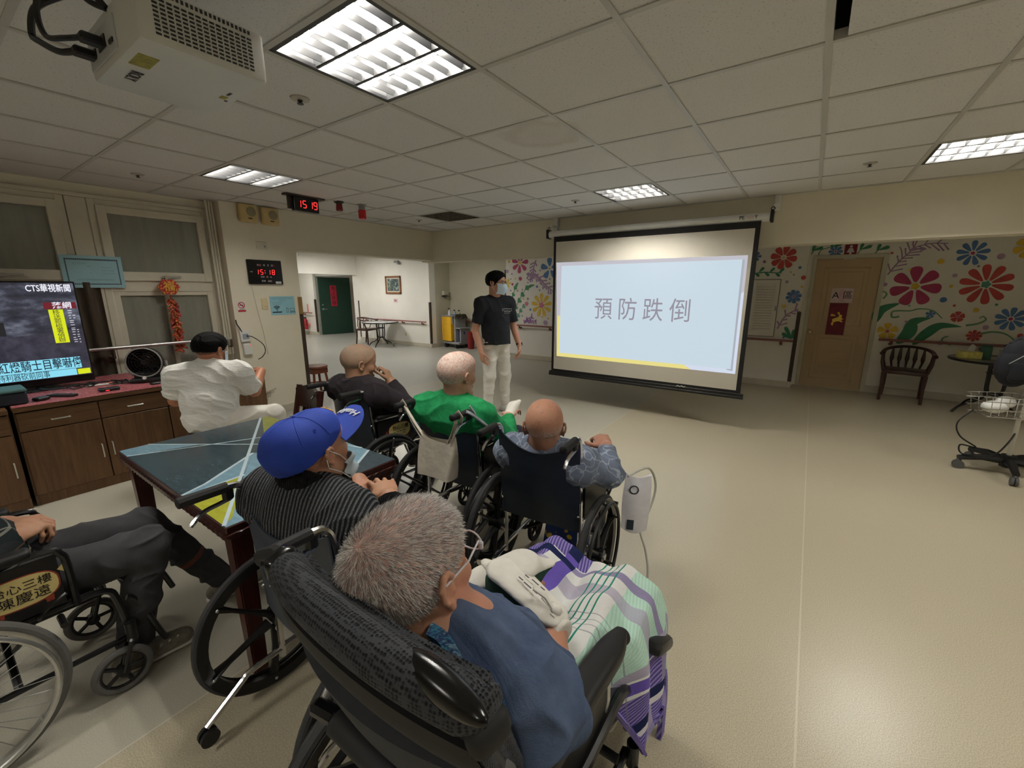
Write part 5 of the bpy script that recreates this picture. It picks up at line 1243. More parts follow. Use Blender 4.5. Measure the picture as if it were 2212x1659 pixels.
def caster(par, x, y, r=.09, col=None, swing=0.0):
    m = M(); yc = y - .045
    m.ring((x, yc, r), (1, 0, 0), r - .012, .013, 32, 8, 1); m.cyl((x - .014, yc, r), (x + .014, yc, r), .022, 12)
    for k in range(5):
        a = 2 * PI * k / 5; m.cyl((x, yc, r), (x, yc + (r - .018) * math.cos(a), r + (r - .018) * math.sin(a)), .008, 6)
    m.ring((x, yc, r), (1, 0, 0), r - .024, .007, 28, 6)
    c = obj('caster_wheel', m, [BLACKP, col or RUBBER], par)
    m = M()
    for s in (-1, 1): m.tube([(x + s * .022, yc, r), (x + s * .022, y - .01, r * 2 + .02), (x, y, r * 2 + .03)], .008, 6, flat=.6)
    m.cyl((x, y, r * 2 + .015), (x, y, r * 2 + .09), .018, 12); obj('caster_fork', m, BLACKM, c)
def bend(pts, n=5): return smooth_path(pts, n)
def wheelchair(label, loc, rz, fm=CHROME, style='mag', uph=NAVY, antitip=False, tag_text=None, cb=.86, back_lo=.40, tx=.275, cw=.20, cy=.40, plates=True):
    t = thing('wheelchair', label, 'wheelchair', loc, rz)
    for s in (-1, 1):
        rear_wheel(t, s * tx, s, style)
        caster(t, s * (cw + .02), cy, col=None if style == 'mag' else GREYT)
        m = M(); x = s * cw
        m.tube(bend([(x, -.03, .16), (x, -.03, .46), (x, -.055, .70), (x, -.065, cb - .05), (x, -.085, cb), (x, -.13, cb + .012), (x, -.25, cb + .012)]), .0115, 8)
        m.tube(bend([(x, -.03, .43), (x, .30, .43), (x, cy - .04, .42), (x, cy - .015, .36), (x, cy, .22)]), .0115, 8)
        m.tube([(x, -.03, .20), (x, cy, .20)], .0105, 8)
        m.tube(bend([(x + s * .02, -.04, .655), (x + s * .02, .27, .655), (x + s * .02, .32, .63), (x + s * .02, .33, .58), (x + s * .02, .33, .43)]), .011, 8)
        m.tube([(x, -.03, .28), (x + s * .06, 0, .28)], .014, 8)
        obj('side_frame', m, fm, t)
        m = M(); m.box((x + s * .02, .115, .672), (.052, .29, .030), None, 0, .012, 3); obj('armrest', m, PADM, t)
        m = M(); m.b2((x + s * .016 - .002, -.02, .45), (x + s * .016 + .002, .31, .635), 0, .001); p = obj('side_panel', m, BLACKP, t)
        if tag_text and s == tag_text[0]:
            m = M(); fr = frame((x + s * .0195, tag_text[3], .545), (0, s, 0), (0, 0, 1)); n = 28
            ov = [(.088 * math.copysign(abs(math.cos(2 * PI * i / n)) ** .75, math.cos(2 * PI * i / n)), .052 * math.copysign(abs(math.sin(2 * PI * i / n)) ** .75, math.sin(2 * PI * i / n))) for i in range(n)]
            m.flat([(a * 1.05, b * 1.08) for a, b in ov], fr, 1, .0004); m.flat(ov, fr, 0, .0008)
            m.flat([(-.118, .0), (-.1, .015), (-.098, -.02)], fr, 1, .0004); m.flat([(.09, .035), (.115, .06), (.105, .02)], fr, 0, .0006)
            for q in (-.055, -.045, .055, .065): m.flat([(q - .006, -.045), (q + .006, -.045), (q + .004, -.066), (q - .004, -.066)], fr, 1, .0005)
            m.flat([(-.083, .012), (-.066, .016), (-.068, .022)], fr, 1, .0011); m.flat([(-.08, -.016), (-.062, -.016), (-.066, -.022), (-.076, -.022)], fr, 1, .0011)
            text(m, tag_text[1], .034, fr @ Matrix.Translation((.008, .018, .001)), 2); (text(m, tag_text[2], .040, fr @ Matrix.Translation((.008, -.022, .001)), 2) if tag_text[2] else scrib(m, fr, -.05, .06, -.022, .03, 2, .0012, 31))
            obj('name_sticker', m, [mat('sticker_cream', rgb(226, 208, 140), .5, 0, .05), mat('sticker_red', rgb(156, 66, 48), .5), mat('ink', rgb(24, 16, 18))], p)
        m = M(); m.tube([(x, -.125, cb + .012), (x, -.255, cb + .012)], [.0175, .0175], 10); m.ell((x, -.255, cb + .012), (.0175, .006, .0175), n=10); g = obj('push_grip', m, GRIP, t)
        m = M(); m.box((x, -.125, cb - .01), (.024, .03, .045), None, 0, .006); m.tube(bend([(x, -.12, cb - .03), (x, -.15, cb - .035), (x, -.20, cb - .045), (x, -.235, cb - .075)]), [.008] * 15 + [.007], 6, 1); obj('brake_lever', m, [BLACKP, CHROME], g)
        m = M(); m.tube(bend([(x, cy + .01, .36), (x, .46 + (cy - .4) * .5, .33), (x - s * .01, .53, .15), (x - s * .02, .545, .10)]), .0105, 8); f = obj('footrest_hanger', m, fm, t)
        m = M()
        if plates: m.box((x - s * .09, .59, .10), (.15, .15, .014), (rad(10), 0, 0), 0, .006); obj('footplate', m, BLACKP, f)
        else: m.tube(bend([(x, .45, .44), (x - s * .02, .50, .46), (x - s * .03, .56, .42), (x - s * .03, .60, .30)]), .010, 8); obj('swing_tube', m, fm, f)
        m = M(); m.tube(bend([(x, -.03, .19), (x, -.14, .185), (x, -.17, .17), (x, -.20, .13 if not antitip else .15)]) + ([(x, -.29, .09)] if antitip else []), .0105, 8)
        if antitip:
            for q in (-1, 1): m.cyl((x + q * .012 - .006, -.29, .055), (x + q * .012 + .006, -.29, .055), .028, 16, 1)
            m.cyl((x - .014, -.29, .058), (x + .014, -.29, .058), .007, 8)
        else: m.tube([(x, -.185, .15), (x, -.215, .118)], .014, 8, 1)
        obj('tipping_lever', m, [fm, BLACKP], t)
        m = M()
        for z in (.48, .62, .76): m.ell((x, -.055, z), (.008, .014, .008), n=8)
        m.tube([(x, -.046, .47), (x, -.05, .77)], .004, 5); obj('upholstery_screws', m, CHROME, t)
        m = M(); m.tube([(s * -(cw - .005), .16, .19), (s * (cw - .005), .16, .43)], .0105, 8); m.cyl((s * .005, .15, .31), (s * .005, .17, .31), .012, 8); obj('cross_brace', m, BLACKM, t)
        m = M(); m.tube(bend([(x + s * .02, .24, .43), (x + s * .045, .25, .46), (x + s * .05, .31, .50)]), .006, 6); m.cyl((x + s * .02, .285, .41), (x + s * .09, .285, .41), .010, 8); obj('wheel_lock', m, BLACKM, t)
    def bk(u, v):
        z = back_lo + (cb - .018 - back_lo) * v; sag = .055 * math.sin(PI * u) * (.6 + .4 * math.sin(PI * min(1, v * 1.1)))
        zz = z - (.07 * math.sin(PI * u) * v ** 3) + (.02 * math.sin(PI * u) * (1 - v) ** 3)
        return (-(cw + .006) + (2 * cw + .012) * u, -.038 - .03 * max(0, (z - .46) / .4) - sag - .012, zz)
    m = M(); m.grid(bk, 24, 14, 0, -.006); obj('back_upholstery', m, uph, t)
    m = M(); m.grid(lambda u, v: (-cw + 2 * cw * u, -.02 + .40 * v, .445 - .02 * math.sin(PI * u)), 12, 6, 0, .008); obj('seat_upholstery', m, uph, t)
    return t
wheelchair('chrome wheelchair with navy back carrying the man in patterned pyjamas', (-.955, 1.645, 0), rad(5))
wheelchair('chrome wheelchair with a canvas tote on its handles, man in green', (-1.60, 1.72, 0), rad(2))
wheelchair('chrome wheelchair holding the man in the dark purple sweater', (-2.46, 1.70, 0), rad(-3), tag_text=(1, '怡心三樓', None, .15), cb=.85)
wheelchair('dark grey-blue wheelchair of the man in the blue cap by the table', (-1.225, .625, 0), rad(1), tx=.305, cw=.235, uph=mat('slate_vinyl', rgb(52, 60, 72), .45, 0, .1, 5, .2, 12), antitip=True, cb=.87)
wheelchair('black wheelchair with grey wire-spoked wheels at the lower left', (-2.185, -.16, 0), rad(0), fm=BLACKM, style='wire', uph=BLACKV, tag_text=(1, '怡心三樓', '陳慶遠', .215), cy=.445, plates=False)
# pale canvas tote on the second chair
t = thing('tote_bag', 'cream canvas tote bag hanging from the handles of the green-shirted man\'s wheelchair', 'bag', (-1.60, 1.72, 0), rad(2))
m = M()
def tote(u, v):
    a = 2 * PI * u; wv = .118 + .012 * math.sin(PI * v); dv = .018 + .032 * v
    c, s_ = math.cos(a), math.sin(a)
    return (.045 + wv * math.copysign(abs(c) ** .5, c) - .02 * v, -.20 + dv * math.copysign(abs(s_) ** .7, s_) + .012 * math.sin(3 * a) * v + .01, .725 - .225 * v + .02 * math.sin(2 * a + 1) * (1 - v))
m.grid(tote, 40, 14); m.add([tote(i / 40, 1) for i in range(40)], [tuple(range(40))])
canvas = mat('cream_canvas', rgb(206, 198, 184), .9, 0, .06, 12, .3, 22, bdist=.01); obj('bag_body', m, canvas, t)
for (x0, x1, hx) in ((-.055, -.02, -.20), (.105, .135, .20)):
    m = M()
    for xx in (x0, x1): m.tube([(xx, -.20, .68), (xx + (hx - xx) * .5, -.20, .76 + .01), (hx, -.205, .885)], .010, 6, flat=.3)
    m.tube([(hx - .004, -.22, .83), (hx - .022, -.205, .87), (hx, -.205, .894), (hx + .022, -.205, .87), (hx + .004, -.19, .83)], .010, 6, flat=.3); obj('strap', m, canvas, t)
m = M(); m.tube(bend([(.22, -.15, .885), (.24, -.12, .86), (.28, -.02, .76), (.27, .0, .70)]), [.02] * 15 + [.016], 8, flat=.45); m.tube(bend([(.2, -.1, .90), (.24, -.06, .82), (.27, .02, .73)]), .012, 8, flat=.5); o = obj('plastic_strap', m, mat('clear_plastic', rgb(150, 156, 164), .15, 0, .2, 30)); o.location = (-1.60, 1.72, 0); tag(o, 'crumpled clear plastic strap tied on the right handle above the tote bag', 'plastic strip')
# ================================================================== BODIES: smooth blended volumes -> one continuous mesh
class Blob:
    def __init__(s, h=.006, k=.02): s.h = h; s.k = k; s.p = []
    def cap(s, a, b, ra, rb=None, k=None, sub=False, cut=None, flat=None):
        s.p.append(('c', np.array(a, float), np.array(b, float), ra, ra if rb is None else rb, s.k if k is None else k, sub, cut, flat)); return s
    def ell(s, c, r, R=None, k=None, sub=False):
        s.p.append(('e', np.array(c, float), np.array(r, float), np.eye(3) if R is None else np.array(R, float), 0, s.k if k is None else k, sub, None, None)); return s
    def chain(s, pts, rs, k=None, sub=False):
        for i in range(len(pts) - 1): s.cap(pts[i], pts[i + 1], rs[i], rs[i + 1], k, sub)
        return s
    def bb(s, p):
        if p[0] == 'c':
            r = max(p[3], p[4]); return np.minimum(p[1], p[2]) - r, np.maximum(p[1], p[2]) + r
        e = np.sqrt(((p[3] * p[2][:, None]) ** 2).sum(0)); return p[1] - e, p[1] + e
    def build(s, clips=()):
        h = s.h
        B = [s.bb(p) for p in s.p if not p[6]]
        lo = np.min([b[0] for b in B], 0) - 4 * h; hi = np.max([b[1] for b in B], 0) + 4 * h
        n = np.ceil((hi - lo) / h).astype(int) + 1
        D = np.full(n, 1.0, np.float32)
        ax = [lo[i] + h * np.arange(n[i]) for i in range(3)]
        for p in s.p:
            k = p[5]; b0, b1 = s.bb(p); pad = k + 3 * h
            i0 = np.clip(np.floor((b0 - pad - lo) / h).astype(int), 0, n - 1); i1 = np.clip(np.ceil((b1 + pad - lo) / h).astype(int) + 1, 1, n)
            if np.any(i1 <= i0): continue
            X, Y, Z = np.meshgrid(ax[0][i0[0]:i1[0]], ax[1][i0[1]:i1[1]], ax[2][i0[2]:i1[2]], indexing='ij')
            if p[0] == 'c':
                a, b = p[1], p[2]; ba = b - a; L = max(ba @ ba, 1e-12)
                x, y, z = X - a[0], Y - a[1], Z - a[2]
                t_ = (x * ba[0] + y * ba[1] + z * ba[2]) / L
                t = np.clip(t_, 0, 1)
                dx, dy, dz = x - ba[0] * t, y - ba[1] * t, z - ba[2] * t
                if p[8] is not None:
                    nrm, f = np.array(p[8][0], float), p[8][1]; q = (dx * nrm[0] + dy * nrm[1] + dz * nrm[2]) * (1 / f - 1)
                    dx, dy, dz = dx + nrm[0] * q, dy + nrm[1] * q, dz + nrm[2] * q
                d = np.sqrt(dx * dx + dy * dy + dz * dz) - (p[3] + (p[4] - p[3]) * t)
                if p[8] is not None: d = d * p[8][1] ** .5
                if p[7]:
                    l = L ** .5
                    if 'b' in p[7]: d = np.maximum(d, (t_ - 1) * l)
                    if 'a' in p[7]: d = np.maximum(d, -t_ * l)
            else:
                R = p[3]; c = p[1]; r = p[2]
                x, y, z = X - c[0], Y - c[1], Z - c[2]
                u = [(x * R[i][0] + y * R[i][1] + z * R[i][2]) for i in range(3)]
                k0 = np.sqrt(sum((u[i] / r[i]) ** 2 for i in range(3))); k1 = np.sqrt(sum((u[i] / r[i] ** 2) ** 2 for i in range(3)))
                d = k0 * (k0 - 1) / np.maximum(k1, 1e-9)
            d = d.astype(np.float32); sl = tuple(slice(i0[i], i1[i]) for i in range(3)); o = D[sl]
            if p[6]:
                hh = np.maximum(k - np.abs(o + d), 0) / k; D[sl] = np.maximum(o, -d) + hh * hh * k * .25
            else:
                hh = np.maximum(k - np.abs(o - d), 0) / k; D[sl] = np.minimum(o, d) - hh * hh * k * .25
        for (c, nv) in clips:     # keep the side where (p-c).n < 0
            c = np.array(c, float); nv = np.array(nv, float); nv = nv / np.linalg.norm(nv)
            pl = ((ax[0] - c[0]) * nv[0])[:, None, None] + ((ax[1] - c[1]) * nv[1])[None, :, None] + ((ax[2] - c[2]) * nv[2])[None, None, :]
            D = np.maximum(D, pl.astype(np.float32))
        return nets(D, lo, h)

def nets(D, lo, h):
    I = D < 0
    n = D.shape
    c = I[:-1, :-1, :-1].astype(np.int8)
    tot = np.zeros([x - 1 for x in n], np.int8)
    offs = [(i, j, k) for i in (0, 1) for j in (0, 1) for k in (0, 1)]
    for i, j, k in offs: tot += I[i:n[0] - 1 + i, j:n[1] - 1 + j, k:n[2] - 1 + k]
    act = (tot > 0) & (tot < 8)
    idx = np.full(act.shape, -1, np.int64); C = np.argwhere(act); idx[act] = np.arange(len(C))
    V = {o: D[C[:, 0] + o[0], C[:, 1] + o[1], C[:, 2] + o[2]] for o in offs}
    P = np.zeros((len(C), 3)); W = np.zeros(len(C))
    for a in offs:
        for d in range(3):
            if a[d]: continue
            b = list(a); b[d] = 1; b = tuple(b)
            va, vb = V[a], V[b]; m = (va < 0) != (vb < 0)
            t = np.where(m, va / np.where(m, va - vb, 1), 0)
            q = np.array(a, float)[None, :].repeat(len(C), 0); q[:, d] = t
            P += q * m[:, None]; W += m
    P = (C + P / W[:, None]) * h + lo
    F = []
    for d in range(3):
        e1, e2 = (d + 1) % 3, (d + 2) % 3
        sl0 = [slice(None)] * 3; sl1 = [slice(None)] * 3; sl0[d] = slice(0, -1); sl1[d] = slice(1, None)
        A, Bv = I[tuple(sl0)], I[tuple(sl1)]
        E = np.argwhere(A != Bv); E = E[(E[:, e1] > 0) & (E[:, e2] > 0) & (E[:, e1] < n[e1] - 1) & (E[:, e2] < n[e2] - 1)]
        fl = A[E[:, 0], E[:, 1], E[:, 2]]
        q = []
        for s1, s2 in ((-1, -1), (0, -1), (0, 0), (-1, 0)):
            c = E.copy(); c[:, e1] += s1; c[:, e2] += s2; q.append(idx[c[:, 0], c[:, 1], c[:, 2]])
        q = np.stack(q, 1); q[~fl] = q[~fl][:, ::-1]; F.append(q)
    F = np.concatenate(F)
    F = F[(F >= 0).all(1)]
    return P, F

def vnormals(P, F):
    n = np.cross(P[F[:, 2]] - P[F[:, 0]], P[F[:, 3]] - P[F[:, 1]])
    N = np.zeros_like(P)
    for i in range(4): np.add.at(N, F[:, i], n)
    return N / np.maximum(np.linalg.norm(N, axis=1), 1e-12)[:, None]
def relax(P, F, it=2, f=.5):
    for _ in range(it):
        S_ = np.zeros_like(P); w = np.zeros(len(P))
        for i in range(4):
            for j in (1, 3): np.add.at(S_, F[:, i], P[F[:, (i + j) % 4]]); np.add.at(w, F[:, i], 1)
        P = P + f * (S_ / np.maximum(w, 1)[:, None] - P)
    return P
def wav(P, seed, sc, n=7, axis=None):
    r = np.random.RandomState(seed); o = np.zeros(len(P))
    W_ = P + .035 * np.stack([np.sin(P @ r.normal(0, 14, 3) + r.uniform(0, 6)) for _ in range(3)], 1)
    for i in range(n):
        k = r.normal(0, 1, 3)
        if axis is not None: k = k - np.array(axis) * (k @ np.array(axis)) * .8
        o += np.sin(W_ @ (k / np.linalg.norm(k) * sc * r.uniform(.6, 1.7)) + r.uniform(0, 6.3))
    o /= n ** .5
    return 1 - np.abs(np.tanh(o)) * 2
def npobj(name, P, F, mats, parent):
    me = bpy.data.meshes.new(name)
    me.vertices.add(len(P)); me.vertices.foreach_set('co', P.astype(np.float32).ravel())
    me.loops.add(len(F) * 4); me.loops.foreach_set('vertex_index', F.astype(np.int32).ravel())
    me.polygons.add(len(F)); me.polygons.foreach_set('loop_start', np.arange(0, len(F) * 4, 4, dtype=np.int32)); me.polygons.foreach_set('loop_total', np.full(len(F), 4, np.int32))
    me.polygons.foreach_set('use_smooth', np.ones(len(F), bool))
    me.update(calc_edges=True); me.validate()
    return link_mesh(name, me, mats, parent)
def blobobj(name, b, mt, parent, fold=0.0, seed=0, sc=38, axis=None, sm=2, clips=()):
    P, F = b.build(clips)
    P = relax(P, F, sm)
    if fold: P = P + vnormals(P, F) * (wav(P, seed, sc, 7, axis) * fold)[:, None]
    return npobj(name, P, F, mt, parent)

def rotm(yaw=0, pitch=0, roll=0):
    """columns = right, forward, up axes of the head; yaw left +, pitch up +, roll: top of head to the right +"""
    m = Matrix.Rotation(rad(yaw), 3, 'Z') @ Matrix.Rotation(rad(pitch), 3, 'X') @ Matrix.Rotation(rad(roll), 3, 'Y')
    return np.array(m)
class Head:
    def __init__(s, c, yaw=0, pitch=0, roll=0, sc=1.0): s.c = np.array(c, float); s.R = rotm(yaw, pitch, roll); s.s = sc
    def __call__(s, x, y, z): return s.c + s.R @ (np.array([x, y, z]) * s.s)
    def m4(s):
        m = Matrix([[*s.R[i], s.c[i]] for i in range(3)] + [[0, 0, 0, 1]]); return m @ Matrix.Scale(s.s, 4)
def add_head(b, hd, neck, ears=True, old=True, jaw=1.0):
    T = hd.R.T; s = hd.s
    E = lambda c, r, k=.02, sub=False: b.ell(hd(*c), np.array(r) * s, T, k * s, sub)
    Cp = lambda a, c, ra, rb, k=.015, sub=False: b.cap(hd(*a), hd(*c), ra * s, rb * s, k * s, sub)
    E((0, -.012, .045), (.074, .094, .078)); E((0, -.035, .03), (.070, .068, .066), .03); E((0, .03, .055), (.066, .066, .058), .03)
    E((0, .035, -.022), (.058 * jaw, .055, .07), .03)
    Cp((-.05, .0, -.055), (-.012, .068, -.098), .02, .017, .03); Cp((.05, .0, -.055), (.012, .068, -.098), .02, .017, .03)
    Cp((-.012, .072, -.096), (.012, .072, -.096), .017, .017, .02)
    Cp((-.036, .078, .026), (-.012, .086, .024), .010, .010, .014); Cp((.036, .078, .026), (.012, .086, .024), .010, .010, .014)
    E((-.044, .06, -.018), (.02, .018, .017), .022); E((.044, .06, -.018), (.02, .018, .017), .022)
    for q in (-1, 1): E((q * .031, .094, .006), (.017, .012, .010), .012, True)
    for q in (-1, 1): E((q * .031, .079, .005), (.0125, .0125, .0115), .004)
    Cp((0, .088, .012), (0, .108, -.026), .0075, .0115, .012)
    for q in (-1, 1): E((q * .011, .1, -.031), (.0085, .009, .007), .006)
    Cp((-.02, .088, -.058), (.02, .088, -.058), .0055, .0055, .008); Cp((-.016, .088, -.068), (.016, .088, -.068), .0065, .0065, .008)
    Cp((-.02, .099, -.063), (.02, .099, -.063), .0025, .0025, .004, True)
    if ears:
        for q in (-1, 1):
            ec = (q * .078, -.010, -.002); es = .84
            E((ec[0] - q * .004, ec[1] + .004, ec[2]), (.011, .015, .025), .008)
            pts = [(.002, .012, .006), (.006, .016, .022), (.010, .004, .034), (.014, -.012, .032), (.016, -.021, .016), (.014, -.020, -.004), (.009, -.011, -.018)]
            P = [hd(ec[0] + q * a * es, ec[1] + y * es, ec[2] + z * es) for a, y, z in pts]
            b.chain(P, [.0042 * s, .005 * s, .0055 * s, .0055 * s, .0055 * s, .005 * s, .005 * s], .005 * s)
            E((ec[0] + q * .006, ec[1] + .002, ec[2] - .023), (.006, .008, .009), .006)
            E((ec[0] + q * .013, ec[1] - .001, ec[2] + .004), (.009, .009, .0135), .004, True)
            E((ec[0] + q * .004, ec[1] + .012, ec[2] - .004), (.006, .005, .008), .004)
    b.cap(hd(0, -.022, -.045), neck, .056 * s, .06 * s, .03); b.cap(hd(0, .005, -.07), np.array(neck) + np.array([0, .03, .01]), .043 * s, .05 * s, .03)

def add_hand(b, w_, d, up, side, curl=.35, spread=.10, s=1.0, thumb=.5, curls=None):
    """w_ wrist, d finger direction, up = back of hand, side = +1 right / -1 left (thumb side derives from it)"""
    w_ = np.array(w_, float); d = np.array(d, float); d /= np.linalg.norm(d); up = np.array(up, float); up -= d * (up @ d); up /= np.linalg.norm(up)
    x = np.cross(d, up) * side * -1      # towards the thumb
    R = np.array([x, d, up])
    b.ell(w_ + d * .045 * s + up * .0, np.array([.041, .050, .0155]) * s, R, .012); b.cap(w_ - d * .02 * s, w_ + d * .03 * s, .024 * s, .024 * s, .015, flat=(up, .72))
    b.cap(w_ + d * .07 * s + x * .028 * s, w_ + d * .07 * s - x * .03 * s, .0125 * s, .011 * s, .008)
    for i in range(4):
        off = (.030 - .0205 * i) * s; L = (.044, .049, .046, .036)[i] * s; r = (.0088, .009, .0086, .0076)[i] * s
        cu = curls[i] if curls else curl * (1 + .15 * i)
        a0 = spread * (1.5 - i)
        dir0 = d * math.cos(a0) + x * math.sin(a0)
        p = w_ + d * (.082 - .006 * abs(i - 1.2)) * s + x * off; ang = cu * .6; pts = [p]; rs = [r * 1.12]
        for j, l in enumerate((L, L * .68, L * .52)):
            v = dir0 * math.cos(ang) - up * math.sin(ang); p = p + v * l; pts.append(p); rs.append(r * (1 - .09 * (j + 1))); ang += cu
        b.chain(pts, rs, .0035)
    p = w_ + d * .022 * s + x * .026 * s - up * .004 * s; tv = d * .62 + x * .72 - up * .25 * thumb * 2; tv /= np.linalg.norm(tv)
    q = p + tv * .040 * s; tv2 = d * .85 + x * .30 - up * .45 * thumb * 2; tv2 /= np.linalg.norm(tv2); q2 = q + tv2 * .033 * s; tv3 = d * .95 + x * .0 - up * .5 * thumb * 2; tv3 /= np.linalg.norm(tv3)
    b.chain([p, q, q2, q2 + tv3 * .024 * s], [.0145 * s, .0108 * s, .0098 * s, .0082 * s], .006)

DEF = dict(pel=(0, .10, .53), lum=(0, .07, .65), che=(0, .04, .78), nek=(0, .03, .915), shL=(-.175, .04, .865), shR=(.175, .04, .865), elL=(-.235, .06, .64), elR=(.235, .06, .64),
           wrL=(-.16, .28, .68), wrR=(.16, .28, .68), hiL=(-.09, .10, .51), hiR=(.09, .10, .51), knL=(-.11, .50, .53), knR=(.11, .50, .53), anL=(-.10, .54, .17), anR=(.10, .54, .17))
def V3(*a): return np.array(a, float)
def torso(b, J, t=0.0, k=.05, belly=0.0, hip=True):
    pel, lum, che, nek = (V3(*J[x]) for x in ('pel', 'lum', 'che', 'nek'))
    shL, shR = V3(*J['shL']), V3(*J['shR'])
    rt = shR - shL; rt /= np.linalg.norm(rt)
    def R(a, c):
        u = c - a; u /= np.linalg.norm(u); r = rt - u * (rt @ u); r /= np.linalg.norm(r); return np.array([r, np.cross(u, r), u])
    if hip: b.ell(pel, V3(.165 + t, .12 + t, .10 + t), R(pel, lum), k)
    b.ell(lum + V3(0, belly * .5, 0), V3(.15 + t + belly * .3, .108 + t + belly, .12 + t), R(pel, che), k)
    b.ell(che, V3(.16 + t, .112 + t, .145 + t), R(lum, nek), k)
    b.cap(shL, shR, .066 + t, .066 + t, k)
    b.cap(shL, nek, .058 + t, .05 + t, k); b.cap(shR, nek, .058 + t, .05 + t, k)
def person(label, loc, rz, J=None, head=None, skin=None, hands=None, h=.006, shirt=None, trousers=None, shoes=None, sleeve=1.0, cuff=None, belly=.02, fold=.003, extra=None, hem=None, slv=.93, hd_sc=1.05, ears=True, seed=1, collar=None, st=.012, legs=True, arm=1.0):
    J = {**DEF, **(J or {})}
    t = thing('person', label, 'person', loc, rz)
    hd = Head(*head[0:1], **head[1], sc=hd_sc)
    b = Blob(h, .02)
    torso(b, J, 0, .05, belly)
    add_head(b, hd, J['nek'], ears)
    for s in 'LR':
        b.chain([J['sh' + s], J['el' + s], J['wr' + s]], [.050 * arm, .040 * arm, .027 * arm], .02)
        b.cap(V3(*J['el' + s]) * .75 + V3(*J['wr' + s]) * .25, V3(*J['wr' + s]), .041 * arm, .027 * arm, .02)
        if legs: b.chain([J['hi' + s], J['kn' + s], J['an' + s]], [.082, .058, .038], .03)
        if legs and not shoes: b.cap(J['an' + s], V3(*J['an' + s]) + V3(*J.get('ft' + s, (0, .14, -.07))), .038, .03, .02)
    for hs, kw in (hands or {}).items():
        add_hand(b, J['wr' + hs], side=1 if hs == 'R' else -1, **kw)
    blobobj('body', b, skin, t, sm=1)
    if shirt:
        c = Blob(h, .03); torso(c, J, st, .06, belly, hem is None)
        if hem: c.cap(V3(*J['lum']) + V3(0, 0, .06), V3(*J['pel']) * V3(1, 1, 0) + V3(0, .005, hem), .160, .180, .05, cut='b', flat=((0, 1, 0), .86))
        for s in 'LR':
            e, w2, sh = (V3(*J[q + s]) for q in ('el', 'wr', 'sh'))
            if sleeve >= 1:
                c.cap(sh, e, .060 * arm + st * .5, .050 * arm + st * .5, .022); end = e + (w2 - e) * slv; c.cap(e, end, .052 * arm + st * .4, .034 * arm + st * .3, .02, cut='b')
            else:
                c.cap(sh, sh + (e - sh) * sleeve, .062 * arm + st * .6, .058 * arm + st * .8, .03, cut='b')
        nk = V3(*J['nek']); hdn = V3(*hd(0, -.01, -.06)); up = (hdn - nk) / np.linalg.norm(hdn - nk)
        c.cap(nk, nk + up * .035, .066, .060, .02, cut='b')
        blobobj('shirt', c, shirt, t, fold, seed, 34, sm=3, clips=[((0, 0, hem), (0, 0, -1))] if hem else ())
        if collar:
            cl = Blob(h, .01); n_ = 16; fx = V3(1, 0, 0) - up * up[0]; fx /= np.linalg.norm(fx); fy = np.cross(up, fx)
            pts = [nk + up * (collar[1] * .8) + (fx * math.cos(2 * PI * i / n_) + fy * math.sin(2 * PI * i / n_) * 1.05) * collar[0] for i in range(n_ + 1)]
            for i in range(n_): cl.cap(pts[i], pts[i + 1], collar[1] * .55, collar[1] * .55, .01, flat=(up, 1.6))
            blobobj('collar', cl, collar[2], t)
        if cuff:
            for s in 'LR':
                e, w2 = V3(*J['el' + s]), V3(*J['wr' + s]); cu = Blob(h, .01); cu.cap(e + (w2 - e) * .80, e + (w2 - e) * .97, .041 * arm + st * .3, .036 * arm + st * .3, .01, cut='ab'); blobobj('cuff', cu, cuff, t)
    if trousers:
        c = Blob(h, .04); pel = V3(*J['pel'])
        c.ell(pel, (.172, .125, .11), None, .05)
        for s in 'LR':
            a, k_, n2 = (V3(*J[q + s]) for q in ('hi', 'kn', 'an'))
            c.cap(a, k_, .094, .072, .05); c.cap(k_, k_ + (n2 - k_) * .97, .070, .056, .03, cut='b')
        blobobj('trousers', c, trousers, t, fold * 1.2, seed + 5, 30, sm=3)
    if shoes:
        for s in 'LR':
            a = V3(*J['an' + s]); f = V3(*J.get('ft' + s, (0, .14, -.07))); c = Blob(.005, .02)
            fl = f / np.linalg.norm(f); g = V3(fl[0], fl[1], 0); g /= np.linalg.norm(g)
            base = a + V3(0, 0, f[2] + .005)
            c.cap(base - g * .045, base + g * .15, .036, .034, .02); c.cap(a, base, .042, .040, .03, cut='a'); c.cap(base + g * .0 + V3(0, 0, .02), base + g * .13, .038, .03, .02)
            o = blobobj('shoe', c, shoes[0], t)
            c = Blob(.005, .01); c.cap(base - g * .045 - V3(0, 0, .026), base + g * .155 - V3(0, 0, .026), .040, .037, .02, flat=((0, 0, 1), .36)); blobobj('sole', c, shoes[1], o)
    if extra: extra(t, hd, J)
    return t, hd, J
def skin_mat(name, c, red=(176, 92, 72), spots=.5):
    t = NT(name); n1 = t.noise(9, 4, .6); n2 = t.noise(38, 4, .65); n3 = t.noise(230, 2, .5)
    c0 = rgb(*c); d = tuple(x * .62 for x in c0)
    k = t.mix(t.ramp(n1, [(.4, 0.0), (.75, .45)]), c0, rgb(*red))
    k = t.mix(t.ramp(n2, [(.56, 0.0), (.70, spots)]), k, d)
    t.bump(t.math('ADD', t.math('MULTIPLY', n3, .4), n2), .12, .003)
    return t.set(k, t.math('ADD', t.math('MULTIPLY', n2, .2), .38), 0, .4)
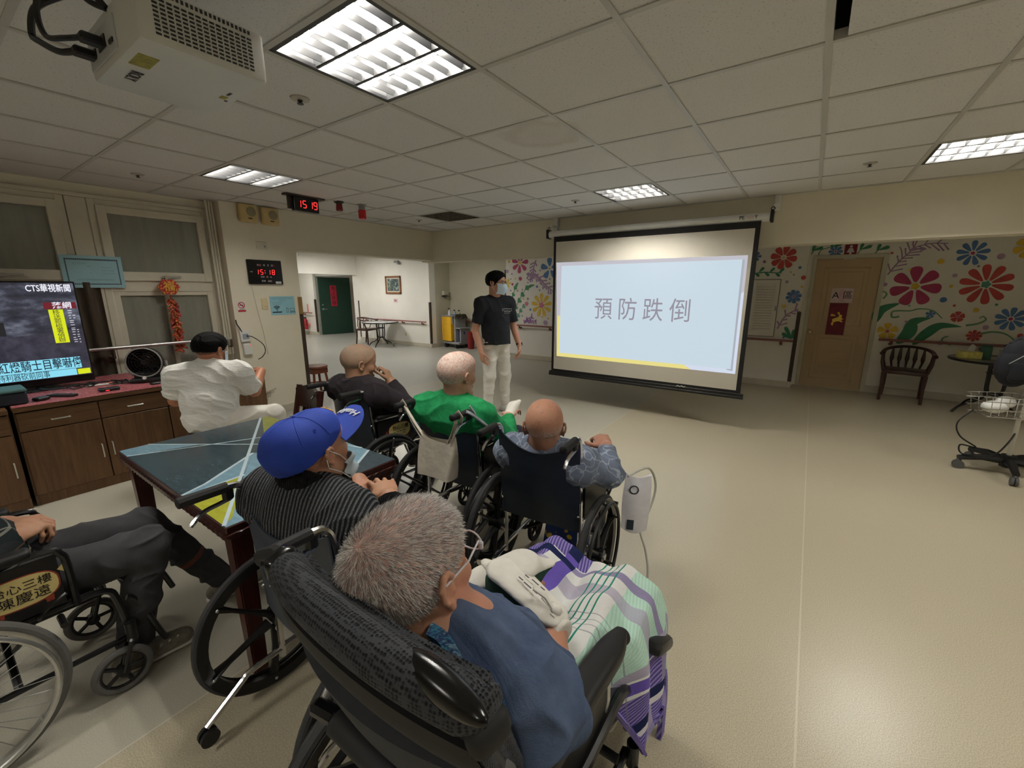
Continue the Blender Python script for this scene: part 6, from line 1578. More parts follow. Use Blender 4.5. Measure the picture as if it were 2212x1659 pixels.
def stubble(name, hair, skin, amt=.5, scale=300, hd=None, line=.016, soft=.03, top=None):
    t = NT(name); n = t.noise(scale, 2, .7); b_ = t.noise(14, 4, .6)
    f = t.math('MULTIPLY', t.ramp(n, [(.35, 0.0), (.62, 1.0)]), t.ramp(b_, [(.3, max(0, amt - .3)), (.7, min(1, amt + .25))]))
    if hd is not None:      # hair thins out towards the hairline and the bald crown
        x, y, z = t.xyz()
        def plane(c, nv, wd):
            nv = nv / np.linalg.norm(nv); k = t.math('ADD', t.math('ADD', t.math('MULTIPLY', x, float(nv[0])), t.math('MULTIPLY', y, float(nv[1]))), t.math('SUBTRACT', t.math('MULTIPLY', z, float(nv[2])), float(nv @ c)))
            return t.math('MULTIPLY', k, -1.0 / wd, None, True)
        f = t.math('MULTIPLY', f, plane(hd(0, line / .75, 0), hd.R @ V3(0, .75, -.66), soft))
        if top is not None: f = t.math('MULTIPLY', f, plane(hd(0, 0, top[0]), hd.R @ V3(0, top[1], 1), top[2]))
    t.bump(n, .3, .002)
    sk = rgb(*skin); n2 = t.noise(34, 4, .65); n1 = t.noise(9, 3, .6)
    base = t.mix(t.ramp(n2, [(.54, 0.0), (.68, .55)]), t.mix(t.ramp(n1, [(.4, 0.0), (.75, .5)]), sk, (sk[0] * .92, sk[1] * .72, sk[2] * .68)), tuple(x * .6 for x in sk))
    return t.set(t.mix(f, base, rgb(*hair)), .6, 0, .25)
def hair_shell(t, hd, mt, off=.004, line=.016, nape=-.075, name='hair', top=None, h=.005, fold=0.0, ymax=None):
    b = Blob(h, .02); T = hd.R.T; s = hd.s
    for c, r in (((0, -.012, .045), (.074, .094, .078)), ((0, -.035, .03), (.070, .068, .066)), ((0, .03, .055), (.066, .066, .058))):
        b.ell(hd(*c), (np.array(r) + off) * s, T, .03 * s)
    for q in (-1, 1): b.ell(hd(q * .082, -.006, -.006), np.array((.022, .020, .030)) * s, T, .006, True)
    cl = [(hd(0, .0 + line / .75, 0), hd.R @ V3(0, .75, -.66)), (hd(0, 0, nape), hd.R @ V3(0, .0, -1))]
    if top is not None: cl.append((hd(0, 0, top[0]), hd.R @ V3(0, top[1], 1)))
    return blobobj(name, b, mt, t, fold, 3, 90, clips=cl)
# ================================================================== TILT WHEELCHAIR in the foreground
mesh_f = NT('black_spacer_mesh')
mx, my, mz = mesh_f.xyz()
vor = mesh_f.n('ShaderNodeTexVoronoi'); vor.feature = 'F1'; vor.inputs['Scale'].default_value = 170; vor.inputs['Randomness'].default_value = .25; mesh_f.l(mesh_f.coord(), vor.inputs['Vector'])
hole = mesh_f.ramp(vor.outputs['Distance'], [(.25, 0.0), (.5, 1.0)])
mesh_f.bump(hole, .9, .003)
MESHF = mesh_f.set(mesh_f.mix(hole, rgb(18, 19, 22), rgb(62, 64, 70)), .7, 0, .3)
FABR = mat('dark_grey_fabric', rgb(50, 52, 56), .85, 0, .12, 30, .3, 300)
W1 = thing('tilt_wheelchair', 'large black reclining wheelchair with mesh back nearest the camera', 'wheelchair', (-.50, .50, 0), rad(-1))
t = W1
for s in (-1, 1):
    rear_wheel(t, s * .285, s, 'mag', .285); caster(t, s * .24, .46, .085)
    m = M(); x = s * .22
    m.tube(bend([(x, -.06, .20), (x, -.02, .40), (x, .02, .47), (x, .20, .48), (x, .42, .47), (x, .46, .30)]), .013, 8); m.tube([(x, -.06, .2), (x, .46, .22)], .012, 8)
    m.tube(bend([(x, .02, .47), (x, -.06, .66), (x, -.15, .90), (x, -.19, 1.0)]), .013, 8); m.tube([(x, -.06, .28), (x + s * .06, 0, .285)], .016, 8)
    obj('side_frame', m, BLACKM, t)
    m = M(); xa = s * .208
    def padf(u, v):
        a = 2 * PI * v; y = -.13 + .52 * u; wv = .033 * (1 - .5 * max(0, (u - .82) / .18) ** 2) * (1 - .4 * max(0, (.1 - u) / .1)); c, s_ = math.cos(a), math.sin(a)
        return (xa + wv * math.copysign(abs(c) ** .6, c), y,   .678 - .026 * u + .05 * math.sin(PI * u) * .25 + .024 * math.copysign(abs(s_) ** .6, s_))
    m.grid(padf, 20, 20); m.ell((xa, .39, .65), (.024, .02, .022), n=14); m.ell((xa, -.13, .668), (.030, .02, .022), n=14); obj('armrest', m, PADM, t)
    m = M(); m.tube([(xa, .0, .65), (xa, -.02, .52), (xa - s * .01, -.02, .46)], .012, 8); obj('armrest_post', m, ALU, t); m = M(); m.tube([(xa, .3, .64), (xa, .31, .54), (xa - s * .01, .31, .47)], .012, 8); obj('armrest_post', m, ALU, t)
    m = M(); m.b2((xa - .004, .0, .485), (xa + .004, .32, .63), 0, .003); obj('side_panel', m, BLACKP, t)
    m = M(); m.tube(bend([(x, .46, .45), (x, .52, .44), (x - s * .01, .60, .30), (x - s * .02, .64, .16)]), .012, 8); m.box((x - s * .06, .68, .15), (.14, .16, .015), (rad(8), 0, 0), 0, .006); m.box((x + s * .035, .585, .50), (.05, .16, .04), (rad(-30), 0, 0), 0, .015, 2); obj('legrest', m, BLACKP, t)
    m = M(); m.tube([(x, -.06, .2), (x, -.19, .18), (x, -.26, .10)], .012, 8, 1); m.cyl((x - .012, -.26, .06), (x + .012, -.26, .06), .03, 14); obj('tipping_lever', m, [BLACKP, ALU], t)
# padded back shell
def backf(u, v):
    """u across, v from seat (0) to top (1)"""
    z = .50 + .52 * v; y = .015 - .20 * v - .015 * math.sin(PI * v); c = abs(2 * u - 1)
    return (-.238 + .476 * u, y + .035 * c ** 2.5, z - .02 * c ** 3 * v)
m = M(); m.grid(lambda u, v: tuple(Vector(backf(u, v)) + Vector((0, -.052, -.008))), 24, 20, 0, .068)
obj('back_cushion', m, MESHF, t)
m = M()
for (v0, rr_) in ((1.0, .034),):
    m.tube([tuple(Vector(backf(i / 20, v0)) + Vector((0, -.026, -.006))) for i in range(21)], [.024] + [rr_] * 19 + [.024], 14); 
m.ell(tuple(Vector(backf(0, 1)) + Vector((0, -.022, -.004))), (.014, .030, .030), n=12); m.ell(tuple(Vector(backf(1, 1)) + Vector((0, -.022, -.004))), (.014, .030, .030), n=12)
obj('top_roll', m, MESHF, t)
m = M(); m.grid(lambda u, v: tuple(Vector(backf(u, .80 + .14 * v)) + Vector((0, -.060 - .006 * math.sin(PI * v), -.012))), 20, 4, 0, .010); obj('back_strap', m, mat('black_webbing', rgb(24, 24, 25), .7, 0, .1, 20), t)
m = M(); m.grid(lambda u, v: tuple(Vector(backf(u, .02 + .74 * v)) + Vector((0, -.056 - .022 * math.sin(PI * u), -.01))), 20, 10, 0, .04); obj('lower_back_cover', m, FABR, t)
m = M(); c0 = Vector(backf(.895, 1.0)); m.ell(tuple(c0 + Vector((.0, -.035, .018))), (.080, .021, .019), (rad(38), 0, rad(-3)), 24); obj('headrest_cover', m, mat('gloss_black', rgb(12, 12, 14)), t)
m = M(); c0 = Vector(backf(.02, 1.0)); m.box(tuple(c0 + Vector((-.012, -.03, .0))), (.045, .06, .055), (rad(10), 0, .3), 0, .018, 3); obj('corner_bracket', m, mat('gloss_black', rgb(12, 12, 14)), t); m = M(); c0 = Vector(backf(.98, .93)); m.box(tuple(c0 + Vector((.012, -.03, .0))), (.040, .062, .05), (rad(10), 0, -.3), 0, .018, 3); obj('corner_bracket', m, mat('black_webbing', rgb(24, 24, 25)), t)
m = M(); m.tube([(-.252, -.17, 1.0), (-.30, -.165, .992), (-.345, -.175, .975)], [.02, .016, .014], 10); obj('push_grip', m, GRIP, t)
m = M(); m.tube([(-.09, -.19, .755), (.05, -.18, .735)], .023, 16); m.tube([(-.13, -.19, .755), (-.09, -.19, .755)], .014, 10, 1); m.tube([(.05, -.18, .735), (.22, -.15, .70)], .014, 10, 1); m.box((-.12, -.195, .76), (.055, .03, .026), (0, .2, .3), 1, .008); obj('foam_push_bar', m, [GRIP, mat('gloss_black', rgb(12, 12, 14))], t)
m = M(); m.tube([(-.18, -.095, .80), (-.135, -.19, .755)], .0125, 12); m.tube([(-.09, -.13, .77), (.02, -.13, .60), (.04, -.1, .40)], .014, 10, 1); m.tube([(-.03, -.12, .66), (.06, -.16, .40)], .012, 10); m.tube([(.235, -.13, .84), (.235, -.08, .70)], .017, 10); obj('gas_strut', m, [ALU, BLACKM], t)
m = M(); m.tube([(-.22, -.06, .28), (.22, -.06, .28)], .014, 10); obj('axle_bar', m, BLACKM, t); m = M(); m.tube([(-.22, .40, .25), (.22, .40, .25)], .013, 10); obj('cross_bar', m, BLACKM, t); m = M(); m.tube([(-.22, .15, .46), (.22, .15, .46)], .012, 8); obj('cross_bar', m, BLACKM, t)
m = M(); m.grid(lambda u, v: (-.21 + .42 * u, -.0 + .46 * v, .475 + .012 * math.sin(PI * u)), 10, 8, 0, .05); obj('seat_cushion', m, FABR, t)
nm = NT('black_net'); nx = nm.noise(4, 2, .5); ch = nm.n('ShaderNodeTexChecker'); ch.inputs['Scale'].default_value = 260; ch.inputs[1].default_value = (.004, .004, .004, 1); ch.inputs[2].default_value = (.2, .19, .17, 1); nm.l(nm.coord(), ch.inputs[0]); NETM = nm.set(ch.outputs[0], .7)
m = M(); m.grid(lambda u, v: (.06 + .17 * u, -.13 - .07 * math.sin(PI * u) * math.sin(PI * min(1, v + .2)), .78 - .17 * v), 16, 10, 0, .004); obj('net_pocket', m, NETM, t)
m = M(); m.ell((.18, -.14, .765), (.03, .018, .02)); o = obj('red_pouch', m, mat('coral_red_cloth', rgb(190, 62, 54), .8)); o.location = t.location; tag(o, 'small coral red cloth in the net pocket of the foreground wheelchair', 'cloth')
m = M(); m.tube(bend([(.16, -.05, .60), (.20, .10, .62), (.16, .18, .66), (.06, .19, .67)]), .022, 8, flat=.25); obj('lap_belt', m, BLACKV, t)
# colourful towel between back and shoulder
tw = NT('colourful_towel'); nz = tw.noise(26, 3, .7, stretch=(1, 1, 4)); TOWEL = tw.set(tw.ramp(nz, [(.34, rgb(36, 60, 140)), (.45, rgb(70, 140, 170)), (.52, rgb(36, 44, 100)), (.60, rgb(120, 170, 190)), (.68, rgb(110, 70, 150)), (.78, rgb(190, 210, 90))]), .9)
m = M(); m.grid(lambda u, v: (.05 + .13 * u, -.100 + .03 * (1 - v) + .006 * math.sin(u * 9), .87 + .075 * v - .045 * u), 14, 10, 0, .02); o = obj('towel', m, TOWEL); o.location = t.location; o.rotation_euler = t.rotation_euler; tag(o, 'multicoloured towel tucked behind the shoulder in the foreground wheelchair', 'towel')

# ================================================================== PEOPLE
SHO = (mat('dark_shoe', rgb(40, 38, 38), .6, 0, .15, 30), mat('white_sole', rgb(205, 200, 192), .6))
WSHO = (mat('white_shoe', rgb(214, 212, 208), .6, 0, .06, 30), mat('white_sole', rgb(205, 200, 192)))
def cloth(name, c, var=.12, rough=.85, sc=60, bump=.35, bs=500):
    return mat(name, rgb(*c), rough, 0, var, sc, bump, bs)
# ---- presenter
def pres(t, hd, J):
    hair_shell(t, hd, mat('black_hair', rgb(14, 13, 14), .7, 0, .3, 60, .6, 260, spec=.12, bdist=.004), .015, .022, -.035, fold=.003)
    m = M(); mm = hd.m4()
    def mk(u, v):
        a = (u - .5) * 2; z = .002 - .115 * v; y = .119 + .022 * math.sin(PI * min(1, v * 1.05)) * (1 - a * a * .6) - .075 * a * a - .03 * max(0, v - .72)
        return mm @ Vector((a * .072, y, z))
    m.grid(mk, 16, 12, 0, .003)
    for s in (-1, 1):
        m.tube([mm @ Vector(p) for p in ((s * .07, .036, .0), (s * .078, .01, .012), (s * .086, -.025, .02))], .0016, 5, 1); m.tube([mm @ Vector(p) for p in ((s * .07, .034, -.095), (s * .080, .0, -.05), (s * .088, -.030, -.01))], .0016, 5, 1)
    obj('face_mask', m, [mat('pale_blue_mask', rgb(196, 216, 232), .7, 0, .04, 20), WHITEP], t)
    m = M()
    for s in (-1, 1):
        m.tube([mm @ Vector((s * .034 + .024 * math.cos(a * .4), .112 - .02 * abs(math.cos(a * .4) * s > 0) * .3, .010 + .016 * math.sin(a * .4))) for a in range(16)], .0016, 6, closed=True); m.tube([mm @ Vector(p) for p in ((s * .058, .106, .014), (s * .078, .05, .014), (s * .084, -.02, .012))], .0018, 6)
    m.tube([mm @ Vector(p) for p in ((-.010, .114, .012), (0, .117, .015), (.010, .114, .012))], .0015, 6); obj('glasses', m, mat('dark_frames', rgb(30, 26, 26), .35), t)
    m = M()
    for s in (-1, 1): m.ell(tuple(hd(s * .031, .0915, .005)), (.006, .006, .005), n=10)
    obj('eyes', m, mat('dark_iris', rgb(24, 18, 16), .15), t)
    m = M()
    for s in (-1, 1): m.tube([mm @ Vector(p) for p in ((s * .014, .0985, .027), (s * .032, .095, .032), (s * .05, .08, .027))], .0035, 6)
    obj('eyebrows', m, mat('black_hair', rgb(16, 15, 16)), t)
    w_ = V3(*J['wrL']); e_ = V3(*J['elL']); d = (w_ - e_) / np.linalg.norm(w_ - e_)
    m = M(); m.cyl(tuple(w_ - d * .03), tuple(w_ - d * .006), .034, 16); m.box(tuple(w_ - d * .018 + V3(-.030, .012, 0)), (.014, .036, .04), None, 0, .005); obj('wrist_watch', m, BLACKP, t)
    m = M(); fr = frame((-.085, .137, 1.245), (-1, .12, 0), (0, -.1, 1)); scrib(m, fr, -.06, .06, .014, .03, 0, .001, 41, .12); scrib(m, fr, -.035, .04, -.016, .02, 0, .001, 42, .12); obj('shirt_print', m, mat('white_print', rgb(220, 220, 222), .6), t)
white_tr = cloth('white_cotton', (226, 222, 214), .05, .9, 20, .3, 300)
navy_tee = cloth('dark_navy_tee', (24, 27, 36), .15)
person('standing man in navy t-shirt, white trousers and face mask beside the screen', (-3.04, 4.02, 0), rad(-118), dict(
    pel=(0, 0, .90), lum=(0, 0, 1.03), che=(0, .0, 1.19), nek=(0, -.03, 1.375), shL=(-.18, -.01, 1.325), shR=(.18, -.01, 1.325), elL=(-.255, -.02, 1.03), elR=(.25, -.03, 1.02), wrL=(-.27, .09, .83), wrR=(.235, .10, .78),
    hiL=(-.085, 0, .86), hiR=(.085, 0, .86), knL=(-.11, .02, .47), knR=(.10, .03, .47), anL=(-.12, -.01, .085), anR=(.11, -.01, .085), ftL=(-.04, .14, -.05), ftR=(.04, .14, -.05)),
    head=[(0, .02, 1.56), dict(yaw=42, pitch=-4)], skin=skin_mat('young_skin', (206, 156, 130), (200, 136, 116), .12), hands=dict(R=dict(d=(-.1, .25, -.95), up=(.95, .2, 0), curl=.5, s=1.05), L=dict(d=(.05, .2, -.95), up=(-.95, .2, 0), curl=.45, s=1.05)),
    shirt=navy_tee, sleeve=.72, st=.012, trousers=white_tr, shoes=WSHO, hd_sc=1.04, extra=pres, belly=.0, fold=.004, seed=4, h=.0065, hem=.855)
# shirt hem: second layer below the waist is part of the same shirt volume (pelvis included)
# ---- man in white at the counter
def wh(t, hd, J):
    hair_shell(t, hd, mat('black_hair', rgb(16, 15, 16)), .010, .026, -.005, fold=.003); hair_shell(t, hd, stubble('black_fade', (30, 27, 26), (170, 120, 96), .95, 160, hd, .026, .02), .003, .026, -.07, name='hair_fade')
    mm = hd.m4(); m = M(); m.grid(lambda u, v: mm @ Vector(((u - .5) * .15, .122 - .10 * (2 * u - 1) ** 2 * .8, .0 - .105 * v)), 14, 8, 0, .003)
    for s in (-1, 1): m.tube([mm @ Vector(p) for p in ((s * .072, .045, -.01), (s * .082, .0, .012), (s * .088, -.022, .02))], .0016, 5, 1); m.tube([mm @ Vector(p) for p in ((s * .07, .05, -.095), (s * .083, .0, -.04), (s * .089, -.026, -.01))], .0016, 5, 1)
    obj('face_mask', m, [mat('pale_blue_mask', rgb(196, 216, 232)), WHITEP], t)
white_shirt = NT('white_work_shirt'); white_shirt.bump(white_shirt.noise(9, 4, .6, stretch=(1, 1, 3.2), dist=1.2), .55, .02); WSH = white_shirt.set(rgb(232, 231, 227), .85, 0, .2)
person('man in white short-sleeved shirt sitting with his back turned at the counter', (-3.74, 1.235, 0), rad(48), dict(
    pel=(0, .02, .50), lum=(0, .03, .63), che=(0, .07, .76), nek=(.0, .10, .885), shL=(-.20, .08, .83), shR=(.21, .10, .84), elL=(-.27, .12, .64), elR=(.255, .24, .66), wrL=(-.16, .32, .735), wrR=(.26, .44, .79),
    hiL=(-.09, .04, .49), hiR=(.10, .02, .49), knL=(-.17, .42, .48), knR=(.43, .10, .49), anL=(-.16, .34, .10), anR=(.42, .20, .10)),
    head=[(.02, .145, 1.02), dict(yaw=-24, pitch=-6)], skin=skin_mat('tan_skin', (186, 128, 98), (180, 104, 84), .15), hands=dict(R=dict(d=(-.25, .8, .1), up=(.3, .1, .9), curl=.5), L=dict(d=(.5, .6, -.3), up=(0, 0, 1), curl=.4)),
    shirt=WSH, sleeve=.78, st=.03, trousers=white_tr, shoes=WSHO, hd_sc=1.12, extra=wh, belly=.05, fold=.006, seed=9, collar=(.066, .03, WSH), arm=1.12)
t = thing('round_stool', 'stool under the man in the white shirt', 'stool', (-3.74, 1.235, 0)); m = M(); m.lathe((0, 0, .36), (0, 0, 1), [(0, 0), (.16, 0), (.17, .015), (.16, .035), (0, .035)], 24); obj('seat', m, BLACKV, t)
for k in range(4): m = M(); a = rad(45 + 90 * k); m.cyl((.17 * math.cos(a), .17 * math.sin(a), 0), (.12 * math.cos(a), .12 * math.sin(a), .36), .012, 8); obj('leg', m, CHROME, t)
# ---- dark purple sweater (third chair)
SK1 = skin_mat('old_skin_a', (176, 136, 108), (170, 112, 92), .35)
SK2 = skin_mat('old_skin_b', (200, 156, 134), (190, 116, 100), .4)
SK3 = skin_mat('old_skin_c', (178, 132, 108), (164, 96, 82), .6)
SK4 = skin_mat('old_skin_d', (186, 140, 112), (176, 106, 88), .4)
def h3(t, hd, J): hair_shell(t, hd, stubble('grey_stubble_a', (146, 138, 124), (186, 146, 120), .8, 130, hd, .008, .035), .003, .010, -.06)
swt = cloth('dark_plum_sweater', (44, 37, 44), .18, .95, 40, .5, 420)
person('old man in dark purple sweater resting his hand against his face', (-2.46, 1.70, 0), rad(-3), dict(
    pel=(0, .10, .53), lum=(0, .06, .65), che=(.02, .02, .755), nek=(0, -.01, .86), shL=(-.185, -.03, .82), shR=(.195, .0, .83), elL=(-.25, .03, .69), elR=(.285, .17, .72), wrL=(-.2, .26, .70), wrR=(.135, .16, .875)),
    head=[(.0, .015, .998), dict(yaw=-16, pitch=-8)], skin=SK1, hands=dict(R=dict(d=(-.42, -.05, .9), up=(.75, .5, .35), curl=1.0, s=1.0), L=dict(d=(.1, 1, -.1), up=(0, 0, 1), curl=.6)),
    shirt=swt, trousers=cloth('black_trousers', (30, 30, 34)), shoes=SHO, hd_sc=1.10, extra=h3, belly=.05, st=.018, seed=21, fold=.005, collar=(.068, .03, swt), arm=1.1)
# ---- green shirt
def h4(t, hd, J):
    hair_shell(t, hd, stubble('white_thin_hair', (222, 216, 210), (206, 160, 142), .75, 90, hd, .012, .05), .006, .012, -.05)
    c = Blob(.006, .02); w_ = V3(*J['wrR']); c.cap(w_, w_ + V3(-.03, .10, .03), .034, .040, .02); c.cap(w_ + V3(-.03, .10, .03), w_ + V3(-.01, .14, .06), .034, .018, .02); blobobj('mitten', c, mat('white_mitt', rgb(224, 220, 212), .85, 0, .05, 30, .3, 60), t)
grn = NT('green_cotton'); grn.bump(grn.noise(10, 4, .6, dist=1.5), .4, .014); GRN = grn.set(grn.ramp(grn.noise(20, 3, .6), [(.3, rgb(24, 124, 72)), (.7, rgb(44, 156, 96))]), .85, 0, .2)
person('old man in bright green sweatshirt with a white mitten', (-1.60, 1.72, 0), rad(2), dict(
    pel=(0, .10, .53), lum=(0, .05, .65), che=(.01, .0, .75), nek=(.01, -.02, .87), shL=(-.185, -.04, .815), shR=(.195, -.02, .82), elL=(-.25, .06, .68), elR=(.265, .14, .655), wrL=(-.15, .27, .68), wrR=(.14, .35, .715)),
    head=[(.025, .005, 1.02), dict(yaw=-8, pitch=-2)], skin=SK2, hands=dict(L=dict(d=(.1, 1, -.1), up=(0, 0, 1), curl=.6), R=dict(d=(-.2, .9, .3), up=(0, 0, 1), curl=.5)),
    shirt=GRN, trousers=cloth('navy_trousers', (30, 36, 58)), shoes=SHO, hd_sc=1.08, extra=h4, belly=.04, st=.016, seed=31, fold=.006, collar=(.064, .022, GRN), arm=1.08)
# ---- patterned pyjamas
def h5(t, hd, J): hair_shell(t, hd, stubble('white_fringe', (200, 192, 184), (186, 138, 114), .75, 120, hd, .006, .04, (.07, -.35, .05)), .003, .006, -.07)
pj = NT('blue_grey_pyjama_print'); wv = pj.n('ShaderNodeTexVoronoi'); wv.feature = 'DISTANCE_TO_EDGE'; wv.inputs['Scale'].default_value = 17; nzz = pj.n('ShaderNodeTexNoise'); nzz.inputs['Scale'].default_value = 7
mxn = pj.n('ShaderNodeMix', data_type='VECTOR'); mxn.inputs[0].default_value = .25; pj.l(pj.coord(), mxn.inputs[4]); pj.l(nzz.outputs[1], mxn.inputs[5]); pj.l(pj.coord(), nzz.inputs[0]); pj.l(mxn.outputs[1], wv.inputs['Vector'])
PJ = pj.set(pj.mix(pj.ramp(wv.outputs['Distance'], [(.02, 1.0), (.05, 0.0)]), rgb(112, 122, 142), rgb(156, 166, 184)), .85, 0, .2)
pj.bump(pj.noise(11, 4, .6, dist=1.4), .4, .012)
person('bald old man in blue-grey patterned pyjamas seen from behind', (-.955, 1.645, 0), rad(5), dict(
    pel=(0, .22, .50), lum=(0, .15, .565), che=(0, .06, .63), nek=(0, .0, .74), shL=(-.175, .0, .705), shR=(.18, .0, .705), elL=(-.27, .10, .66), elR=(.30, .075, .665), wrL=(-.2, .3, .67), wrR=(.235, .21, .735),
    knL=(-.11, .56, .53), knR=(.11, .56, .53)), head=[(0, -.012, .86), dict(yaw=24, pitch=-4)], skin=SK3, hands=dict(R=dict(d=(-.5, .55, .3), up=(.1, -.3, .95), curl=1.45, s=1.05), L=dict(d=(.1, 1, -.1), up=(0, 0, 1), curl=.6)),
    shirt=PJ, trousers=PJ, shoes=SHO, hd_sc=1.08, extra=h5, belly=.03, st=.02, seed=41, fold=.006, collar=(.072, .022, PJ), arm=1.0)
# ---- blue cap, ribbed cardigan
def h2(t, hd, J):
    mm = hd.m4(); mI = Matrix(hd.R).to_4x4()
    blue = mat('royal_blue_cotton', rgb(34, 66, 172), .8, 0, .08, 20, .3, 200)
    b = Blob(.005, .03); T = hd.R.T; s = hd.s
    b.ell(hd(0, -.034, .050), V3(.089, .114, .084) * s, T, .03); b.ell(hd(0, -.085, .040), V3(.074, .074, .078) * s, T, .04); b.ell(hd(0, .025, .075), V3(.068, .07, .060) * s, T, .03)
    cp = blobobj('cap', b, blue, t, .0015, 5, 40, clips=[(hd(0, .0, .022), hd.R @ V3(0, .36, -1)), (hd(0, .100, .04), hd.R @ V3(0, 1, -.15))], sm=2)
    def br(x, y):   # brim surface, head space
        return Vector((x, .076 + y, .058 + .30 * y - 4.0 * x * x))
    m = M(); m.grid(lambda u, v: mm @ br((u - .5) * 2 * .084 * math.sqrt(max(.0, 1 - (v * .97) ** 3.2)), -.02 + .135 * v), 18, 12, 0, .006); obj('brim', m, blue, cp)
    q = M(); text(q, 'Hualien', .034, Matrix.Identity(4), 0, shear=.35, bold=.0006); m = M(); m.add([mm @ (br(-v[0], .076 - v[1]) + Vector((0, 0, .0035 + v[2]))) for v in q.v], q.f); obj('embroidery', m, mat('white_thread', rgb(228, 230, 238), .6), cp)
    from mathutils.bvhtree import BVHTree
    bvh = BVHTree.FromPolygons([v.co.copy() for v in cp.data.vertices], [tuple(p.vertices) for p in cp.data.polygons]); c0 = Vector(hd(0, -.02, .05))
    def onc(x, y, z, lift=.0012):
        d = Vector(hd.R @ V3(x, y, z)).normalized(); h_ = bvh.ray_cast(c0 + d * .4, -d); return h_[0] + h_[1] * lift
    m = M()
    for k in range(14):
        a = 2 * PI * k / 14; q = lambda r: onc(r * math.cos(a), 1.0, .72 + r * math.sin(a) * .8, .0018)
        m.tube([q(.09), q(.17), q(.25)], [.0026, .0036, .0042], 5, k % 3)
    m.tube([onc(.27 * math.cos(2 * PI * k / 24), 1.0, .72 + .22 * math.sin(2 * PI * k / 24)) for k in range(24)], .0026, 5, 1, closed=True); obj('badge', m, [mat('badge_white', rgb(226, 222, 214), .6), mat('badge_gold', rgb(214, 170, 90), .5), mat('badge_red', rgb(170, 60, 50), .6)], cp)
    m = M(); m.tube([onc(0, math.cos(a), math.sin(a), .0) for a in [.35 + .12 * i for i in range(20)]], .0016, 5); m.ell(tuple(onc(0, -.25, 1)), (.006, .006, .005), n=10)
    for sgn in (-1, 1):
        for yy in (.35, -.75): m.tube([onc(sgn * math.sin(a), yy * math.sin(a) - .25 * math.cos(a), math.cos(a), .0) for a in [.1 * i for i in range(15)]], .0016, 5)
        m.ring(tuple(onc(sgn, -.2, .6)), tuple(hd.R @ V3(sgn, -.2, .6)), .004, .0016, 12, 5)
    obj('seams', m, blue, cp)
    hair_shell(t, hd, stubble('grey_stubble_b', (140, 134, 128), (180, 128, 98), .3), .002, -.01, -.06, top=(.03, 1))
    m = M()
    m.grid(lambda u, v: mm @ Vector(((u - .5) * .115, .126 - .075 * (2 * u - 1) ** 2 + .010 * math.sin(v * 9) + .006 * v, -.055 - .062 * v)), 14, 10, 0, .003)
    for s_ in (-1, 1):
        m.tube([mm @ Vector(p) for p in ((s_ * .056, .062, -.052), (s_ * .075, .03, -.016), (s_ * .088, -.012, .020), (s_ * .094, -.03, .015))], .0018, 5, 1); m.tube([mm @ Vector(p) for p in ((s_ * .055, .062, -.115), (s_ * .075, .02, -.07), (s_ * .092, -.03, -.03), (s_ * .096, -.034, -.0))], .0018, 5, 1)
    obj('face_mask', m, [mat('grey_blue_mask', rgb(176, 188, 198), .7, 0, .05, 20), WHITEP], t)
kn = NT('ribbed_grey_knit'); kx, ky, kz = kn.xyz()
ph = kn.math('SINE', kn.math('MULTIPLY', kn.math('ADD', kn.math('MULTIPLY', kx, .86), kn.math('ADD', kn.math('MULTIPLY', ky, .5), kn.math('MULTIPLY', kz, -.15))), 500)); sp_ = kn.noise(420, 2, .7)
lt = kn.math('MULTIPLY', kn.math('GREATER_THAN', ph, .15), kn.ramp(sp_, [(.38, .15), (.6, 1.0)]))
kn.bump(kn.math('ADD', ph, kn.math('MULTIPLY', sp_, .8)), .8, .003)
KNIT = kn.set(kn.mix(lt, rgb(38, 40, 45), rgb(118, 118, 120)), .95, 0, .15)
ribk = NT('black_rib_knit'); bx_, by_, bz_ = ribk.xyz(); ribk.bump(ribk.math('SINE', ribk.math('MULTIPLY', ribk.math('ADD', bx_, by_), 620)), .9, .004); RIBK = ribk.set(ribk.ramp(ribk.noise(60, 3, .6), [(.3, rgb(18, 18, 19)), (.7, rgb(38, 38, 40))]), .95, 0, .15)
p2, hd2, J2 = person('old man in blue cap and ribbed grey cardigan with clasped hands', (-1.250, .625, 0), rad(1), dict(
    pel=(0, .12, .52), lum=(0, .08, .63), che=(.01, .03, .745), nek=(.005, .02, .87), shL=(-.19, -.01, .81), shR=(.20, .03, .82), elL=(-.26, .12, .67), elR=(.29, .15, .68), wrL=(-.105, .28, .765), wrR=(.125, .235, .785)),
    head=[(.01, .055, .99), dict(yaw=6, pitch=6, roll=-4)], skin=SK4, hands=dict(R=dict(d=(-.80, .42, .18), up=(.15, -.1, .95), curl=.42, s=1.08, thumb=.4), L=dict(d=(.86, .05, -.12), up=(-.1, .35, .9), curl=.50, s=1.08)),
    shirt=KNIT, trousers=cloth('charcoal_trousers', (44, 44, 48)), shoes=SHO, hd_sc=1.0, extra=h2, belly=.05, st=.022, seed=51, fold=.005, collar=(.082, .045, RIBK), cuff=RIBK, h=.005, arm=1.1)
m = M(); d_ = V3(-.80, .42, .18); d_ /= np.linalg.norm(d_); pr = V3(-.105, .28, .765) + V3(.86, .05, -.12) * .115; m.ring(tuple(pr), (.86, .1, -.2), .0105, .0018, 16, 6); obj('red_ring', m, mat('red_thread', rgb(200, 30, 50), .5), p2)
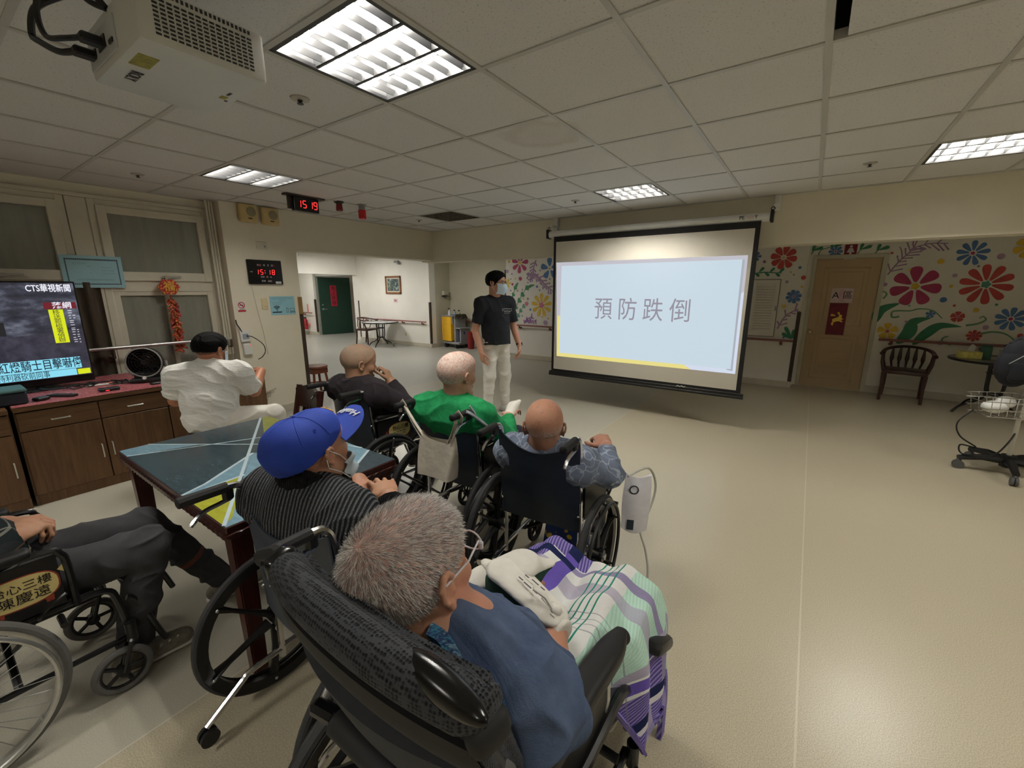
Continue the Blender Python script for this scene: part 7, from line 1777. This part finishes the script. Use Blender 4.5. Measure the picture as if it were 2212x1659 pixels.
# ---- plaid shirt, lower left (head outside the frame)
pl6 = NT('dark_plaid_flannel'); ax_, ay_, az_ = pl6.xyz()
def band(t, x, per, off, hw):
    q = t.math('ABSOLUTE', t.math('SUBTRACT', t.math('MODULO', t.math('ADD', x, 50 + off), per), per / 2)); return t.math('LESS_THAN', q, hw)
c = pl6.mix(t_ := pl6.math('MULTIPLY', band(pl6, pl6.math('ADD', ay_, ax_), .11, 0, .026), .7), rgb(40, 42, 46), rgb(26, 36, 38)); c = pl6.mix(pl6.math('MULTIPLY', band(pl6, az_, .11, .03, .026), .6), c, rgb(22, 30, 34))
c = pl6.mix(pl6.math('MULTIPLY', band(pl6, pl6.math('ADD', ay_, ax_), .11, .02, .0035), .55), c, rgb(150, 148, 138)); c = pl6.mix(pl6.math('MULTIPLY', band(pl6, az_, .11, .05, .0035), .55), c, rgb(150, 148, 138)); c = pl6.mix(pl6.math('MULTIPLY', band(pl6, az_, .11, .0, .002), .5), c, rgb(140, 110, 70))
PLAID = pl6.set(c, .9, 0, .15); pl6.bump(pl6.noise(10, 4, .6), .4, .012)
def h6(t, hd, J):
    hair_shell(t, hd, stubble('grey_stubble_c', (150, 146, 140), (186, 134, 104), .6), .004, .012, -.06)
    b = Blob(.005, .01); a, e = V3(*J['knL']), V3(*J['anL']); d = (e - a) / np.linalg.norm(e - a)
    b.cap(a + d * .24, a + d * .27, .060, .058, .01, cut='ab'); blobobj('trouser_band', b, mat('dusty_red_band', rgb(112, 66, 58), .8), t)
    b = Blob(.005, .01); b.cap(a + d * .25, e, .045, .042, .01); blobobj('sock', b, mat('dark_grey_sock', rgb(52, 54, 58), .9), t)
gsho = (mat('grey_sneaker', rgb(118, 112, 100), .7, 0, .25, 40), mat('white_sole', rgb(205, 200, 192)))
p6, hd6, J6 = person('man in dark plaid shirt with folded hands at the left edge', (-2.185, -.16, 0), rad(0), dict(
    pel=(0, .14, .52), lum=(0, .08, .63), che=(0, .03, .76), nek=(0, .0, .90), shL=(-.18, .0, .85), shR=(.18, .0, .85), elL=(-.25, .08, .66), elR=(.25, .08, .655), wrL=(-.10, .24, .665), wrR=(.045, .235, .665),
    hiL=(-.09, .16, .51), hiR=(.09, .16, .51), knL=(-.06, .60, .50), knR=(.16, .55, .51), anL=(-.03, .84, .10), anR=(.13, .46, .10), ftL=(.03, .15, -.06), ftR=(.02, .15, -.06)),
    head=[(0, .02, 1.03), dict(yaw=-10)], skin=SK4, hands=dict(R=dict(d=(-.62, .7, .1), up=(.3, .1, .9), curl=.75, s=1.1), L=dict(d=(.62, .66, .12), up=(-.2, .0, .95), curl=.8, s=1.1)),
    shirt=PLAID, trousers=cloth('charcoal_wool', (56, 56, 60), .12, .9, 30, .3, 300), shoes=gsho, hd_sc=1.06, extra=h6, belly=.04, st=.02, seed=61, fold=.006, h=.005, arm=1.08)
m = M()
for k in range(3):
    y = .50 + .028 * k
    for s_ in (1,): m.tube([(.13 + .041, y, .036), (.13 + .041, y + .03, .075)], .0045, 5)
obj('shoe_stripes', m, mat('pale_stripe', rgb(190, 186, 176), .6), p6)
# ---- foreground man in blue sweatshirt
blu = NT('faded_blue_sweatshirt'); blu.bump(blu.math('ADD', blu.noise(9, 4, .6, dist=1.3), blu.math('MULTIPLY', blu.noise(420, 2, .6), .12)), .45, .016); BLU = blu.set(blu.ramp(blu.noise(16, 4, .6), [(.3, rgb(70, 84, 112)), (.7, rgb(90, 104, 132))]), .9, 0, .15)
def h1(t, hd, J):
    sc_ = hair_shell(t, hd, stubble('grey_scalp', (160, 152, 148), (212, 162, 148), .5, 420), .003, .020, -.07)
    # short grey hair: fine tapered strands following the skull, in one mesh
    rs = np.random.RandomState(2); me = sc_.data; n = len(me.vertices); P = np.zeros(n * 3); me.vertices.foreach_get('co', P); P = P.reshape(-1, 3); N = np.zeros(n * 3); me.vertices.foreach_get('normal', N); N = N.reshape(-1, 3)
    loc_ = (P - hd.c) @ hd.R / hd.s
    ok = ((loc_[:, 0] / .082) ** 2 + ((loc_[:, 1] + .015) / .105) ** 2 + ((loc_[:, 2] - .045) / .090) ** 2) > .70
    ok &= (loc_[:, 1] * .75 - loc_[:, 2] * .66 < .0185) & (loc_[:, 2] > -.066)
    C = np.where(ok)[0]; pick = rs.choice(C, 26000); B0 = P[pick] + rs.normal(0, .0024, (len(pick), 3)); Nn = N[pick]; lp = loc_[pick]
    # combed away from the crown whorl, forward over the top
    crown = V3(0, -.085, .085); dl = lp - crown; dl[:, 2] -= .02; dw = dl @ hd.R.T; dw -= Nn * (dw * Nn).sum(1)[:, None]; dw /= np.maximum(np.linalg.norm(dw, axis=1), 1e-6)[:, None]
    d = dw * .82 + Nn * .55 + rs.normal(0, .16, Nn.shape); d /= np.linalg.norm(d, axis=1)[:, None]
    L = rs.uniform(.008, .0145, len(pick)); side = np.cross(d, Nn); side /= np.maximum(np.linalg.norm(side, axis=1), 1e-6)[:, None]; wd = .00035
    mid = B0 + d * (L * .55)[:, None]; tip = B0 + (d * .93 + dw * .3) * L[:, None] - Nn * .0015
    Vv = np.stack([B0 - side * wd, B0 + side * wd, mid + side * wd * .8, mid - side * wd * .8, tip], 1).reshape(-1, 3)
    i = np.arange(len(pick)) * 5; F = [tuple(x) for x in np.stack([i, i + 1, i + 2, i + 3], 1)] + [tuple(x) for x in np.stack([i + 3, i + 2, i + 4], 1)]
    mh = bpy.data.meshes.new('short_hair'); mh.from_pydata(Vv.tolist(), [], F); mi = (rs.rand(len(pick)) * 3).astype(np.int32); mh.polygons.foreach_set('material_index', np.concatenate([mi, mi]))
    o = link_mesh('short_hair', mh, [mat('hair_silver', rgb(230, 225, 220), .45, 0, .1, 40), mat('hair_grey', rgb(182, 176, 172), .5, 0, .1, 40), mat('hair_dark_grey', rgb(112, 107, 105), .5, 0, .1, 40)], sc_); o['kind'] = 'stuff'
    mm = hd.m4(); m = M()
    for s_ in (-1, 1): m.tube([mm @ Vector((s_ * .036 + .025 * math.cos(a * .4), .113 - .004 * abs(math.cos(a * .4)), .008 + .018 * math.sin(a * .4))) for a in range(16)], .002, 6, closed=True); m.tube([mm @ Vector(p) for p in ((s_ * .060, .104, .014), (s_ * .080, .05, .012), (s_ * .086, -.015, .010))], .002, 6)
    m.tube([mm @ Vector(p) for p in ((-.012, .116, .01), (0, .119, .012), (.012, .116, .01))], .002, 6); m.box(tuple(mm @ Vector((.063, .104, .006))), (.010, .010, .018), None, 0, .003); obj('glasses', m, mat('clear_frames', rgb(206, 204, 212), .2, .1), t)
    wm = mat('white_mitt', rgb(224, 220, 212)); gm = mat('dark_green_mitt', rgb(26, 56, 44), .9, 0, .15, 60, .3, 300)
    # padded restraint mitts
    for nm_, w0, tip_, up in (('right', V3(*J['wrR']), V3(-.165, .315, .735), V3(-.1, .22, 1)), ('left', V3(*J['wrL']), V3(-.02, .42, .735), V3(0, 0, 1))):
        d = tip_ - w0; Ld = np.linalg.norm(d); d /= Ld; up = up - d * (up @ d); up /= np.linalg.norm(up); sd = np.cross(d, up)
        b = Blob(.005, .02); b.cap(w0 + d * .02, w0 + d * (Ld - .085), .050, .060, .02, flat=(up, .62)); b.cap(w0 + d * (Ld - .08), tip_, .050, .012, .02, flat=(up, .6)); mo = blobobj('mitt_palm', b, gm, t)
        b = Blob(.005, .02); b.cap(w0 + d * .015 + up * .032, w0 + d * (Ld - .085) + up * .037, .047, .060, .02, flat=(up, .30)); b.cap(w0 + d * (Ld - .06) + up * .028, tip_ + up * .010, .046, .020, .02, flat=(up, .34)); blobobj('mitt_top', b, wm, mo)
        b = Blob(.005, .01); b.cap(w0 - d * .035, w0 + d * .015, .040, .042, .01, cut='ab'); blobobj('mitt_cuff', b, wm, mo)
        if nm_ == 'right':
            m = M(); fr = frame(tuple(w0 + d * .085 + up * .059), tuple(d), tuple(-sd)); scrib(m, fr, -.03, .05, .0, .034, 0, .001, 43, .15); obj('pen_marks', m, mat('ink_grey', rgb(80, 80, 88), .7), mo)
            m = M(); m.tube([tuple(w0 + d * .0 + up * .04 + sd * s_) for s_ in (-.02, 0, .02)], .012, 8, flat=.5); m.tube([tuple(w0 + up * .045 + d * .01), tuple(w0 + up * .075 + d * .03 + sd * -.02), tuple(w0 + up * .085 + d * .055 + sd * -.04)], [.01, .012, .006], 6, flat=.4); m.tube([tuple(w0 + up * .045), tuple(w0 + up * .05 + d * .04 + sd * .0), tuple(w0 + up * .03 + d * .01 + sd * .05)], [.01, .011, .007], 6, flat=.4); m.ell(tuple(w0 + up * .048), (.014, .014, .012), n=10); obj('mitt_bow', m, wm, mo)
p1, hd1, J1 = person('old man with short grey hair in blue sweatshirt under a plaid blanket, nearest the camera', (-.50, .50, 0), rad(-1), dict(
    pel=(0, .13, .55), lum=(0, .11, .65), che=(.03, .06, .725), nek=(.045, -.02, .865), shL=(-.13, .01, .81), shR=(.175, .02, .785), elL=(-.22, .10, .68), elR=(.188, .10, .675), wrL=(-.15, .27, .70), wrR=(.08, .265, .70),
    hiL=(-.09, .12, .54), hiR=(.09, .12, .54), knL=(-.10, .545, .54), knR=(.10, .545, .54), anL=(-.10, .64, .19), anR=(.10, .64, .19)),
    head=[(-.038, -.045, .978), dict(yaw=4, pitch=2, roll=-12)], skin=skin_mat('old_skin_e', (190, 142, 116), (188, 112, 94), .22), hands=dict(R=dict(d=(-.8, .2, .2), up=(0, 0, 1), curl=.3), L=dict(d=(.6, .7, .2), up=(0, 0, 1), curl=.3)),
    shirt=BLU, trousers=cloth('grey_trousers', (90, 92, 100)), shoes=SHO, hd_sc=1.13, slv=.62, extra=h1, belly=.02, st=.018, seed=71, fold=.009, h=.005, collar=(.066, .013, BLU))
# ---- plaid blanket over his lap
bk = NT('plaid_blanket'); uvn = bk.n('ShaderNodeUVMap'); uvn.uv_map = 'UVMap'; uu, vv, _ = bk.xyz(uvn.outputs[0])
s_ = bk.math('SUBTRACT', bk.math('MULTIPLY', uu, 1.02), .34); v_ = bk.math('MULTIPLY', vv, 1.0)
def rng(x, a, b): return bk.math('MULTIPLY', bk.math('GREATER_THAN', x, a), bk.math('LESS_THAN', x, b))
hat = bk.math('GREATER_THAN', bk.math('SINE', bk.math('MULTIPLY', bk.math('ADD', s_, bk.math('MULTIPLY', v_, .25)), 620)), -.1)
c = bk.mix(.0, rgb(226, 226, 224), rgb(226, 226, 224))
mint = bk.mix(bk.math('MULTIPLY', hat, .4), rgb(196, 226, 212), rgb(150, 204, 184)); pur = bk.mix(bk.math('MULTIPLY', hat, .85), rgb(150, 138, 200), rgb(70, 56, 130)); lil = rgb(176, 170, 192)
c = bk.mix(rng(s_, .15, .30), c, mint); c = bk.mix(rng(s_, -.50, -.12), c, pur); c = bk.mix(rng(s_, .36, 1.0), c, pur)
c = bk.mix(bk.math('MULTIPLY', rng(v_, .44, .50), .8), c, lil); c = bk.mix(bk.math('MULTIPLY', bk.math('MULTIPLY', rng(v_, .58, 1.2), rng(s_, -.5, .0)), 1.0), c, pur); c = bk.mix(bk.math('MULTIPLY', rng(v_, .64, 1.2), rng(s_, .08, .4)), c, mint)
c = bk.mix(rng(s_, -.075, -.035), c, rgb(110, 92, 184)); c = bk.mix(rng(v_, .545, .575), c, rgb(150, 142, 178)); c = bk.mix(bk.math('MULTIPLY', rng(v_, .545, .575), rng(s_, -.3, -.035)), c, rgb(34, 42, 84)); c = bk.mix(bk.math('MULTIPLY', rng(s_, -.075, -.035), rng(v_, .60, .66)), c, rgb(34, 42, 84))
for k in range(4): c = bk.mix(rng(s_, .045 + .021 * k, .050 + .021 * k), c, rgb(46, 142, 122))
for k in range(4): c = bk.mix(bk.math('MULTIPLY', rng(v_, .27 + .028 * k, .274 + .028 * k), .6), c, rgb(130, 124, 146))
c = bk.mix(rng(s_, .30, .325), c, lil); c = bk.mix(bk.math('MULTIPLY', rng(s_, .33, .352), rng(v_, .3, .6)), c, rgb(110, 92, 184)); c = bk.mix(bk.math('MULTIPLY', rng(s_, .44, .47), 1.0), c, rgb(34, 42, 84)); c = bk.mix(rng(s_, .47, .49), c, rgb(214, 212, 220))
BLK = bk.set(c, .9, 0, .15); bk.bump(bk.noise(12, 4, .6, dist=1.2), .45, .014)
def blanket(u, v):
    s = -.34 + 1.02 * u; y = .10 + .575 * min(v / .64, 1.0); over = max(0.0, v - .64)
    lap = .597 + .055 * math.exp(-((abs(s) - .115) / .075) ** 2) + .03 * math.exp(-((y - .2) / .12) ** 2)
    z = lap; x = s
    rim = .155 if y < .36 else   .145 + .075 * min(1, (y - .36) / .10)
    if s > rim:
        dr = s - rim; mx_ = .10 if y < .36 else .10 + .26 * min(1, (y - .36) / .10) * (1 - .45 * max(0, (y - .52) / .2)); dr = min(dr, mx_ + .012 * math.sin(y * 40))
        x = rim + .030 * (1 - math.exp(-dr * 20)) + .045 * dr * (1 if y >= .36 else -.2) + .014 * math.sin(y * 42 + dr * 6) * min(1, dr * 8); z = lap - dr * (1 - .25 * math.exp(-dr * 15))
    if s < -.22:
        dr = -.22 - s; x = -.22 - .02 * (1 - math.exp(-dr * 20)); z = lap - dr
    z += .007 * math.sin(s * 38 + y * 21) + .006 * math.sin(y * 47 - s * 18) + .005 * math.sin(s * 71 + y * 9)
    if over > 0:
        y2 = y + .065 * (1 - math.exp(-over * 14)) + .02 * math.sin(s * 30) * min(1, over * 6); z = z - over * (1.05 - .5 * math.exp(-over * 12)); y = y2
    return (x, y, z)
m = M(); m.grid(blanket, 96, 84, 0, .008); o = obj('blanket', m, BLK, None, 60, uv=True); o.location = (-.50, .50, 0); o.rotation_euler = (0, 0, rad(-1)); tag(o, 'purple, white and mint plaid blanket over the lap of the man nearest the camera', 'blanket')

# ================================================================== SMALL THINGS AT THE WHEELCHAIRS
t = thing('drainage_bag', 'clear drainage bag with dark marks hanging on the right wheelchair', 'drainage bag', (-.955, 1.645, 0), rad(5))
m = M(); m.grid(lambda u, v: (.345 + .11 * u, .18 + .04 * u - .03 * v - .015 * math.sin(PI * u) * math.sin(PI * v), .64 - .27 * v - .02 * math.sin(PI * u)), 12, 14, 0, .022); obj('bag_body', m, mat('milky_plastic', rgb(226, 224, 232), .2, 0, .08, 14), t)
m = M(); fr = frame((.395, .158, .57), (1, .3, 0), (0, .1, 1)); ring2d(m, fr, .016, .022, 0, .002); text(m, '&', .06, fr @ Matrix.Translation((0, -.075, .0)), 0); m.flat([(-.02, -.20), (.012, -.20), (.012, -.15), (-.02, -.15)], fr, 0, .002); obj('printed_marks', m, mat('navy_ink', rgb(30, 44, 60)), t)
m = M(); m.tube(smooth_path([(.36, .16, .63), (.42, .33, .62), (.45, .40, .50), (.43, .38, .36), (.40, .33, .28), (.44, .32, .16), (.47, .26, .06), (.44, .16, .02), (.40, .10, .03)], 5), .006, 8); obj('tube', m, mat('clear_tubing', rgb(190, 188, 178), .25), t)
t = thing('patterned_bag', 'blue bag with yellow dots and checked hem under the right wheelchair', 'bag', (-.955, 1.645, 0), rad(5))
pb = NT('blue_yellow_print'); v3 = pb.n('ShaderNodeTexVoronoi'); v3.inputs['Scale'].default_value = 16; pb.l(pb.coord(), v3.inputs['Vector']); PB = pb.set(pb.mix(pb.ramp(v3.outputs['Distance'], [(.22, 1.0), (.28, 0.0)]), rgb(36, 62, 120), rgb(206, 176, 60)), .8)
m = M(); m.grid(lambda u, v: (-.02 + .24 * u - .03 * v, .10 + .10 * math.sin(PI * u) * (.5 + v * .5), .40 - .24 * v - .03 * math.sin(PI * u)), 14, 10, 0, .03); obj('bag_body', m, PB, t)
ck = NT('blue_check'); cx_, cy_, cz_ = ck.xyz(); CK = ck.set(ck.mix(ck.math('MAXIMUM', band(ck, cx_, .03, 0, .004), band(ck, cz_, .03, 0, .004)), rgb(34, 58, 130), rgb(150, 170, 214)), .8)
m = M(); m.grid(lambda u, v: (-.045 + .235 * u - .02 * v, .12 + .10 * math.sin(PI * u), .155 - .085 * v * (1 - .6 * u) - .03 * math.sin(PI * u)), 14, 6, 0, .024); obj('checked_hem', m, CK, t)
t = thing('denim_cloth', 'folded blue denim cloth over the armrest of the dark sweater man', 'cloth', (-2.46, 1.70, 0), rad(-3))
m = M(); m.grid(lambda u, v: (.262 + .02 * math.sin(v * 9 + u * 5) + .04 * (1 - v), .22 + .17 * u + .02 * math.sin(v * 7), .70 - .20 * v + .025 * math.sin(u * 6 + 1) ), 16, 14, 0, .02); obj('cloth', m, mat('blue_denim', rgb(64, 92, 124), .9, 0, .25, 26), t)
